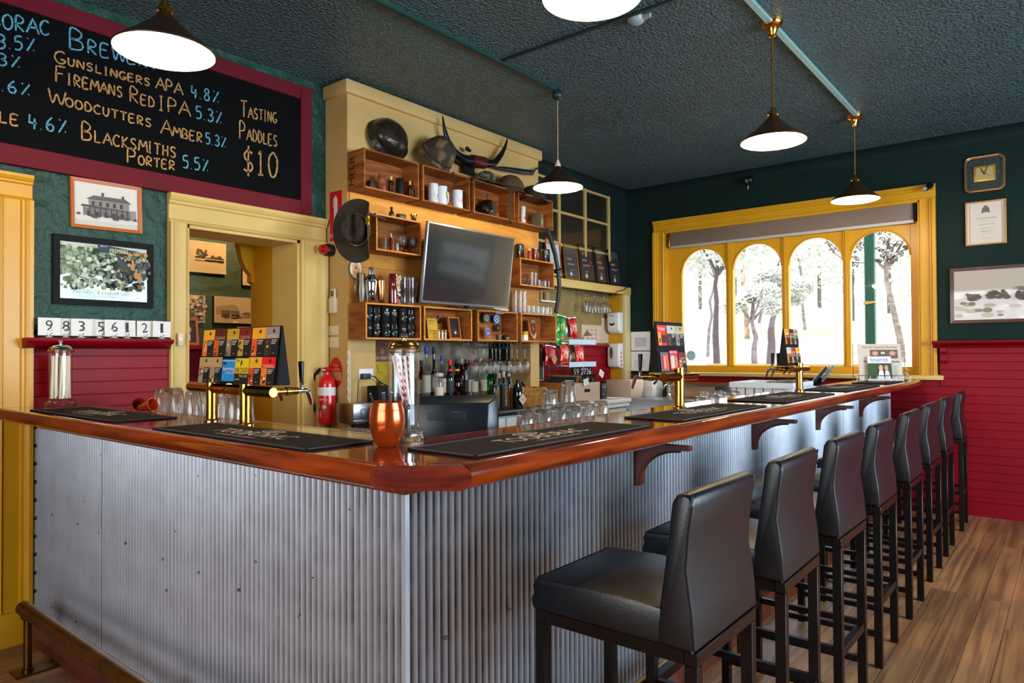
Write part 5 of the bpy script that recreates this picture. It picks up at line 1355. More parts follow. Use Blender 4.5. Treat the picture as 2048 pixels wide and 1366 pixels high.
# contents of the other low crates
zb = LZ0 + .0115
def flat_thing(name, label, cat, px, w, h, shapes, y=3.70, z=None, m=None, th=.006, rx=-.12, rz=0, pyr=640):
    t = thing(name, label, cat, (X(px, pyr, y), y, zb if z is None else z), rz, None, rx)
    MB().box((-w / 2, 0, 0), (w / 2, th, h)).build('body', m or M_PAPER, t, bevel=.001, seg=1)
    if shapes: art('print', [tuple([s[0]] + list(scale_shape(s, w, h))) for s in shapes], t, .0003, (0, -.0004, h / 2))
    return t
flat_thing('yellow_card', 'yellow printed card at the left of the medal crate', 'card', 867, .105, .155, [('r', 0, 0, 1, 1, '#c89a1c'), ('t', 'STRIKE UP', .1, .85, .8, .92, '#6a4a10'), ('t', 'a cold one', .1, .72, .6, .78, '#7a5a18'), ('r', .1, .5, .4, .51, '#8a6a20'), ('t', 'Fireside dinner', .1, .36, .9, .44, '#6a4a10'), ('t', 'Wednesdays', .1, .24, .8, .3, '#6a4a10')], th=.002)
t = flat_thing('framed_medal', 'leaning orange wood frame with a gold medal on black', 'frame', 911, .125, .175, [('r', .1, .06, .9, .94, '#120f0c'), ('e', .55, .3, .1, .07, '#d8a030'), ('e', .55, .3, .05, .04, '#f0d890'), ('r', .545, .36, .555, .46, '#c89030')], 3.69, None, mat('orange_wood_frame', '#b5601c', .4), .012, -.15)
rim_frame(MB(), -.0625, 0, .0625, .175, .012, -.006, 0).build('frame', mat('orange_wood_frame', '#b5601c', .4), t)
for k, (px, col_, lbl) in enumerate(((878, '#d8ccc8', 'figurine with a yellow cap beside the yellow card'), (885, '#e0d8c8', 'small pale figurine leaning on the medal frame'), (891, '#c8bca8', 'narrow pale figurine at the foot of the medal frame'))):
    t = thing('figurine', lbl, 'figurine', (X(px, 660, 3.655), 3.655, zb))
    MB().lathe([(0, 0), (.009, 0), (.007, .02), (.009, .045), (.005, .055), (0, .056)], n=10).build('body', mat('figurine_' + str(k), col_, .5), t)
    MB().ball((0, 0, .062), .008, 10, 6).build('head', mat('figurine_head', '#c8a040', .5), t)
t = thing('silver_pendant', 'oval silver pendant hanging at the back of the medal crate', 'pendant', (X(880, 632, 3.77), 3.775, LZ0 + .165))
MB().lathe([(0, -.004), (.02, -.003), (.022, 0), (0, .002)], n=16, mtx=Matrix.Rotation(PI / 2, 4, 'X') @ Matrix.Scale(1.4, 4, (0, 1, 0))).build('disc', M_CHROME, t)
def badge(label, px, py, r, shapes, y=3.745, rx=0):
    p = W(px, py, 'y', y)
    t = thing('badge', label, 'badge', (p.x, y, p.z))
    MB().lathe([(0, 0), (r, 0), (r, .006), (r * .9, .009), (0, .009)], n=24, mtx=Matrix.Rotation(PI / 2, 4, 'X')).build('disc', shapes[0], t)
    art('emblem', shapes[1], t, .0004, (0, -.0094, 0))
badge('round grey badge with a pale ring in the badge crate', 972, 636, .042, (flat('#4a4a44'), [('e', 0, 0, .03, .034, '#6a6a60'), ('e', 0, 0, .018, .022, '#c8c0b8'), ('e', 0, 0, .013, .016, '#5a2a2c'), ('t', '0', -.004, -.008, .004, .008, '#d8d0c8')]))
badge('round blue and white badge in the badge crate', 992, 638, .038, (flat('#2a6ab0'), [('e', 0, 0, .032, .032, '#bcd4e8'), ('p', [(-.026, 0), (0, -.028), (.026, 0), (0, .028)], '#16507a'), ('p', [(-.012, 0), (0, -.014), (.012, 0), (0, .014)], '#c8d8e4')]))
badge('small round black badge below the blue one', 995, 656, .032, (flat('#1c1414'), [('t', '8', -.008, -.014, .008, .014, '#c8a890')]))
p = W(975, 664, 'y', 3.72)
t = thing('pennant', 'blue diamond shaped souvenir pennant with gold edge', 'pennant', (p.x, 3.715, p.z), 0, None, -.15)
MB().prism([(-.03, .055), (.028, .02), (.03, -.04), (.005, -.05), (-.032, -.02)], 'y', 0, .004).build('cloth', flat('#c89a30'), t)
art('print', [('p', [(-.026, .048), (.024, .017), (.026, -.038), (.004, -.046), (-.028, -.018)], '#3a58b8'), ('e', 0, -.01, .010, .012, '#e0a878'), ('t', 'LOVE BUGS', -.022, .018, .018, .026, '#e8e0f0')], t, .0004)
flat_thing('stone_block', 'small grey block standing behind the black badge', 'ornament', 1003, .045, .05, [], 3.74, None, mat('grey_block', '#7a7468', .7), .02)
flat_thing('small_plaque', 'low dark plaque with silver shapes lying in the badge crate', 'plaque', 1016, .08, .045, [('r', 0, 0, 1, 1, '#1c1815'), ('e', .5, .4, .3, .2, '#8a8a88')], 3.70, None, M_BLKM, .03)
p = W(1007, 622, 'y', 3.61)
flat_thing('shelf_plate', 'engraved metal plate on the upper edge of the badge crate', 'plate', 1000, .10, .028, [('t', 'JACK MANNING', .06, .3, .94, .7, '#4a4438')], 3.611, LZ1 - .022, mat('plate_grey', '#8a8270', .4), .004, 0)
p = W(1075, 655, 'y', 3.68)
t = thing('shield_plaque', 'varnished wooden shield plaque with a crest and a striped ribbon bar', 'plaque', (X(1069, 650, 3.685), 3.685, zb), 0, None, -.14)
sp = [(-.06, .185), (.06, .185), (.062, .09), (.045, .045), (.0, .002), (-.045, .045), (-.062, .09)]
MB().prism(sp, 'y', 0, .014).build('board', mat('honey_varnish', '#a8521c', .15, coat=1), t, bevel=.004)
art('crest', [('p', [(-.034, .15), (.034, .15), (.034, .085), (0, .04), (-.034, .085)], '#4a1c10'), ('e', 0, .11, .015, .022, '#8a5a2c'), ('r', -.045, .165, -.02, .18, '#1c3a6a'), ('r', -.02, .165, -.012, .18, '#2a2a2a'), ('r', -.012, .165, .006, .18, '#e0b030'), ('r', .006, .165, .012, .18, '#2a4a2a'), ('r', .012, .165, .036, .18, '#5aa0a8')], t, .0004)
flat_thing('note_pad', 'white block of notes in the shield crate', 'note pad', 1052, .06, .048, [], 3.66, None, M_WHITE, .03, 0)
flat_thing('yellow_box', 'small yellow box on top of the white notes', 'box', 1053, .045, .03, [('t', 'T-BAR', .1, .3, .9, .7, '#4a4010')], 3.665, zb + .0485, mat('yellow_box', '#d8c818', .5), .025, 0)

# shelf top of the bottom row: shakers, tiki cup, glasses
zt = LZ1 + .001
def X2(px, y=3.68): return W(px, 600, 'y', y).x
t = thing('cocktail_shaker', 'polished steel cocktail shaker on the bottom crate row', 'shaker', (X2(742), 3.68, zt))
MB().lathe([(0, 0), (.026, 0), (.03, .006), (.042, .15), (.041, .156), (.04, .158), (.038, .165), (.026, .19), (.0235, .192), (.0235, .235), (.018, .241), (0, .242)], n=32).build('body', M_CHROME, t)
t = thing('pewter_jug', 'dull pewter jug half hidden behind the shaker', 'jug', (X2(722, 3.72), 3.72, zt))
MB().lathe([(0, 0), (.03, 0), (.026, .01), (.035, .08), (.028, .13), (.03, .19), (.028, .2), (0, .2)], n=24).build('body', mat('pewter', '#6a6256', .3, metal=1), t)
MB().tube([(-.028, 0, .05), (-.05, 0, .07), (-.052, 0, .13), (-.03, 0, .17)], .004, 8).build('handle', mat('pewter', '#6a6256', .3, metal=1), t)
t = thing('copper_goblet', 'ribbed copper goblet beside the shaker', 'goblet', (X2(760), 3.67, zt))
MB().lathe([(0, 0), (.03, 0), (.024, .012), (.018, .018), (.022, .03), (.026, .09), (.031, .155), (.028, .155), (.02, .05), (0, .045)], n=28, flute=(.03, .15, .015)).build('cup', mat('copper', '#c87a48', .2, metal=1), t)
t = thing('glass_jar', 'small clear jar behind the copper goblet', 'jar', (X2(757, 3.74), 3.74, zt))
MB().lathe([(0, 0), (.026, 0), (.028, .17), (.03, .175), (.026, .178), (.024, .17), (.023, .01), (0, .008)], n=20).build('jar', M_GLASS, t)
t = thing('tiki_mug', 'tall red glazed tiki mug with cream leaf labels', 'mug', (X2(783), 3.66, zt))
MB().lathe([(0, 0), (.034, 0), (.037, .02), (.033, .10), (.035, .205), (.032, .21), (.030, .2), (0, .05)], n=28).build('mug', mat('red_glaze', '#7a1018', .12, coat=1, n=(16, '#4a0a10', .2)), t)
o = art('leaf_labels', [('p', [(-.012, .175), (.0, .20), (.012, .192), (.03, .205), (.038, .17), (.02, .155), (-.005, .158)], '#c8a888'), ('t', 'TIKI', -.002, .165, .025, .188, '#5a3828'), ('p', [(-.014, .155), (.026, .155), (.022, .11), (-.004, .095)], '#c8a888'), ('t', 'BAR', -.006, .12, .02, .145, '#5a3828'),
       ('p', [(-.006, .092), (.004, .108), (.03, .106), (.024, .09), (.006, .082)], '#c8a888'), ('p', [(-.008, .075), (.012, .055), (.032, .055), (.026, .074), (.006, .08)], '#c8a888'), ('e', .006, .02, .018, .016, '#a04048'), ('p', [(-.02, .04), (-.005, .03), (-.012, .018)], '#d0a8a0')], t, .0005, (.004, -.036, 0))
for k, (px, y_, lb_, hh) in enumerate(((806, 3.69, 'left of two tall glass beer steins', .205), (822, 3.66, 'right of two tall glass beer steins, with a handle', .20))):
    t = thing('glass_stein', lb_ + ' beside the television', 'stein', (X2(px, y_), y_, zt), 0, 'glass steins')
    MB().lathe([(0, 0), (.036, 0), (.035, .01), (.034, .08), (.036, .085), (.0355, hh), (.0325, hh), (.032, .03), (0, .025)], n=24, flute=(.01, .075, .02)).build('body', M_GLASS, t)
    if k: MB().tube([(.034, 0, .17), (.058, 0, .165), (.062, 0, .10), (.036, 0, .045)], .005, 8).build('handle', M_GLASS, t)
# coaster badge on the board
p = W(712, 538, 'y', 3.79)
t = thing('coaster', 'oval white beer coaster with a red triangle pinned to the board', 'coaster', (p.x, 3.7935, p.z))
MB().lathe([(0, 0), (.055, 0), (.055, .002), (0, .002)], n=28, mtx=Matrix.Rotation(PI / 2, 4, 'X') @ Matrix.Scale(1.3, 4, (0, 1, 0))).build('card', flat('#2a2c34'), t)
art('print', [('e', 0, 0, .05, .066, '#d8ccb8'), ('e', 0, 0, .033, .046, '#caa878'), ('p', [(-.018, .0), (.018, .0), (0, .03)], '#c03020'), ('t', 'BURLEY PALE ALE', -.03, .045, .03, .058, '#2a2c34'), ('t', 'BASS & Co', -.025, -.03, .025, -.01, '#c06a30')], t, .0004, (0, -.0022, 0))

# crate beside the hat: contents and top
zc = 2.098 + .0115
def X3(px, y=3.68, py=480): return W(px, py, 'y', y).x
def wine(name, label, x, y, z, h, rb, inv=False, group=None, m=None, cat='glass', stem=.5):
    t = thing(name, label, cat, (x, y, z), 0, group)
    b = h * stem
    pr = [(0, 0), (rb * .85, .001), (rb * .8, .004), (.004, .009), (.0035, b * .8), (.006, b), (rb * .6, b + h * .06), (rb * .98, b + (h - b) * .4), (rb, b + (h - b) * .55), (rb * .78, h), (rb * .78 - .0015, h), (rb - .002, b + (h - b) * .55), (rb * .6, b + h * .09), (0, b + .008)]
    if inv: pr = [(r_, h - z_) for r_, z_ in pr][::-1]
    MB().lathe(pr, n=18).build('bowl', m or M_GLASS, t); return t
wine('goblet', 'left small stem goblet in the crate beside the slouch hat', X3(802), 3.665, zc, .125, .034, cat='goblet', stem=.35)
wine('goblet', 'right small stem goblet in the crate beside the slouch hat', X3(824), 3.67, zc, .125, .030, cat='goblet', stem=.4)
t = thing('shot_glass', 'cut shot glass next to the red grenade-shaped tin', 'shot glass', (X3(790), 3.66, zc)); MB().lathe([(0, 0), (.018, 0), (.021, .06), (.019, .06), (.015, .012), (0, .01)], n=16, flute=(.004, .05, .03)).build('glass', M_GLASS, t)
t = thing('etched_glass', 'etched tumbler at the left of the crate beside the slouch hat', 'tumbler', (X3(768, 3.69), 3.69, zc)); MB().lathe([(0, 0), (.03, 0), (.033, .09), (.031, .09), (.027, .012), (0, .01)], n=20).build('glass', M_GLASS, t)
t = thing('red_canister', 'small red brown canister with a wire loop', 'canister', (X3(780), 3.66, zc))
MB().lathe([(0, 0), (.017, 0), (.0175, .075), (.012, .088), (.012, .096), (0, .098)], n=18).build('can', mat('rust_red_enamel', '#7a2a1c', .35), t)
MB().tube([(0, 0, .096), (-.006, 0, .11), (-.01, 0, .125)], .0015, 6).build('wire', M_STEEL, t)
t = thing('brass_bowl', 'small dark bowl with amber inside between the goblets', 'bowl', (X3(810, 3.64), 3.642, zc)); MB().lathe([(0, 0), (.014, 0), (.022, .012), (.02, .02), (0, .03)], n=18).build('bowl', M_BRASS, t)
zz_ = 2.345 + .001
t = thing('pewter_flask', 'tiny pewter bottle on top of the crate beside the hat', 'flask', (X3(783, 3.69, 440), 3.69, zz_)); MB().lathe([(0, 0), (.018, 0), (.02, .03), (.017, .042), (.008, .052), (.007, .066), (.011, .07), (.01, .08), (0, .082)], n=18).build('flask', mat('pewter', '#6a6256', .3, metal=1), t)
t = thing('green_tin', 'small dark green tin on top of the crate beside the hat', 'tin', (X3(802, 3.70, 440), 3.70, zz_)); MB().box((-.032, -.02, 0), (.032, .02, .045)).build('tin', mat('green_tin', '#153a28', .4), t, bevel=.004); art('print', [('t', 'GUARD', -.02, .026, .02, .034, '#3a6a50')], t, .0004, (0, -.0202, 0))
t = thing('brass_pot', 'little brass pot on top of the crate beside the hat', 'pot', (X3(827, 3.67, 440), 3.67, zz_)); MB().lathe([(0, 0), (.022, 0), (.024, .006), (.02, .012), (.021, .04), (.026, .044), (.027, .054), (0, .054)], n=22).build('pot', M_BRASS, t)

# crate right of the television
zc = 1.975 + .0115
t = thing('glass_jug', 'round little glass jug in the crate right of the television', 'jug', (X3(1050, 3.67, 545), 3.67, zc)); MB().lathe([(0, 0), (.02, 0), (.032, .03), (.034, .05), (.024, .075), (.01, .09), (.012, .1), (.009, .1), (.02, .07), (.03, .045), (0, .006)], n=20).build('jug', M_GLASS, t)
for k, px in enumerate((1063, 1070)):
    t = thing('tall_shot_glass', ('left' if not k else 'right') + ' tall thin glass in the crate right of the television', 'shot glass', (X3(px, 3.66 + .02 * k, 545), 3.66 + .02 * k, zc), 0, 'tall thin glasses'); MB().lathe([(0, 0), (.015, 0), (.019, .12), (.017, .12), (.013, .015), (0, .012)], n=16).build('glass', M_GLASS, t)
g = None
for k, (px, y_) in enumerate(((1078, 3.66), (1084, 3.70), (1090, 3.66), (1097, 3.66), (1090, 3.70))):
    l_ = (X3(px, y_, 550), y_, zc)
    if g is None:
        g = thing('shot_glass', 'first small cut glass from the left, crate right of the television', 'shot glass', l_, 0, 'small cut shot glasses'); MB().lathe([(0, 0), (.015, 0), (.018, .058), (.016, .058), (.012, .012), (0, .01)], n=16, flute=(.004, .05, .03)).build('glass', M_GLASS, g)
    else: dup(g, l_, 0, '%s small cut glass from the left, crate right of the television' % ORD[k])
zz_ = 2.21 + .001
def stein(label, px, y, r, h, c, print_, z=zz_, py=490, handle=1, lid=None, nm='stein'):
    t = thing(nm, label, 'stein', (X3(px, y, py), y, z))
    MB().lathe([(0, 0), (r, 0), (r * 1.02, .006), (r * .97, .012), (r * .95, h - .01), (r * .98, h - .004), (r * .95, h), (r * .88, h), (r * .85, .03), (0, .02)], n=26).build('body', mat('stein_' + c, c, .25, coat=.5), t)
    if handle: MB().tube([(r * .9, 0, h * .8), (r * 1.5, 0, h * .76), (r * 1.65, 0, h * .5), (r * 1.5, 0, h * .25), (r * .9, 0, h * .18)], r * .17, 10).build('handle', mat('stein_' + c, c, .25, coat=.5), t)
    if lid: MB().lathe([(r * .96, h), (r * 1.0, h + .004), (r * .96, h + .008), (0, h + .009)], n=24).build('rim', M_CHROME, t)
    if print_:
        o = art('print', print_, t, .0003)
        for v in o.data.vertices:
            a = v.co.x / r; rr = r * .985 - v.co.y; v.co.x = rr * math.sin(a); v.co.y = -rr * math.cos(a)
    return t
stein('black stein with a gold crest, left on the crate right of the television', 1038, 3.70, .045, .118, '#101012', [('e', .03, .06, .014, .026, '#8a7a4a')], handle=0, lid=1)
stein('red stein with a gold crest on the crate right of the television', 1070, 3.67, .033, .105, '#6a1214', [('e', .008, .05, .013, .026, '#a8823c')], handle=0, lid=1)
stein('black stein with a gold crest, right end of the crate', 1091, 3.67, .040, .108, '#0c0c0e', [('e', .018, .05, .012, .026, '#8a7a4a')], handle=0, lid=1)
t = thing('figurine', 'red and white figurine between the black and red steins', 'figurine', (X3(1058, 3.65, 490), 3.65, zz_)); MB().lathe([(0, 0), (.014, 0), (.012, .02), (.016, .055), (.01, .075), (0, .078)], n=14).build('body', mat('figurine_red', '#8a1c14', .4), t); MB().ball((0, 0, .085), .011, 12, 8).build('head', mat('figurine_white', '#d8c8b0', .5), t)
# glasses on the right of the bottom row
GP = 'stacked tall glasses right of the television'
g = None
_q = ['left', 'middle', 'right']
for k, (px, y_, z_) in enumerate(((1030, 3.70, 0), (1040, 3.68, 0), (1048, 3.66, 0), (1030, 3.70, .075), (1040, 3.68, .075), (1048, 3.66, .075))):
    l_ = (X3(px, y_, 610), y_, zt + z_)
    if g is None:
        g = thing('tall_glass', 'lower tall glass in the left stack right of the television', 'glass', l_, 0, GP); MB().lathe([(0, 0), (.022, 0), (.024, .08), (.028, .115), (.0265, .115), (.022, .08), (.02, .012), (0, .01)], n=18).build('glass', M_GLASS, g)
    else: dup(g, l_, 0, '%s tall glass in the %s stack right of the television' % ('upper' if k > 2 else 'lower', _q[k % 3]))
GP = 'small tumblers at the right end of the bottom crate row'
g = None
for k in range(10):
    px = 1056 + 4.8 * k; y_ = 3.65 + .05 * (k % 2); l_ = (X3(px, y_, 615), y_, zt)
    if g is None:
        g = thing('small_tumbler', 'first small tumbler from the left, right end of the crate row', 'tumbler', l_, 0, GP); MB().lathe([(0, 0), (.022, 0), (.025, .065), (.023, .065), (.019, .012), (0, .01)], n=18, flute=(.004, .04, .02)).build('glass', M_GLASS, g)
    else: dup(g, l_, 0, '%s small tumbler from the left, right end of the crate row' % ORD[k])

# steins and tins in the top row
zc = TZ0 + .0115
def X4(px, y=3.69, py=380): return W(px, py, 'y', y).x
wp = [('p', [(-.002, .05), (.012, .085), (.018, .055), (.01, .045)], '#c83018'), ('p', [(.004, .052), (.012, .06), (.016, .05)], '#e0a020'), ('r', -.026, .06, -.018, .063, '#2a2a30'), ('r', -.024, .052, -.012, .055, '#2a2a30'), ('e', -.02, .072, .004, .003, '#2a2a30'), ('t', 'Stubai', -.014, .032, .016, .042, '#3a3438')]
stein('white stein with red and yellow emblem at the left of its crate', 866, 3.69, .041, .150, '#ccd4da', wp, zc, 380, 0, nm='white_stein')
stein('white stein with a gold shield and its handle to the right', 884, 3.67, .041, .140, '#ccd4db', [('p', [(.002, .10), (.03, .10), (.03, .07), (.016, .052), (.002, .07)], '#1c1c1c'), ('p', [(.006, .096), (.026, .096), (.026, .072), (.016, .058), (.006, .072)], '#d8a81c')], zc, 385, 1, nm='white_stein')
stein('white stein with red and yellow emblem at the right of its crate', 915, 3.66, .042, .138, '#ccd4dc', wp + [('t', 'HB', .016, .05, .026, .064, '#2a2a30')], zc, 390, 0, nm='white_stein')
t = thing('tall_tin', 'orange printed cylindrical tin in the first top crate', 'tin', (X4(764), 3.69, zc)); MB().lathe([(0, 0), (.027, 0), (.027, .118), (.025, .122), (0, .123)], n=22).build('tin', mat('orange_print_tin', '#c8641c', .4, n=(26, '#4a3040', .15)), t)
for px, y_, lb_ in ((782, 3.66, 'small brown bottle with a yellow label, left in the first top crate'), (820, 3.66, 'small brown bottle with a yellow label, right in the first top crate')):
    t = thing('miniature_bottle', lb_, 'bottle', (X4(px, y_), y_, zc)); MB().lathe([(0, 0), (.019, 0), (.019, .075), (.008, .09), (.007, .1), (0, .1)], n=4 * 4).build('bottle', mat('brown_bottle', '#2a1408', .15), t)
    MB().lathe([(.009, .09), (.0095, .118), (0, .119)], n=12).build('cap', mat('gold_cap', '#c8a060', .4), t)
    o = art('label_print', [('r', -.016, .012, .016, .068, '#c8a860'), ('r', -.008, .03, .01, .05, '#5a3a28')], t, .0004)
    for v in o.data.vertices:
        a = v.co.x / .019; rr = .0196 - v.co.y; v.co.x = rr * math.sin(a); v.co.y = -rr * math.cos(a)
t = thing('black_tin', 'plain black cylindrical tin in the first top crate', 'tin', (X4(800), 3.69, zc)); MB().lathe([(0, 0), (.030, 0), (.030, .125), (.028, .128), (0, .128)], n=22).build('tin', mat('black_tin', '#1a1614', .35), t)
t = thing('leather_wallet', 'dark low leather pouch at the left of the first top crate', 'pouch', (X4(745, 3.72), 3.72, zc)); MB().box((-.035, -.02, 0), (.03, .02, .075)).build('pouch', mat('dark_brown_leather', '#2c160c', .5), t, bevel=.008)
t = thing('lantern', 'old dark metal lantern with a square chrome framed glass, lying in its crate', 'lantern', (X4(975, 3.69, 410), 3.69, zc), .35)
MB().lathe([(0, 0), (.03, 0), (.045, .02), (.05, .05), (.045, .08), (.03, .10), (0, .10)], n=24, mtx=Matrix.Translation((-.06, .02, .058)) @ Matrix.Rotation(PI / 2, 4, 'Y') @ Matrix.Translation((0, 0, -.05))).build('bowl', mat('dark_tin', '#2c2620', .3, metal=.8), t)
MB().box((-.005, -.03, .0), (.085, .05, .14)).build('housing', mat('dark_tin', '#2c2620', .3, metal=.8), t, bevel=.01)
rim_frame(MB(), .0, .012, .082, .128, .009, -.045, -.03).build('window_rim', M_CHROME, t)
MB().box((.008, -.04, .02), (.074, -.034, .12)).build('window_glass', mat('lantern_glass', '#3a4238', .15), t)
MB().lathe([(0, 0), (.035, 0), (.03, .015), (0, .02)], n=20, mtx=Matrix.Translation((.085, .0, .065)) @ Matrix.Rotation(PI / 2, 4, 'Y')).build('cap', M_CHROME, t)
MB().tube([(.0, 0, .13), (-.01, 0, .15), (-.012, 0, .19)], .004, 6).build('hook', mat('dark_tin', '#2c2620', .3, metal=.8), t)
stein('narrow white printed stein at the left of the spice tin crate', 1046, 3.67, .024, .15, '#d2ccc8', [('e', .006, .08, .006, .02, '#2a3a8a'), ('e', -.004, .05, .008, .014, '#c03040'), ('e', .01, .03, .008, .01, '#a02030')], zc, 420, 0, nm='white_stein')
t = thing('spice_tin', 'decorated square spice tin with a blue oval in the last top crate', 'tin', (X4(1078, 3.68, 430), 3.68, zc), .25)
MB().box((-.03, -.03, 0), (.03, .06, .12)).box((-.024, -.024, .12), (.024, .054, .128)).build('tin', mat('olive_tin', '#5a5238', .4), t, bevel=.002, seg=1)
art('print', [('r', -.027, .006, .027, .114, '#9a8c64'), ('r', -.024, .088, .024, .108, '#5a2a1c'), ('e', 0, .055, .02, .03, '#2a4a7a'), ('e', 0, .055, .013, .021, '#b8b890'), ('e', 0, .055, .006, .014, '#a8a020'), ('t', 'MUSTARD', -.018, .012, .018, .02, '#3a3020'), ('t', 'KEENS', -.018, .093, .018, .103, '#c8b070')], t, .0004, (0, -.0302, 0))
t = thing('dog_tag_chain', 'silver tag on a fine chain hanging over the edge of the last top crate', 'chain', (X4(1080, 3.612, 400), 3.611, TZ1))
for k in range(14): MB().tube([(math.sin(k) * .001, 0, -.008 * k), (0, 0, -.008 * k - .007)], .0016, 5).build('link', M_CHROME, t)
MB().ball((.012, -.002, .006), .012, 10, 6, (1, .5, .6)).build('tag', M_CHROME, t)
t = thing('green_strap', 'dark olive webbing strap hanging down over the lantern crate', 'strap', (X4(1021, 3.612, 420), 3.6105, 0))
MB().box((-.010, -.002, TZ0 - .03), (.010, 0, TZ1 + .005)).box((-.008, -.002, TZ0 - .035), (.006, .004, TZ0 - .01)).build('strap', mat('olive_webbing', '#2e3220', .8), t)
t = thing('key_bunch', 'dark strap with keys hanging over the stein crate', 'strap', (X4(907, 3.612, 345), 3.6105, TZ1))
MB().box((-.010, -.002, -.045), (.008, 0, .004)).ball((.0, -.003, -.055), .008, 8, 6, (1, .5, 1)).ball((.004, -.003, -.068), .006, 8, 6, (1, .5, 1)).build('strap', mat('dark_metal_bits', '#3a352c', .4, metal=.5), t)


# ------------------------------------------------------------ television
a, b, c_, d_ = W(842, 607, 'y', 3.585), W(1016, 616, 'y', 3.585), W(857, 440, 'y', 3.50), W(1029, 476, 'y', 3.50)
wt, ht = b.x - a.x, .575
lean = math.atan2(.075, ht)
t = thing('television', 'flat television with a thin silver bezel leaning forward on the crates', 'television', ((a.x + b.x) / 2, 3.595, 1.765), 0, None, lean)
MB().box((-wt / 2, -.012, 0), (wt / 2, .014, ht)).build('housing', mat('tv_silver', '#9ca0a4', .3, metal=.7), t, bevel=.004)
MB().box((-wt / 2 + .012, -.0135, .018), (wt / 2 - .012, -.012, ht - .012)).build('screen', mat('tv_screen', '#10181a', .2, spec=1, coat=.6), t)
MB().box((-wt / 2 + .2, .014, .08), (wt / 2 - .2, .05, .35)).build('rear_housing', M_BLACK, t, bevel=.01)
MB().tube([(.0, 0, .0), (0, .01, -.015)], .02, 12).box((-.12, -.03, -.02), (.12, .08, -.014)).build('stand', M_BLACK, t)
t = thing('wood_wedge', 'pale timber offcut under the right end of the television', 'wedge', (W(1000, 618, 'y', 3.60).x, 3.60, 1.7455))
MB().prism([(-.09, .012), (.09, 0), (.09, .016), (-.09, .03)], 'y', -.015, .06).build('block', mat('raw_pine', '#d8b080', .6), t)

# ------------------------------------------------------------ hats, helmets, horns
def hat_slouch():
    p = W(716, 461, 'y', 3.56)
    q = (Vector((-FW.x, -FW.y, 0)).normalized())
    t = thing('slouch_hat', 'olive felt slouch hat, one side pinned up by a gold badge', 'hat', (p.x, p.y, p.z), YAW - PI / 2 - .15)
    felt = mat('olive_felt', '#2e2616', .85, n=(30, '#241d10', .3))
    # crown axis along local -Y (towards the room); brim in XZ plane
    A, B = .165, .205
    def brim(u, v):
        th = 2 * PI * u; r0, r1 = .47, 1.0; r = r0 + (r1 - r0) * v
        x = A * r * math.cos(th); z = B * r * math.sin(th) * (1 - .06 * math.cos(th))
        y = -.010 * v
        if x > .075:  # the pinned side folds up towards the viewer
            f = min(1, (x - .075) / .09); y -= .085 * f; x = .075 + (x - .075) * .28
        return (x, y - .0 + .02 * math.sin(th) ** 2 * v, z)
    MB().grid(brim, 44, 8).build('brim', felt, t, solid=.003)
    MB().tube([brim(k / 44, 1) for k in range(44)], .0022, 6, closed=True).build('brim_binding', mat('brown_binding', '#7a4a2a', .6), t)
    MB().tube([(.05, .0, .12), (.10, .03, .10), (.12, .17, .10)], .006, 8).build('hook', M_STEEL, t)
    def crown(u, v):
        th = 2 * PI * u; h = .115
        if v < .75:
            f = v / .75; r = .47 - .08 * f ** 2; y = -h * math.sin(f * PI / 2)
        else:
            f = (v - .75) / .25; r = .39 * (1 - f); y = -h + .0
        x = A * r * math.cos(th); z = B * r * math.sin(th)
        # long crease and two pinches
        if v > .45:
            y += .055 * math.exp(-(x / .018) ** 2) * min(1, (v - .45) / .3) * (1 if z > -.05 else .4)
            y += .012 * math.exp(-((abs(x) - .045) / .015) ** 2) * (1 if z > 0 else 0)
        return (x, y, z)
    MB().grid(crown, 40, 24).build('crown', felt, t)
    MB().tube([(A * .475 * math.cos(a_ * PI / 20), -.012, B * .475 * math.sin(a_ * PI / 20)) for a_ in range(40)], .010, 8, closed=True).build('band', mat('hat_band', '#5c4c34', .8), t)
    MB().tube([(-.04, -.03, -.092), (-.03, -.04, -.088), (-.018, -.03, -.094), (-.005, -.03, -.102), (.004, -.028, -.098)], .003, 6).build('gold_cord', mat('gold_cord', '#b8902c', .5), t)
    mb = MB()
    pts = []
    for k in range(14):
        an = 2 * PI * k / 14; r = .024 if k % 2 else .036; pts.append((r * .55 * math.cos(an), r * 1.0 * math.sin(an)))
    mb.prism(pts, 'y', -.012, 0); mb.v = [Matrix.Translation((.098, -.075, .045)) @ Matrix.Rotation(-.55, 4, 'Z') @ v for v in mb.v]
    mb.build('sun_badge', mat('gold_badge', '#d8b030', .3, metal=.7), t)
hat_slouch()


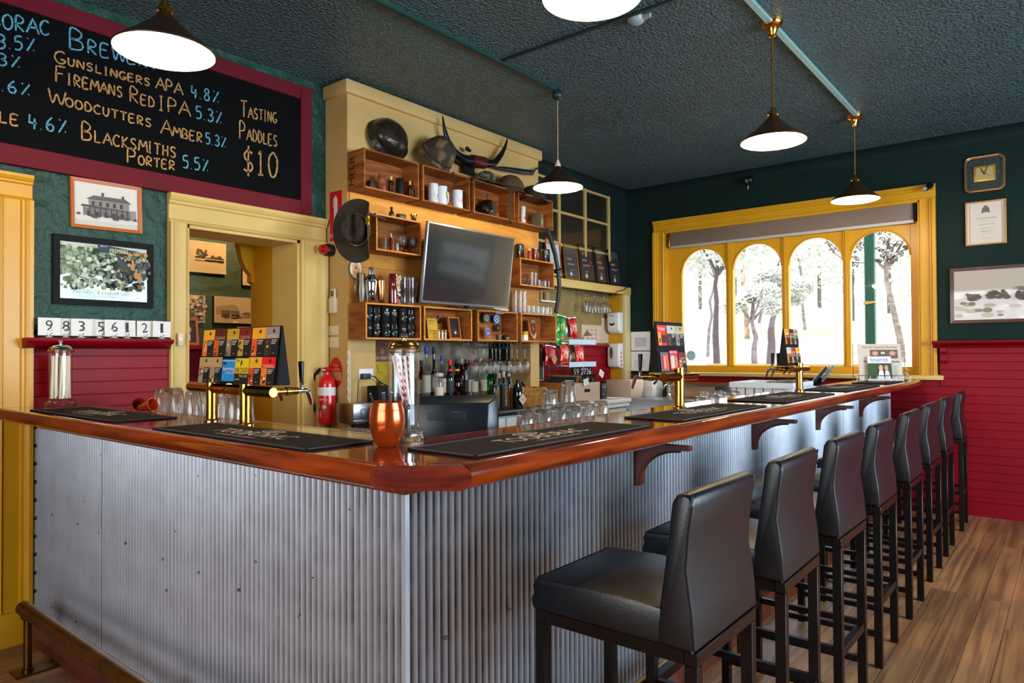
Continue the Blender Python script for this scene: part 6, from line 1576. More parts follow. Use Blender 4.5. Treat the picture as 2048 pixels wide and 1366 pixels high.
def dome(name, label, px, py, y, r, m, tilt, brim_r=None, sz=.85, wrinkle=0, extra=None, yaw=0, rimm=None):
    p = W(px, py, 'y', y)
    t = thing(name, label, 'helmet' if 'helmet' in name else 'hat', (p.x, y, p.z), yaw, None, tilt)
    rr = random.Random(px)
    ph = [rr.uniform(0, 6) for _ in range(4)]
    def f(u, v):
        th = 2 * PI * u; a = v * PI / 2 * 1.0; R = r * math.cos(a) ** .8 if a < PI / 2 else 0
        w_ = 1 + wrinkle * (math.sin(3 * th + ph[0]) * math.sin(5 * a + ph[1]) + .5 * math.sin(7 * th + ph[2]))
        return (R * w_ * math.cos(th), R * w_ * .9 * math.sin(th), r * sz * math.sin(a) * (1 + wrinkle * .5 * math.sin(4 * th)))
    MB().grid(f, 32, 14).build('crown', m, t)
    br = brim_r or 1.12
    def g(u, v):
        th = 2 * PI * u; R = r * (.98 + (br - .98) * v); w_ = 1 + wrinkle * math.sin(3 * th + ph[0]) * v
        return (R * w_ * math.cos(th) * 1.0, R * .9 * w_ * math.sin(th), -.02 * v * r / .1 * (1 + .4 * math.sin(2 * th + ph[3])))
    MB().grid(g, 32, 3).build('brim', m, t, solid=.004)
    if rimm: MB().tube([(r * 1.005 * math.cos(k * PI / 16), r * .905 * math.sin(k * PI / 16), .012) for k in range(32)], .007, 6, closed=True).build('band', rimm, t)
    return t


hm = mat('brown_steel_helmet', '#3c332a', .22, metal=.35, n=(14, '#241d17', .3), bump=(22, .6, .012))
dome('steel_helmet', 'shiny dark brown steel helmet hung on the cream chimney above the first crate', 779, 274, 3.765, .150, hm, 1.25, 1.2, .62, .02)
cm_ = mat('camouflage_cloth', '#6b5636', .8, n=(9, '#2e2a1a', .05), bump=(30, .5, .006))
dome('cloth_covered_helmet', 'camouflage cloth covered helmet leaning over the stein crate', 872, 314, 3.70, .140, cm_, .85, 1.12, 1.15, .03, yaw=.2, rimm=mat('dark_band', '#2a2418', .8))
dome('bush_hat', 'small floppy camouflage bush hat above the lantern crate', 972, 362, 3.69, .088, mat('camouflage_hat', '#7a6a52', .85, n=(22, '#2c3024', .06)), .12, 1.75, .9, .05)
dome('cloth_covered_helmet', 'plain brown cloth helmet with a dark elastic band', 1020, 380, 3.68, .122, mat('brown_canvas', '#5c3e22', .85, n=(9, '#46301a', .3), bump=(20, .5, .006)), .15, 1.22, 1.0, .03, rimm=mat('dark_band', '#2a2418', .8))
dome('netted_helmet', 'dark netted helmet behind the cord lamp at the end of the top row', 1066, 398, 3.69, .115, mat('scrim_net', '#3a2c1c', .95, n=(40, '#17120c', .1), bump=(60, 1, .012)), .1, 1.2, 1.0, .06)
# buffalo horns
yh = 3.72
pts = [(885, 231), (889, 258), (896, 283), (908, 304), (925, 318), (945, 322), (968, 326), (986, 326), (1000, 312), (1010, 294), (1015, 276)]
base = W(950, 322, 'y', yh)
t = thing('buffalo_horns', 'wide pair of black buffalo horns joined by a red leather grip', 'horns', base)
P_ = []
for (px, py) in pts: P_.append(W(px, py, 'y', yh) - base)
def smooth(P, n=5):
    out = []
    for i in range(len(P) - 1):
        p0, p1, p2, p3 = P[max(i - 1, 0)], P[i], P[i + 1], P[min(i + 2, len(P) - 1)]
        for k in range(n):
            t_ = k / n; out.append(.5 * (2 * p1 + (p2 - p0) * t_ + (2 * p0 - 5 * p1 + 4 * p2 - p3) * t_ ** 2 + (3 * p1 - p0 - 3 * p2 + p3) * t_ ** 3))
    return out + [P[-1]]
hb = mat('black_horn', '#121418', .22, n=(20, '#0a0b0d', .3), bump=(14, .4, .006))
L_ = smooth(P_[:6]); n_ = len(L_)
MB().tube(L_, [.002 + .044 * (k / (n_ - 1)) ** .8 for k in range(n_)], 14).build('horn', hb, t)
R_l = smooth(P_[5:]); n_ = len(R_l)
MB().tube(R_l, [.002 + .044 * (1 - k / (n_ - 1)) ** .8 for k in range(n_)], 14).build('horn', hb, t)
MB().tube([P_[4] * .15 + P_[5] * .85, P_[6]], .050, 18).build('leather_grip', mat('oxblood_leather', '#4c1014', .35), t, bevel=.002)
q0 = W(935, 298, 'y', 3.74) - base
MB().ball(q0, .025, 12, 8, (1, .5, .8)).ball(q0 + Vector((.025, 0, -.006)), .018, 10, 6, (1, .5, .8)).build('mount_bracket', M_BLKM, t)
MB().box(W(924, 345, 'y', 3.77) - base, W(949, 322, 'y', 3.75) - base).build('mount_board', M_BLKM, t)
# sheathed knife beyond
p0, p1 = W(985, 334, 'y', 3.74), W(1066, 346, 'y', 3.74)
t = thing('sheath_knife', 'long blue black sheathed blade lying above the brown helmets', 'knife', p0)
d_ = p1 - p0
MB().tube([(0, 0, 0), d_ * .3 + Vector((0, 0, .0)), d_ * .97, d_], [.008, .02, .026, .012], 10).build('sheath', mat('gun_blue', '#323a4a', .25, metal=.7), t)
MB().cbox(d_ * .93 + Vector((0, -.022, -.008)), (.03, .012, .03)).build('buckle', M_STEEL, t)
a_ = W(1075, 336, 'y', 3.76); MB().tube([d_, d_ + (a_ - p1) * .5 + Vector((0, 0, .01)), W(1090, 333, 'y', 3.76) - p0, W(1096, 329, 'y', 3.76) - p0], [.01, .007, .006, .002], 8).build('handle', mat('gun_blue', '#323a4a', .25, metal=.7), t)
# stock whip / curved rod down the right edge
pts = [(1094, 458), (1101, 478), (1110, 508), (1116, 540), (1119, 575), (1116, 600), (1112, 625)]
P0 = W(1094, 458, 'y', 3.60)
t = thing('curved_pipe', 'black rubber pipe curving down past the right ends of the crates', 'pipe', P0)
MB().tube([W(a, b, 'y', 3.60) - P0 for a, b in pts], .019, 12).build('pipe', mat('black_rubber', '#17191a', .45), t)
MB().tube([W(1111, 543, 'y', 3.60) - P0, W(1120, 540, 'y', 3.60) - P0], .022, 10).build('clamp', M_BLACK, t)

# ------------------------------------------------------------ chimney side wall fittings (face -X at X = 2.93)
def on_side(name, label, cat, px, py, w, h, d=.02, x=2.93):
    p = W(px, py, 'x', x); return thing(name, label, cat, (x, p.y, p.z), -PI / 2)
t = on_side('fire_extinguisher_sign', 'red fire extinguisher sign half hidden by the slouch hat', 'sign', 672, 432, 0, 0)
MB().box((-.065, -.003, -.17), (.065, 0, .17)).build('plate', flat('#b8101c'), t)
art('print', [('r', -.06, -.165, .06, .165, '#c4101e'), ('r', -.018, -.055, .022, .11, '#d8cfc0'), ('e', .002, .11, .02, .022, '#d8cfc0'), ('r', -.006, .12, .01, .138, '#d8cfc0'), ('p', [(-.022, .13), (-.028, .06), (-.024, .06), (-.016, .13)], '#d8cfc0'), ('t', 'FIRE', -.028, -.11, .028, -.085, '#e8d8c8'), ('t', 'EXTINGUISHER', -.056, -.145, .056, -.12, '#e8d8c8')], t, .0004, (0, -.0032, 0))
t = on_side('alarm_beacon', 'round red alarm beacon on a black base beside the hat', 'beacon', 664, 501, 0, 0)
MB().lathe([(0, 0), (.042, 0), (.042, .05), (.036, .055), (0, .055)], n=24, mtx=Matrix.Rotation(PI / 2, 4, 'X')).build('base', M_BLACK, t)
MB().lathe([(.034, .055), (.034, .085), (.022, .10), (0, .104)], n=24, mtx=Matrix.Rotation(PI / 2, 4, 'X')).build('lens', mat('red_lens', '#a80c14', .15, coat=1), t)
t = on_side('remote_control', 'cream remote control in its wall holder above the switches', 'remote control', 670, 602, 0, 0)
MB().box((-.032, -.03, -.085), (.032, 0, .02)).build('holder', mat('ivory_plastic', '#d8c8a8', .4), t, bevel=.005)
MB().box((-.026, -.024, -.06), (.026, -.006, .082)).build('remote', mat('ivory_plastic', '#d8c8a8', .4), t, bevel=.005)
art('keys', [('r', -.016, .03, .016, .07, '#5a5248'), ('r', -.012, .005, .012, .02, '#8a8070')], t, .0004, (0, -.0245, 0))
for py, lb_ in ((661, 'upper cream light switch plate on the chimney side'), (685, 'lower cream socket plate on the chimney side')):
    t = on_side('switch_plate', lb_, 'switch', 668, py, 0, 0)
    MB().box((-.055, -.009, -.032 if py < 670 else -.036), (.055, 0, .032 if py < 670 else .036)).build('plate', mat('ivory_plastic', '#d8c8a8', .4), t, bevel=.003)
    if py < 670: MB().cbox((0, -.011, 0), (.018, .006, .018)).build('rocker', mat('ivory_plastic', '#d8c8a8', .4), t, bevel=.002)
    else:
        for sx_, sz_ in ((-.02, .012), (.02, .012), (-.02, -.012), (.02, -.012)): MB().cbox((sx_, -.0105, sz_), (.012, .005, .010)).build('rocker', mat('ivory_plastic', '#d8c8a8', .4), t)
t = thing('switch_plate', 'narrow light switch on the pale architrave left of the doorway', 'switch', (W(360, 679, 'y', 4.005).x, 4.005, W(360, 679, 'y', 4.005).z))
MB().box((-.016, -.012, -.036), (.016, 0, .036)).build('plate', mat('ivory_plastic', '#d8c8a8', .4), t, bevel=.003)
MB().lathe([(0, 0), (.009, 0), (.008, .004), (0, .005)], n=16, mtx=Matrix.Translation((0, -.012, 0)) @ Matrix.Rotation(PI / 2, 4, 'X')).build('button', M_WHITE, t)
t = on_side('extinguisher_tag', 'oval red and cream powder extinguisher notice behind the plastic chain', 'sign', 672, 745, 0, 0)
MB().lathe([(0, 0), (.07, 0), (.07, .002), (0, .002)], n=28, mtx=Matrix.Rotation(PI / 2, 4, 'X') @ Matrix.Scale(1.5, 4, (0, 1, 0))).build('plate', flat('#b8141c'), t)
art('print', [('e', 0, 0, .068, .10, '#c4161e'), ('r', -.064, -.055, .064, .005, '#d8a05c'), ('t', 'A:B(E)', -.03, .035, .03, .055, '#e8d0a0'), ('t', 'POWDER', -.045, .008, .045, .028, '#e8d0a0')] + [('t', s, -.05, -.008 - .014 * k, .05, -.001 - .014 * k, '#a8501c') for k, s in enumerate(('FOR USE ON WOOD', 'PAPER TEXTILES OIL', 'AND ELECTRICAL', 'FIRES ONLY'))], t, .0004, (0, -.0024, 0))
# extinguisher
p = W(655, 835, 'x', 2.86)
t = thing('fire_extinguisher', 'red fire extinguisher with a white band hung behind the bar', 'fire extinguisher', (2.855, p.y, .93), -PI / 2 + .25)
MB().lathe([(0, 0), (.05, 0), (.058, .01), (.058, .27), (.052, .30), (.03, .325), (.018, .335), (.018, .35), (0, .35)], n=30).build('cylinder', M_REDP, t)
MB().lathe([(.0586, .195), (.0588, .2), (.0588, .245), (.0586, .25)], n=30, caps=False).build('band', M_WHITE, t)
o = art('label_print', [('r', -.05, .04, .05, .185, '#b8a89c'), ('r', -.05, .16, .05, .18, '#c02028'), ('t', 'DRY CHEMICAL', -.045, .163, .045, .176, '#e8dcd0'), ('r', -.046, .05, .0, .095, '#e4dcd4'), ('r', .004, .05, .046, .14, '#c02830'), ('e', -.02, .125, .018, .018, '#8a8278'), ('e', .024, .12, .014, .014, '#d8d0c8')], t, .0004)
for v in o.data.vertices:
    a = v.co.x / .058; rr = .0592 - v.co.y; v.co.x = rr * math.sin(a); v.co.y = -rr * math.cos(a)
MB().box((-.012, -.012, .35), (.012, .012, .385)).tube([(0, 0, .375), (.045, 0, .40), (.075, 0, .385)], .006, 8).tube([(0, 0, .365), (.05, 0, .37), (.08, 0, .355)], .006, 8).build('valve_handle', M_REDP, t)
MB().ball((-.02, -.01, .365), .018, 12, 8).build('gauge', M_CHROME, t)
MB().tube([(-.02, 0, .372), (-.06, 0, .37), (-.10, -.01, .33), (-.115, -.01, .22), (-.10, -.01, .1), (-.12, -.01, .02)], .011, 10).build('hose', M_BLACK, t)
MB().box((-.02, .058, .1), (.02, .075, .3)).build('bracket', M_STEEL, t)
# plastic chain
p = W(690, 700, 'y', 3.80)
t = thing('plastic_chain', 'white plastic link chain hanging at the chimney corner', 'chain', (2.925, 3.795, p.z))
n_l = 17
for k in range(n_l):
    z = -.030 * k - .02; mb = MB()
    rot = k % 2
    lp = [(.010 * math.cos(a_ * PI / 6), 0, .020 * math.sin(a_ * PI / 6)) for a_ in range(12)]
    if rot: lp = [(0, q_[0], q_[2]) for q_ in lp]
    mb.tube([(q_[0] - .005, q_[1] - .01, q_[2] + z) for q_ in lp], .0035, 6, closed=True).build('link', mat('white_chain', '#e0d8cc', .4), t)
MB().tube([(0, .01, .0), (-.004, -.008, .0), (-.006, -.01, -.012)], .003, 6).build('hook', M_STEEL, t)
# socket and plug on the pier front
p = W(731, 748, 'y', 3.81)
t = thing('power_socket', 'white double power socket on the cream chimney pier', 'power socket', (p.x, 3.81, p.z))
MB().box((-.062, -.009, -.036), (.062, 0, .036)).build('plate', M_WHITE, t, bevel=.003)
MB().box((-.055, -.045, -.034), (.015, -.009, .004)).build('adaptor', mat('charcoal_plastic', '#2c3036', .45), t, bevel=.006)
MB().tube([(.01, -.035, -.01), (.05, -.04, -.02), (.09, -.045, -.06), (.15, -.05, -.085)], .004, 6).tube([(-.05, -.04, -.02), (-.10, -.05, -.04), (-.11, -.05, -.2), (-.08, -.06, -.40), (-.1, -.05, -.5)], .003, 6).build('cable', M_BLACK, t)

# ============================================================ BACK BENCH, BOTTLES, ALCOVE
t = thing('back_bench', 'white fronted back bench with a dark stainless worktop under the chimney', 'bench', (2.96, 3.48, 0))
MB().box((0, 0, .91), (2.1, .325, .95)).box((.215, .325, .91), (1.985, .82, .95)).build('worktop', mat('dark_stainless', '#5a5c60', .3, metal=.9), t, bevel=.004)
MB().box((.02, .03, .08), (2.08, .32, .91)).build('carcass', mat('bench_white', '#c8d0d6', .4), t)
for k in range(5):
    d_ = MB().box((.04 + .41 * k, .012, .66), (.43 + .41 * k, .03, .895)).build('drawer', mat('bench_white', '#c8d0d6', .4), t, bevel=.004)
    MB().tube([(.16 + .41 * k, .008, .86), (.18 + .41 * k, -.012, .85), (.29 + .41 * k, -.012, .85), (.31 + .41 * k, .008, .86)], .006, 8).build('handle', M_WHITE, d_)
t = thing('white_bench', 'white chest with a stepped rim at the right end of the back bench', 'chest freezer', (5.08, 3.47, 0))
MB().box((0, .02, 0), (1.02, .55, .86)).build('body', mat('bench_white', '#c8d0d6', .4), t, bevel=.01)
MB().box((-.0, .0, .87), (1.05, .56, .905)).build('rim', M_WHITE, t, bevel=.006)
MB().box((-.005, -.01, .91), (1.07, .57, .95)).build('lid', M_WHITE, t, bevel=.008)
t = thing('sink_bench', 'long stainless steel sink bench and splashback under the window', 'sink bench', (6.45, 1.75, 0))
MB().box((0, 0, .885), (.60, 2.18, .925)).build('worktop', M_STEEL, t, bevel=.004)
MB().box((.05, .02, .02), (.58, 2.15, .80)).build('frame_panel', mat('dark_steel_panel', '#4a4c50', .4, metal=.8), t)
MB().box((.605, -.2, .90), (.615, 2.2, 1.14 - .075)).build('splashback', M_STEEL, t)
MB().box((-.01, 0, .80), (.0, 2.18, .925)).build('front_lip', M_STEEL, t)
MB().box((.40, 1.15, .925), (.43, 1.65, 1.045)).box((.30, 1.15, .9255), (.43, 1.65, .93)).build('upstand', mat('steel_orange_reflection', '#c9a884', .22, metal=1), t)  # orange reflection on the steel is put into its colour
p = W(1338, 785, 'x', 6.75)
t = thing('tap', 'chrome mixer tap on the sink bench', 'tap', (6.75, p.y, .9255))
MB().lathe([(0, 0), (.022, 0), (.02, .01), (.016, .02), (.016, .10), (.02, .11), (.018, .13), (0, .132)], n=18).tube([(0, 0, .11), (-.05, .0, .14), (-.11, 0, .13), (-.13, 0, .10)], .009, 10).build('body', M_CHROME, t)
MB().tube([(0, 0, .13), (.03, -.02, .17)], .006, 8).build('lever', M_BLACK, t)
# riser shelf and bottles in the chimney recess
t = thing('bottle_riser', 'raised shelf for spirits inside the chimney recess', 'shelf', (3.2, 3.86, .9505))
MB().box((0, 0, .085), (1.72, .42, .10)).box((0, 0, 0), (.02, .42, .085)).box((1.70, 0, 0), (1.72, .42, .085)).build('shelf', mat('riser_wood', '#5a3a22', .5), t)


def bottle(label, px, y, z, h, r, glass, cap, lab_c=None, sh=.62, nr=.011, liquid=None, capl=.14, pyr=760, labz=(.12, .45), name='bottle', pour=False, band=None, text=None):
    p = W(px, pyr, 'y', y)
    t = thing(name, label, 'bottle', (p.x, y, z), 0, 'spirit bottles in the chimney recess')
    H = h * (1 - capl * .4); s_ = h * sh
    pr = [(0, 0), (r * .92, 0), (r, .006), (r, s_ * .92), (r * .82, s_ * 1.02), (nr * 1.5, s_ * 1.16), (nr, s_ * 1.24), (nr, H), (0, H)]
    gm = {'clear': clear_bottle, 'green': green_bottle, 'brown': brown_bottle, 'black': mat('black_glass', '#0a0c10', .08, coat=.6), 'blue': blue_bottle}[glass]
    MB().lathe(pr, n=20).build('bottle_body', gm, t)
    if liquid:
        MB().lathe([(0, .008), (r * .9, .008), (r * .9, s_ * .8), (0, s_ * .8)], n=16).build('liquid', mat('liquid_' + liquid, liquid, .15), t)
    MB().lathe([(nr * 1.12, h * (1 - capl)), (nr * 1.2, h * (1 - capl) + .003), (nr * 1.2, h - .003), (nr, h), (0, h)], n=16).build('cap', mat('cap_' + cap, cap, .35), t)
    if pour: MB().lathe([(nr * 2.0, h * .80), (nr * 2.4, h * .83), (nr * 1.8, h * .88), (nr * .8, h * .92), (nr * .5, h * 1.02), (0, h * 1.02)], n=14).build('pourer', M_BLACK, t)
    if band: MB().lathe([(nr * 1.9, h * .70), (nr * 2.0, h * .70), (nr * 1.7, h * .75), (nr * 1.5, h * .75)], n=16).build('neck_band', mat('cap_' + band, band, .4), t)
    if lab_c:
        z0, z1 = labz[0] * h, labz[1] * h
        MB().lathe([(r * 1.012, z0), (r * 1.016, z0 + .0005), (r * 1.016, z1), (r * 1.012, z1 + .0005)], n=20, caps=False).build('label', mat('label_' + lab_c, lab_c, .6), t)
        shp = [('r', -r * .5, z0 + (z1 - z0) * .3, r * .5, z0 + (z1 - z0) * .34, '#5a5048'), ('r', -r * .4, z0 + (z1 - z0) * .6, r * .4, z0 + (z1 - z0) * .75, '#6a5040')]
        if text: shp = [('t', text[0], -r * .35, z0 + .01, r * .35, z1 - .01, text[1], True)]
        o = art('label_print', shp, t, .0004)
        for v in o.data.vertices:
            a = v.co.x / r; rr = r * 1.02 - v.co.y; v.co.x = rr * math.sin(a); v.co.y = -rr * math.cos(a)
    return t


def tinted(name, tint, k=.25):
    return clear_glass(name, k, tint)


clear_bottle = tinted('clear_bottle', (.93, .97, .96)); green_bottle = tinted('green_bottle', (.10, .62, .22)); brown_bottle = tinted('brown_bottle', (.35, .12, .03)); blue_bottle = tinted('blue_bottle', (.55, .75, .9))
ZR = 1.0515
B = [('tall clear bottle with a bright blue cap and speckled label', 853, 3.94, ZR, .405, .034, 'clear', '#1c3cb0', '#a8a890', .52, .013),
     ('tall dark striped bottle with a black cap next to the blue capped one', 868, 3.96, ZR, .405, .030, 'black', '#141414', '#c8b8b0', .45, .012),
     ('clear bottle with a purple cap and a red topped label', 884, 3.93, ZR, .34, .034, 'clear', '#5a2a8a', '#c0a898', .5, .012),
     ('black bottle with a red cap and red shoulder band', 900, 3.90, ZR, .30, .034, 'black', '#d01810', '#1c2c2c', .62, .013),
     ('round brown liqueur bottle with a yellow neck band and black pourer', 914, 3.92, ZR, .30, .042, 'brown', '#181818', None, .52, .012),
     ('slim black bottle with a thin pourer', 932, 3.91, ZR, .30, .020, 'black', '#101010', '#14181c', .7, .010),
     ('clear bottle with a dark red cap beside the slim black bottle', 940, 3.94, ZR, .295, .036, 'clear', '#a01c20', '#c8b0a0', .55, .013),
     ('swan-necked clear bottle with an amber stopper', 949, 3.90, ZR, .265, .034, 'clear', '#c8843c', '#b8a890', .5, .014),
     ('clear bottle with a pale cork stopper at the back of the row', 961, 4.02, ZR, .31, .034, 'clear', '#c8b090', '#d0c0a8', .6, .013),
     ('clear bottle with an orange cork stopper', 966, 3.92, ZR, .285, .034, 'clear', '#d8944c', '#c8b8a0', .55, .014),
     ('rounded green liqueur bottle with a red cap and cream neck strip', 981, 3.91, ZR, .305, .040, 'green', '#a81420', None, .5, .012),
     ('short white labelled jar with a red rim', 878, 3.87, ZR, .20, .036, 'clear', '#e0d8d0', '#d8c8b8', .8, .03),
     ('dark bottle behind the blue capped bottle at the left end', 843, 4.03, ZR, .30, .032, 'brown', '#2a1a14', '#c0b090', .6, .012),
     ('clear bottle with a gold cap at the back right', 989, 4.05, ZR, .29, .032, 'clear', '#c89a4c', '#c8b8a0', .6, .013),
     ('brown bottle with a cream cap at the back middle', 923, 4.08, ZR, .31, .032, 'brown', '#c8b8a0', '#b89a68', .6, .012)]
for (lb_, px, y_, z_, h_, r_, g_, c_, l_, s_, n_) in B:
    bottle(lb_, px, y_, z_, h_, r_, g_, c_, l_, s_, n_, pour='pourer' in lb_, band='#e0b818' if 'yellow neck' in lb_ else ('#d01810' if 'shoulder' in lb_ else None))
p_ = W(981, 760, 'y', 3.87)
ZB = .9515
bottle('clear bottle with pale olives inside, at the front of the bench', 998, 3.66, ZB, .29, .033, 'clear', '#c8b898', '#9aa070', .72, .013, '#6a6c30', labz=(.1, .55))
bottle('bottle with a tall black label reading mountain', 1007, 3.60, ZB, .30, .030, 'clear', '#b09a80', '#14110f', .74, .012, labz=(.06, .66), text=('MOUNTAIN', '#d8ccc0'))
bottle('bottle of amber spirit beside the black mountain label', 1017, 3.66, ZB, .30, .033, 'clear', '#a8a4a0', None, .72, .013, '#b05a14')
t = bottle('squat black gin bottle with a pale diamond label', 1036, 3.565, ZB, .235, .048, 'black', '#14161a', None, .74, .014)
p_ = t.location
art('diamond_label', [('p', [(-.052, .075), (0, .025), (.05, .075), (0, .125)], '#c4b4a8'), ('t', "HEND'S", -.022, .07, .022, .08, '#7a5a50')], t, .0004, (0, -.0488, 0))
bottle('dark bottle in the shadow right of the till', 990, 3.72, ZB, .28, .032, 'black', '#202020', '#2a3a34', .7, .013)
for k, (px, lb_) in enumerate(((1048, 'left'), (1058, 'middle'), (1068, 'right'))):
    t = thing('black_jar', lb_ + ' of three black canisters behind the wicker basket', 'canister', (W(px, 760, 'y', 3.90).x, 3.90, ZB + .0), 0, 'black canisters')
    MB().lathe([(0, 0), (.036, 0), (.036, .15), (.03, .165), (.03, .19), (0, .19)], n=20).build('jar', mat('black_glass', '#0a0c10', .08, coat=.6), t)
# hanging wine glasses and their wire racks under the low crates
for k, (pa, pb) in enumerate(((942, 980), (990, 1022), (1030, 1056))):
    xa_, xb_ = X(pa, 690, 3.70), X(pb, 690, 3.70)
    t = thing('glass_rack', ('left', 'middle', 'right')[k] + ' chrome wire hanger under the bottom crates', 'hanger', (xa_, 3.70, 1.499), 0, 'wire stemware hangers')
    mb = MB()
    for x in (0, (xb_ - xa_) * .25, (xb_ - xa_) * .75, xb_ - xa_): mb.tube([(x, -.05, 0), (x, -.05, -.045), (x, .08, -.045), (x, .08, 0)], .0022, 6)
    for z in (-.015, -.045): mb.tube([(0, -.05, z), (xb_ - xa_, -.05, z)], .0022, 6)
    mb.build('wire', M_CHROME, t)
gsp = [(951, 3.76, .036), (968, 3.70, .036), (985, 3.68, .038), (1000, 3.72, .038), (1014, 3.66, .041), (1034, 3.64, .042), (1050, 3.70, .041), (992, 3.78, .036), (1024, 3.76, .038)]
g = None
lbs = ['first from the left', 'second from the left', 'third from the left', 'in the middle', 'fifth, broad bowled', 'large and lowest, before the dark gap', 'last on the right', 'small and at the back', 'at the back between two large bowls']
for k, (px, y_, r_) in enumerate(gsp):
    wine('wine_glass', 'wine glass hanging upside down under the crates, ' + lbs[k], X(px, 720, y_), y_, 1.448 - .21, .21, r_, True, 'hanging wine glasses', stem=.45)
# hanging flutes under the cream beam
for k in range(9):
    px = 1172 + 6 * k; y_ = 4.06 + .05 * (k % 3)
    wine('champagne_flute', '%s champagne flute from the left hanging under the cream beam' % ORD[k], W(px, 600, 'y', y_).x, y_, 2.045 - .20, .20, .024, True, 'flutes under the cream beam', stem=.38)
t = thing('flute_rack', 'wire stemware rack screwed under the cream beam', 'hanger', (W(1172, 590, 'y', 4.1).x - .05, 4.06, 2.069))
mb = MB()
for y_ in (0, .05, .10): mb.tube([(0, y_, -.002), (0, y_, -.024), (.72, y_, -.024), (.72, y_, -.002)], .0025, 6)
mb.build('wire', M_CHROME, t)
# kettle, toaster box, round clock tin at the left end of the bench
pa, pb = W(703, 830, 'y', 3.62), W(757, 792, 'y', 3.62)
t = thing('steel_box', 'brushed steel box with a lip at the left end of the back bench', 'box', (pa.x, 3.60, .9505))
MB().box((0, 0, 0), (pb.x - pa.x + .05, .18, .13)).build('body', M_STEEL, t, bevel=.004)
MB().box((-.0, -.02, .012), (pb.x - pa.x + .05, 0, .02)).build('lip', M_STEEL, t)
p = W(752, 790, 'y', 3.56)
t = thing('milk_jug', 'small steel jug with a black handle beside the steel box', 'jug', (p.x, 3.54, .9505))
MB().lathe([(0, 0), (.04, 0), (.043, .02), (.036, .10), (.038, .12), (.034, .12), (.03, .02), (0, .015)], n=22).build('jug', M_CHROME, t)
MB().tube([(-.036, 0, .10), (-.07, 0, .10), (-.075, 0, .05), (-.04, 0, .03)], .006, 8).build('handle', M_BLACK, t)
p = W(764, 800, 'y', 3.66)
t = thing('coffee_machine', 'tall black appliance behind the straw dispenser', 'appliance', (p.x, 3.70, .9505))
MB().box((-.05, -.06, 0), (.06, .06, .235)).build('body', M_BLKM, t, bevel=.008); MB().box((-.05, -.065, .16), (.06, -.06, .22)).build('front_plate', M_BLACK, t)
p = W(768, 738, 'y', 4.28)
t = thing('novelty_clock', 'printed paper clock with a yellow face on the recess wall behind the straw dispenser', 'clock', (p.x, 4.308, p.z))
MB().box((-.17, -.004, -.20), (.12, 0, .22)).build('poster', flat('#8a6a4a'), t)
art('print', [('e', -.02, .12, .14, .09, '#7a4a34'), ('t', 'IN VINO VERITAS', -.15, .075, .10, .10, '#d8c8a0'), ('r', -.16, -.19, .11, .06, '#c8981c'), ('e', -.04, -.02, .09, .075, '#d8a820'), ('e', -.04, -.12, .04, .03, '#8a5a1c'), ('e', -.04, -.12, .02, .015, '#3a2a18'), ('p', [(-.042, -.02), (-.038, -.02), (-.05, .035), (-.055, .033)], '#1c1814'), ('p', [(-.04, -.022), (-.04, -.018), (.0, -.032), (0, -.036)], '#1c1814'), ('e', -.12, .13, .025, .025, '#b87a5c'), ('e', .0, .14, .025, .025, '#a86a4c')], t, .0004, (0, -.0042, 0))
# wicker basket
t = thing('wicker_basket', 'honey coloured wicker basket on the back bench', 'basket', (4.74, 3.70, ZB), .0)
wk = mat('wicker', '#c08a3c', .6, n=(30, '#8a5a20', .2), bump=(50, .8, .004))
mb = MB(); N_ = 30
def ring(z, s_): return [((.17 + s_) * (1 if abs(math.cos(a)) > .02 else 1) * max(-1, min(1, 1.25 * math.cos(a))), (.10 + s_ * .6) * max(-1, min(1, 1.25 * math.sin(a))), z) for a in [2 * PI * k / N_ for k in range(N_)]]
for k in range(13): mb.tube([(x + .0 * math.sin(i * PI), y, z + .0025 * (1 if (i + k) % 2 else -1)) for i, (x, y, z) in enumerate(ring(.006 + .0105 * k, .014 * k / 12))], .0052, 5, closed=True)
mb.build('weave', wk, t)
mb = MB()
for i in range(N_):
    a0, a1 = ring(.0, 0)[i], ring(.142, .014)[i]; mb.tube([a0, a1], .004, 5)
mb.build('stakes', wk, t)
MB().tube(ring(.145, .016), .009, 6, closed=True).build('rim', wk, t)
MB().box((-.165, -.095, 0), (.165, .095, .006)).build('base', wk, t)
# carton of folded coolers
p0 = W(1148, 806, 'y', 3.55)
t = thing('cardboard_box', 'open cardboard carton full of folded drink coolers, hand hole in its pale end', 'box', (5.26, 3.55, ZB))
cb, cbl = mat('cardboard_brown', '#9c6428', .7), mat('cardboard_pale', '#b8a08a', .7)
hz = .175; wx_ = .44; wy_ = .42
MB().box((0, .004, 0), (.004, wy_, hz)).build('side_panel', cb, t); MB().box((wx_ - .004, .004, 0), (wx_, wy_, hz)).build('side_panel', cb, t); MB().box((.004, wy_ - .004, 0), (wx_ - .004, wy_, hz)).build('side_panel', cb, t)
mb = MB().box((0, 0, 0), (wx_, .004, .085)).box((0, 0, .115), (wx_, .004, hz)).box((0, 0, .085), (.17, .004, .115)).box((.27, 0, .085), (wx_, .004, .115)); mb.build('end_panel', cbl, t)
MB().box((.004, .004, 0), (wx_ - .004, wy_ - .004, .004)).build('base_panel', cb, t)
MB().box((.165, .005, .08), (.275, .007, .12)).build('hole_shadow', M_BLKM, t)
rc = random.Random(9)
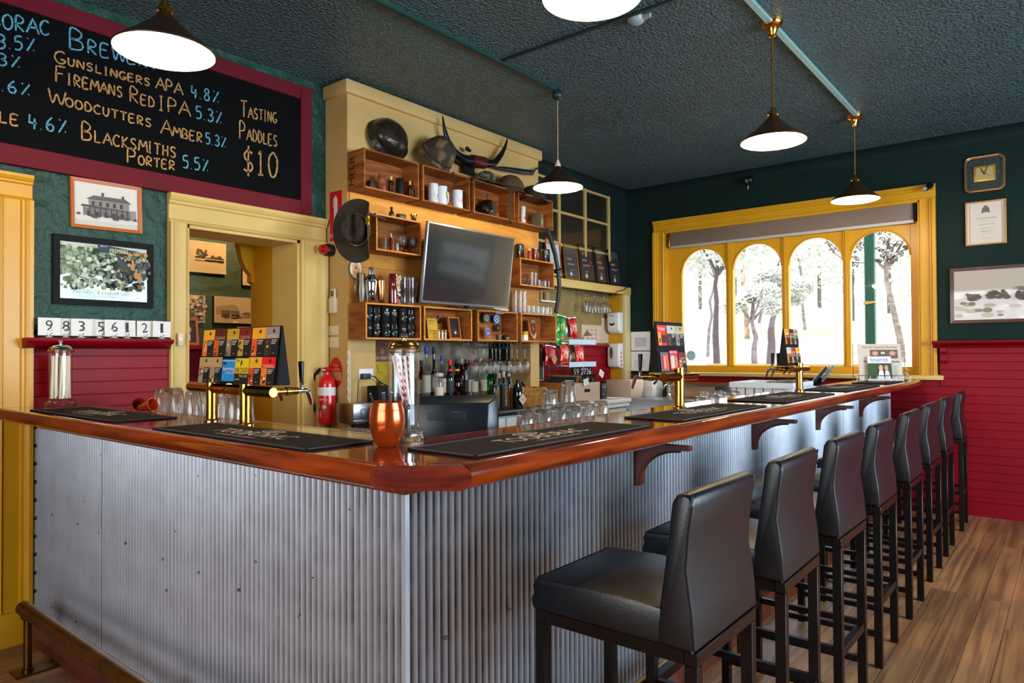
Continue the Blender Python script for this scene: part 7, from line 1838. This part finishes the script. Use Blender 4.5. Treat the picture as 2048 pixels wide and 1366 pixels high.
for k in range(22):
    x = .03 + .018 * k
    c_ = thing('folded_cooler', '%s folded cooler from the left in the cardboard carton' % ORD[k], 'drink cooler', (5.26 + x, 3.55 + rc.uniform(.03, .06), ZB + .06), 0, 'folded drink coolers in the carton', 0, .28)
    MB().box((-.003, 0, 0), (.003, .30 + rc.uniform(-.03, .03), .17 + rc.uniform(-.015, .02))).build('sleeve', mat(*rc.choice([('navy_neoprene', '#12202e', .8), ('black_neoprene', '#101214', .8), ('navy_neoprene', '#12202e', .8), ('tan_neoprene', '#9a6a3a', .8)])), c_)
    if k % 2 == 0: MB().box((-.0036, .01, .13), (-.0031, .10, .145)).build('print', mat('pale_print', '#b8c0cc', .7), c_)
for k, (px, py, a) in enumerate(((1172, 764, -.15), (1203, 747, .5))):
    p = W(px, py, 'y', 3.53)
    c_ = thing('price_tag', ('white price tag on the near lip of the carton', 'white price tag tilted at the right of the carton')[k], 'price tag', (p.x, 3.53, p.z), 0, None, 0, a)
    MB().box((-.04, 0, -.03), (.04, .001, .03)).build('tag', M_PAPER, c_); art('print', [('t', 'STUBBY HOLDERS', -.03, .01, .03, .018, '#6a6a70'), ('t', '$6', -.01, -.02, .012, .002, '#6a6a70')], c_, .0004)
p = W(1187, 742, 'y', 3.86)
t = thing('number_sign', 'black sign with white figures standing behind the carton', 'sign', (p.x, 3.99, p.z - .04))
MB().box((-.20, 0, -.03), (.18, .008, .085)).build('board', M_BLKM, t); art('lettering', [('t', '59 2736', -.17, .0, .16, .065, '#c8c4c0')], t, .0004)
# white frame with a photo, left of the crisps
p = W(1062, 730, 'y', 3.95)
t = thing('framed_photo', 'white wire framed photograph of a person in a checked shirt behind the wine glasses', 'picture', (W(1066, 730, 'y', 4.0).x, 4.0, 1.30), 0)
rim_frame(MB(), -.19, -.16, .16, .13, .008, -.008, 0).build('frame', mat('white_wire', '#cfd4d0', .4), t)
MB().box((-.185, -.002, -.155), (.155, 0, .125)).build('backing', flat('#3a463c'), t)
art('print', [('e', -.06, .05, .03, .04, '#b08468'), ('p', [(-.12, -.15), (-.10, .0), (-.06, .015), (-.01, 0), (.02, -.15)], '#6f8a86'), ('e', -.06, .085, .035, .018, '#4a4038'), ('p', [(-.17, -.02), (-.10, .03), (-.09, -.05)], '#a8c8b8')], t, .0004, (0, -.0024, 0))
# crisp packets in their display
rx_ = W(1110, 700, 'y', 3.9).x
t = thing('snack_display', 'two tier wire display for crisp packets on the right of the back bench', 'display rack', (5.42, 3.95, .9505))
mb = MB()
for x in (0, .60): mb.tube([(x, .0, 0), (x, .0, .62)], .005, 8); mb.tube([(x, -.15, .33), (x, .0, .33)], .004, 6); mb.tube([(x, -.15, .55), (x, 0, .55)], .004, 6)
for z in (.33, .36, .55, .58): mb.tube([(0, 0, z), (.6, 0, z)], .003, 6); mb.tube([(0, -.15, z), (.6, -.15, z)], .003, 6)
mb.build('wire_frame', M_CHROME, t)
MB().box((0, -.15, .325), (.6, 0, .33)).build('shelf', M_CHROME, t); MB().box((0, -.15, .545), (.6, 0, .55)).build('shelf', M_CHROME, t)
for z in (.315, .535):
    MB().box((.12, -.158, z), (.6, -.153, z + .05)).build('price_rail', mat('pale_blue_strip', '#c4d0e0', .5), t)
def packet(label, px, py, y, w, h, c1, c2, tilt=0, rx=-.1, text=None):
    p = W(px, py, 'y', y)
    t = thing('crisp_packet', label, 'crisp packet', (p.x, y, p.z - h / 2), 0, 'crisp packets on the display', rx, tilt)
    def f(s_):
        def g(u, v):
            x = (u - .5) * w * (1 - .05 * math.sin(PI * v)); b = .022 * math.sin(PI * u) ** .7 * math.sin(PI * v) ** .6
            return (x, s_ * b + .003 * math.sin(9 * v + 5 * u), v * h)
        return g
    mb = MB(); mb.grid(f(-1), 10, 12); n0 = len(mb.f); mb.grid(f(1), 10, 12)
    mb.f = mb.f[:n0] + [q_[::-1] for q_ in mb.f[n0:]]
    mb.build('bag', mat('foil_' + c1, c1, .22, metal=.3, bump=(25, .5, .006)), t)
    MB().box((-w / 2, -.002, h - .006), (w / 2, .002, h + .006)).build('seal', mat('foil_silver', '#b8bcc0', .25, metal=.8), t)
    o = art('print', [('e', 0, h * .45, w * .3, h * .16, c2), ('e', w * .05, h * .40, w * .16, h * .1, '#d8b060')] + ([('t', text, -w * .36, h * .56, w * .36, h * .7, '#e8e4e0')] if text else []), t, .0006)
    for v in o.data.vertices:
        u = v.co.x / w + .5; q_ = v.co.z / h; v.co.y -= .023 * math.sin(PI * min(max(u, .02), .98)) ** .7 * math.sin(PI * q_) ** .6 - .003 * math.sin(9 * q_ + 5 * u)
    return t
packet('green crisp packet in the upper tier', 1124, 652, 3.84, .15, .20, '#2a8a3c', '#c8d038', .1)
packet('green crisp packet folded below the upper green one', 1123, 676, 3.83, .14, .14, '#2f9440', '#c84828', -.05)
packet('silver crisp packet behind the upper red one', 1138, 655, 3.88, .11, .19, '#8a8c90', '#3a3a3a', .0)
packet('red crisp packet in the upper tier', 1150, 656, 3.83, .13, .20, '#c01820', '#d8d0d0', -.12, text='Dori')
packet('dark red crisp packet at the left of the lower tier', 1102, 712, 3.84, .17, .19, '#a01420', '#c07040', .1)
packet('red orange crisp packet, second in the lower tier', 1130, 708, 3.82, .14, .22, '#d02818', '#e8e0d8', .12, text='Dori')
packet('black and silver crisp packet in the lower tier', 1146, 710, 3.88, .11, .20, '#4a4034', '#c8a040', 0)
packet('red orange crisp packet at the right of the lower tier', 1163, 710, 3.83, .14, .20, '#d42a16', '#e8e0d8', -.1, text='Dori')
packet('small maroon crisp packet behind the dark red one', 1092, 705, 3.90, .12, .18, '#7a1020', '#a85838', .2)
t = thing('diamond_card', 'tan diamond card hooked over a wire cross on the lower tier', 'card', W(1109, 718, 'y', 3.79))
MB().prism([(-.045, 0), (0, -.05), (.045, 0), (0, .05)], 'y', 0, .002).build('card', flat('#c8904c'), t); art('print', [('t', 'SNACKS', -.026, -.006, .026, .008, '#8a3a20')], t, .0004)
# papers in the alcove and on the window wall
def sheet(label, a, b, ax, v, shapes, name='notice'):
    p0, p1 = W(a[0], a[1], ax, v), W(b[0], b[1], ax, v); c = (p0 + p1) / 2
    w = abs(p1.x - p0.x) if ax == 'y' else abs(p1.y - p0.y); h = abs(p0.z - p1.z)
    t = thing(name, label, 'paper', c, 0 if ax == 'y' else -PI / 2)
    MB().box((-w / 2, -.001, -h / 2), (w / 2, 0, h / 2)).build('paper', M_PAPER if ax == 'x' else mat('cream_paper', '#d8c0a4', .8), t)
    art('print', [tuple([s[0]] + list(scale_shape(s, w, h))) for s in shapes], t, .0003, (0, -.0012, 0))
    return t
sheet('pinkish notice with line drawings on the alcove wall', (1163, 649), (1203, 686), 'y', 4.218, [('t', 'WASH YOUR HANDS', .3, .88, .8, .93, '#9a7a68')] + [('e', .3 + .2 * (k % 3), .72 - .24 * (k // 3), .06, .06, '#b09884') for k in range(9)] + [('p', [(.05, .35), (.25, .7), (.5, .4)], '#8a5450')])
sheet('tall cream list pinned beside the dispensers in the alcove', (1203, 636), (1226, 686), 'y', 4.217, [('r', .12, .92 - .06 * k, .85, .93 - .06 * k, '#b09884') for k in range(14)])
sheet('upper white sheet on the shaded green wall left of the window', (1262, 664), (1301, 701), 'x', 7.10, [('r', .2, .2, .8, .7, '#c4bcc0')])
sheet('lower white sheet on the shaded green wall left of the window', (1262, 703), (1301, 742), 'x', 7.10, [('r', .2, .55 - .06 * k, .75, .57 - .06 * k, '#b8b0b4') for k in range(7)])
# dispensers on the jamb
def dispens(label, px, y0p, y1p, lower):
    a, b = W(px, y0p, 'x', 6.96), W(px, y1p, 'x', 6.96); h = a.z - b.z
    t = thing('wall_dispenser', label, 'dispenser', (6.963, 4.10, b.z), -PI / 2)
    if lower:
        pr = [(0, 0), (-.10, .02), (-.115, .06), (-.115, h - .03), (-.09, h), (0, h)]
    else:
        pr = [(0, .01), (-.05, 0), (-.10, .03), (-.115, .08), (-.115, h - .02), (-.10, h), (0, h)]
    MB().prism([(q_[0], q_[1]) for q_ in pr], 'x', -.065, .085).build('casing', M_WHITE, t, bevel=.014, seg=3)
    if lower:
        art('window', [('e', -.01, h * .62, .022, h * .24, '#5a5a50')], t, .0008, (0, -.1155, 0))
        o = art('dots', [('e', -.06, h * .62 - .045 * k, .012, .014, '#d0102c') for k in range(4)], t, .0008, (0, 0, 0), Matrix.Translation((.0862, 0, 0)) @ Matrix.Rotation(PI / 2, 4, 'Z'))
    else:
        art('print', [('t', 'PURELL', -.03, h * .80, .03, h * .87, '#5a4a80'), ('p', [(-.035, h * .42), (-.03, h * .5), (.0, h * .46), (.035, h * .52), (.035, h * .42), (.0, h * .36)], '#2c2426'), ('e', 0, h * .2, .005, .006, '#c8b8b0')], t, .0008, (0, -.1155, 0))
    return t
dispens('upper white hand sanitiser dispenser on the yellow jamb', 1222, 626, 668, False)
dispens('lower white towel dispenser with red dots on the yellow jamb', 1222, 687, 737, True)
t = thing('wall_cable', 'dark cable looping from the right end of the cream beam', 'cable', (0, 0, 0))
P_ = [W(a, b, 'y', 3.975) for a, b in ((1256, 566), (1254, 574), (1247, 580), (1236, 583), (1226, 590), (1222, 586), (1230, 592))]
t.location = P_[0]; MB().tube(smooth([q_ - P_[0] for q_ in P_], 4), .004, 6).build('cable', M_BLACK, t)
# small white shelf with jars beyond the crates
a = W(1083, 602, 'y', 4.0)
t = thing('wall_shelf', 'short white shelf beyond the right end of the crates', 'shelf', (5.28, 3.93, a.z - .012)); MB().box((0, 0, 0), (.24, .115, .014)).build('board', M_WHITE, t); MB().box((.03, .10, -.04), (.05, .115, 0)).build('bracket', M_WHITE, t)
for k, (x, r_) in enumerate(((.06, .022), (.15, .036))):
    j = thing('tan_jar', ('narrow', 'wide')[k] + ' tan pot on the short white shelf', 'pot', (5.28 + x, 3.985, a.z + .0025)); MB().lathe([(0, 0), (r_, 0), (r_ * 1.02, .08), (r_ * .9, .085), (0, .085)], n=18).build('pot', mat('tan_pot', '#a87a50', .5), j)
# award frames on the beam
def award(label, pa, pb, pyt, fm, k, base_c='#17181b'):
    a, b = W(pa, 540, 'y', 4.01), W(pb, 540, 'y', 4.01); top_ = W((pa + pb) / 2, pyt, 'y', 4.02).z
    h = top_ - 2.157; w = b.x - a.x
    t = thing('framed_award', label, 'framed award', ((a.x + b.x) / 2, 4.0, 2.1565), 0, 'award certificates on the cream beam', -.10)
    rim_frame(MB(), -w / 2, 0, w / 2, h, .014, -.016, 0, .002).build('frame', fm, t)
    MB().box((-w / 2 + .003, -.006, .003), (w / 2 - .003, -.001, h - .003)).build('backing', M_BLKM, t)
    iw, ih = w - .03, h - .03
    if k == 'cert':
        S = [('r', 0, 0, 1, 1, '#cfd4d8'), ('r', .1, .88, .8, .95, '#5a8ab0')] + [('r', .1, .8 - .08 * j, .85, .81 - .08 * j, '#8a98a8') for j in range(9)]
    else:
        S = [('r', 0, 0, 1, 1, base_c)] + [('r', .1 + .09 * j, .84 - .04 * (j % 3), .13 + .09 * j, 1, '#5a6878') for j in range(9)] + [('e', .3, .78, .14, .08, '#2a2018'), ('e', .3, .78, .09, .05, '#6a5a48'), ('t', k, .2, .56, .55, .62, '#c8ccd0'), ('r', .2, .46, .9, .475, '#c8203c'), ('r', .2, .42, .7, .435, '#c8c8cc'), ('e', .45, .24, .08, .04, '#6a6a72'), ('e', .42, .12, .1, .06, '#c0c4c8')]
    art('print', [tuple([s[0]] + list(scale_shape(s, iw, ih))) for s in S], t, .0003, (0, -.0062, h / 2))
    MB().box((-iw / 2, -.0125, .015), (iw / 2, -.0115, h - .015)).build('glazing', M_THIN, t)
award('blue and white certificate in a thin red frame, first on the cream beam', 1092, 1122, 478, mat('red_thin_frame', '#7a2418', .4), 'cert')
award('award certificate in a gold frame on the cream beam', 1128, 1156, 490, mat('gold_frame', '#b8923c', .3, metal=.8), 'GOLD', '#3a3c3c')
award('black framed award certificate right of the gold one', 1158, 1188, 491, M_BLACK, 'SILVER')
award('black framed award certificate, third from the window end wall', 1190, 1214, 496, M_BLACK, 'BRONZE')
award('last black framed award certificate at the end of the beam', 1217, 1241, 501, M_BLACK, 'BRONZE')
# cartons by the sink
t = thing('cardboard_box', 'cream carton between the alcove and the sink', 'box', (6.42, 3.62, .9255 + .0)); MB().box((0, 0, 0), (.28, .30, .19)).build('carton', cbl, t, bevel=.003); MB().box((.0, .14, .1905), (.28, .16, .191)).build('tape', mat('tape_brown', '#a88858', .4), t)
t = thing('white_carton', 'white box in the corner beside the sink', 'box', (6.76, 3.55, .9255)); MB().box((0, 0, 0), (.25, .30, .185)).build('carton', M_WHITE, t, bevel=.003); MB().box((0, .14, .1855), (.25, .16, .186)).build('tape', mat('tape_brown', '#a88858', .4), t)
t = thing('clear_bag', 'crumpled blue tinted plastic bag in front of the cream carton', 'bag', W(1237, 783, 'z', .958) ); t.location.z = .951
MB().grid(lambda u, v: (.09 * math.cos(2 * PI * u) * (1 - .6 * v), .06 * math.sin(2 * PI * u) * (1 - .6 * v), .06 * v + .01 * math.sin(9 * u + 5 * v)), 20, 6).build('bag', mat('bag_blue', '#9cc0cc', .25), t)
# boxed roll pack beside the carton
t = thing('dark_packet', 'dark folded card pack right of the carton', 'pack', (5.82, 3.60, ZB)); MB().box((0, 0, 0), (.09, .20, .15)).build('pack', mat('navy_card', '#1c2430', .5), t, bevel=.003)
art('spots', [('r', .02, .11, .035, .125, '#a8b0b8'), ('r', .05, .11, .065, .125, '#a8b0b8'), ('r', .02, .04, .035, .055, '#a8b0b8')], t, .0004)
# ============================================================ OUTSIDE THE WINDOW
mb = MB()
def gh(x, y): return -.25 + max(0, x - 9) * .066 + .25 * math.sin(x * .3 + y * .2) * min(1, max(0, x - 12) / 10)
mb.grid(lambda u, v: (7.4 + 70 * u, -45 + 110 * v, gh(7.4 + 70 * u, 0) if u < .02 else gh(7.4 + 70 * u, -45 + 110 * v)), 36, 40)
tag(mb.build('hillside', mat('pale_dry_grass', '#dcd8c6', .9, n=(.6, '#bdb898', .3))), kind='structure')
t = thing('verandah_post', 'green verandah post with a cream collar seen through the right hand arch', 'post', (8.95, W(1741, 600, 'x', 8.95).y, -.2))
MB().box((-.05, -.055, 0), (.05, .055, 3.2)).build('shaft', M_TEAL, t, bevel=.012, seg=1)
MB().box((-.06, -.07, 0), (.06, .07, .9)).build('base', M_TEAL, t, bevel=.01, seg=1)
MB().prism([(-.062, 2.17), (-.062, 2.19), (.062, 2.19), (.062, 2.15)], 'x', -.06, .06).build('collar', M_CREAM, t)
lace = mat('lace_iron', '#3a1c22', .5)
rl = random.Random(4)
for sgn in (1, -1):
    mb = MB()
    for k in range(6):
        pts_ = []
        for j in range(9):
            a = j / 8 * PI / 2; r_ = .08 + .075 * k
            pts_.append((0, sgn * (.06 + r_ * math.cos(a) * .95), 3.10 - .0 - r_ * math.sin(a) * .95 - .02))
        if k == 5: mb.tube(pts_, .005, 5)
    for k in range(60):
        yy_, zz2 = rl.uniform(.07, .5), rl.uniform(.03, .5)
        if math.hypot(yy_, zz2) > .52: continue
        c = Vector((0, sgn * yy_, 3.10 - zz2)); r_ = rl.uniform(.018, .034)
        mb.tube([c + Vector((0, r_ * math.cos(q_ * PI / 5), r_ * math.sin(q_ * PI / 5))) for q_ in range(8)], .0045, 5)
        mb.tube([c - Vector((0, r_, r_)), c + Vector((0, r_, r_))], .004, 4)
    mb.build('lace_bracket', lace, t)
MB().box((-.06, -4.5, 3.12), (.06, 5.5, 3.32)).build('beam', M_TEAL, t)
tag(box('verandah_floor', (7.38, -6, -.32), (9.2, 8, -.22), mat('verandah_concrete', '#c4beb2', .8)), kind='structure')


def leaf_cloud(c, r, n, m, size, par, rr):
    mb = MB()
    for k in range(n):
        d = Vector((rr.gauss(0, 1), rr.gauss(0, 1), rr.gauss(0, .75))); d = d.normalized() * r * rr.random() ** .4; p = Vector(c) + Vector((d.x, d.y, d.z * .7))
        a = Vector((rr.gauss(0, 1), rr.gauss(0, 1), rr.gauss(0, 1))).normalized() * size * rr.uniform(.5, 1.2); b = a.orthogonal().normalized() * size * .35
        k0 = len(mb.v); mb.v += [p - a, p + b, p + a, p - b]; mb.face([k0, k0 + 1, k0 + 2, k0 + 3], False)
    o = mb.build('foliage', m, par); o['kind'] = 'stuff'; return o


def tree(label, px, base_py, dist, h, trunk_c, lean=0, fork=True, crown=1.0, thick=.12, tr_only=False, seed=1, fol='#d2d4cf'):
    rr = random.Random(seed)
    d = FW + RT * ((px - 1024) / CF); p = d * dist; x, y = p.x, p.y
    z = CH - (base_py - 701) / CF * dist
    t = thing('gum_tree', label, 'tree', (x, y, z), 0, 'trees on the hillside outside')
    mb = MB(); tp = []
    for k in range(6): tp.append(Vector((rr.uniform(-.1, .1), lean * k / 5 * h * .5 + rr.uniform(-.08, .08) * k / 3, h * .11 * k)))
    tp[0].z = -.6
    thick *= .62; mb.tube(tp, [thick * (1 - .1 * k) for k in range(6)], 9)
    top_ = tp[-1]; ends = []
    for k in range(5 if fork else 3):
        a = 2 * PI * k / 5 + rr.random(); e = top_ + Vector((math.cos(a) * h * .22, math.sin(a) * h * .25, h * rr.uniform(.12, .32))); mid = (top_ + e) / 2 + Vector((0, 0, h * .03))
        mb.tube([top_ - Vector((0, 0, h * .04)), mid, e], [thick * .42, thick * .28, thick * .1], 6); ends.append(e)
    mb.build('trunk', mat('bark_' + trunk_c, trunk_c, .9, n=(5, '#5c5258' if trunk_c != '#8a7a70' else '#b0a090', .2)), t)
    if dist > 55:
        for k in range(7): ends.append(Vector((rr.uniform(-1, 1) * h * .2, rr.uniform(-1, 1) * h * .42, h * rr.uniform(.16, .5))))
    if not tr_only:
        for j, e in enumerate(ends):
            leaf_cloud(e, h * .30 * crown, 620, mat('leaf_' + fol, fol, .9), h * .016 + .07, t, rr)
    return t


M = 1
tree('dark straight trunked tree, left arch', 1432, 702, 27, 6.0, '#4a4048', 0, True, 1.0, .22, False, 2)
tree('slim leaning grey tree beside the dark trunk, left arch', 1416, 682, 30, 5.4, '#9a9098', -.12, True, .9, .12, False, 3)
tree('forked dark tree in the second arch, left limb', 1503, 624, 44, 8, '#4e4650', -.2, True, 1.0, .2, False, 4)
tree('dark leaning limb tree in the second arch, right of the forked one', 1518, 624, 45, 7, '#56505a', -.45, True, .9, .16, False, 5)
tree('pale orange trunked gum in the second arch', 1494, 650, 34, 9, '#b09a80', .05, True, 1.2, .22, False, 6)
tree('broken knotted stump tree low in the second arch', 1538, 726, 22, 3.2, '#6a5c66', -.1, True, .5, .24, False, 7)
tree('short mottled tree beside the stump, second arch', 1512, 728, 21, 2.6, '#8a7e80', .1, True, .5, .16, False, 8)
tree('spreading gum across the third arch', 1610, 640, 50, 11, '#a8a09c', .1, True, 1.5, .2, False, 9)
tree('distant dark trunk at the left edge of the right arch', 1706, 622, 48, 7, '#544c58', 0, True, 1.0, .2, False, 10)
tree('twisting pale gum in the right arch', 1806, 712, 24, 6, '#9c8e84', .18, True, 1.0, .2, False, 11)
tree('broad gum filling the top of the left arches', 1470, 600, 60, 17, '#a09890', 0, True, 1.6, .3, False, 12, '#dadcd7')
tree('broad gum behind the third arch', 1640, 600, 62, 18, '#a09890', 0, True, 1.6, .3, False, 13, '#dcded9')
tree('broad gum behind the right arch', 1780, 610, 58, 16, '#a09890', 0, True, 1.6, .3, False, 14, '#dadcd7')
tree('tall thin gum behind the left arch', 1400, 600, 58, 15, '#a09890', 0, True, 1.4, .25, False, 15, '#dcded9')
rr = random.Random(21)
for k, (px, dd) in enumerate(((1672, 12), (1700, 12.5), (1722, 12), (1752, 11.5), (1655, 13))):
    d = FW + RT * ((px - 1024) / CF); p = d * dd
    t = thing('shrub', ('low leafy shrub at the sill below the third arch', 'low leafy shrub beside the dividing mullion', 'low shrub left of the green post', 'low shrub right of the green post', 'small low shrub by the yellow rail')[k], 'shrub', (p.x, p.y, gh(p.x, p.y)), 0, 'shrubs outside the window')
    MB().tube([(0, 0, -.1), (.02, 0, .5)], .02, 6).build('stem', mat('bark_#6a5c66', '#6a5c66', .9), t)
    leaf_cloud((0, 0, .75), .45, 300, mat('shrub_leaf', '#8c9a6c', .8), .05, t, rr)
t = thing('garden_rail', 'yellow painted rail outside below the third arch', 'rail', (9.6, W(1618, 715, 'x', 9.6).y, 0))
MB().box((-.04, -1.0, 1.16), (.04, 1.4, 1.24)).build('rail', M_CREAM, t); MB().box((-.04, -1.0, -.3), (.04, -.92, 1.16)).build('post', M_CREAM, t)
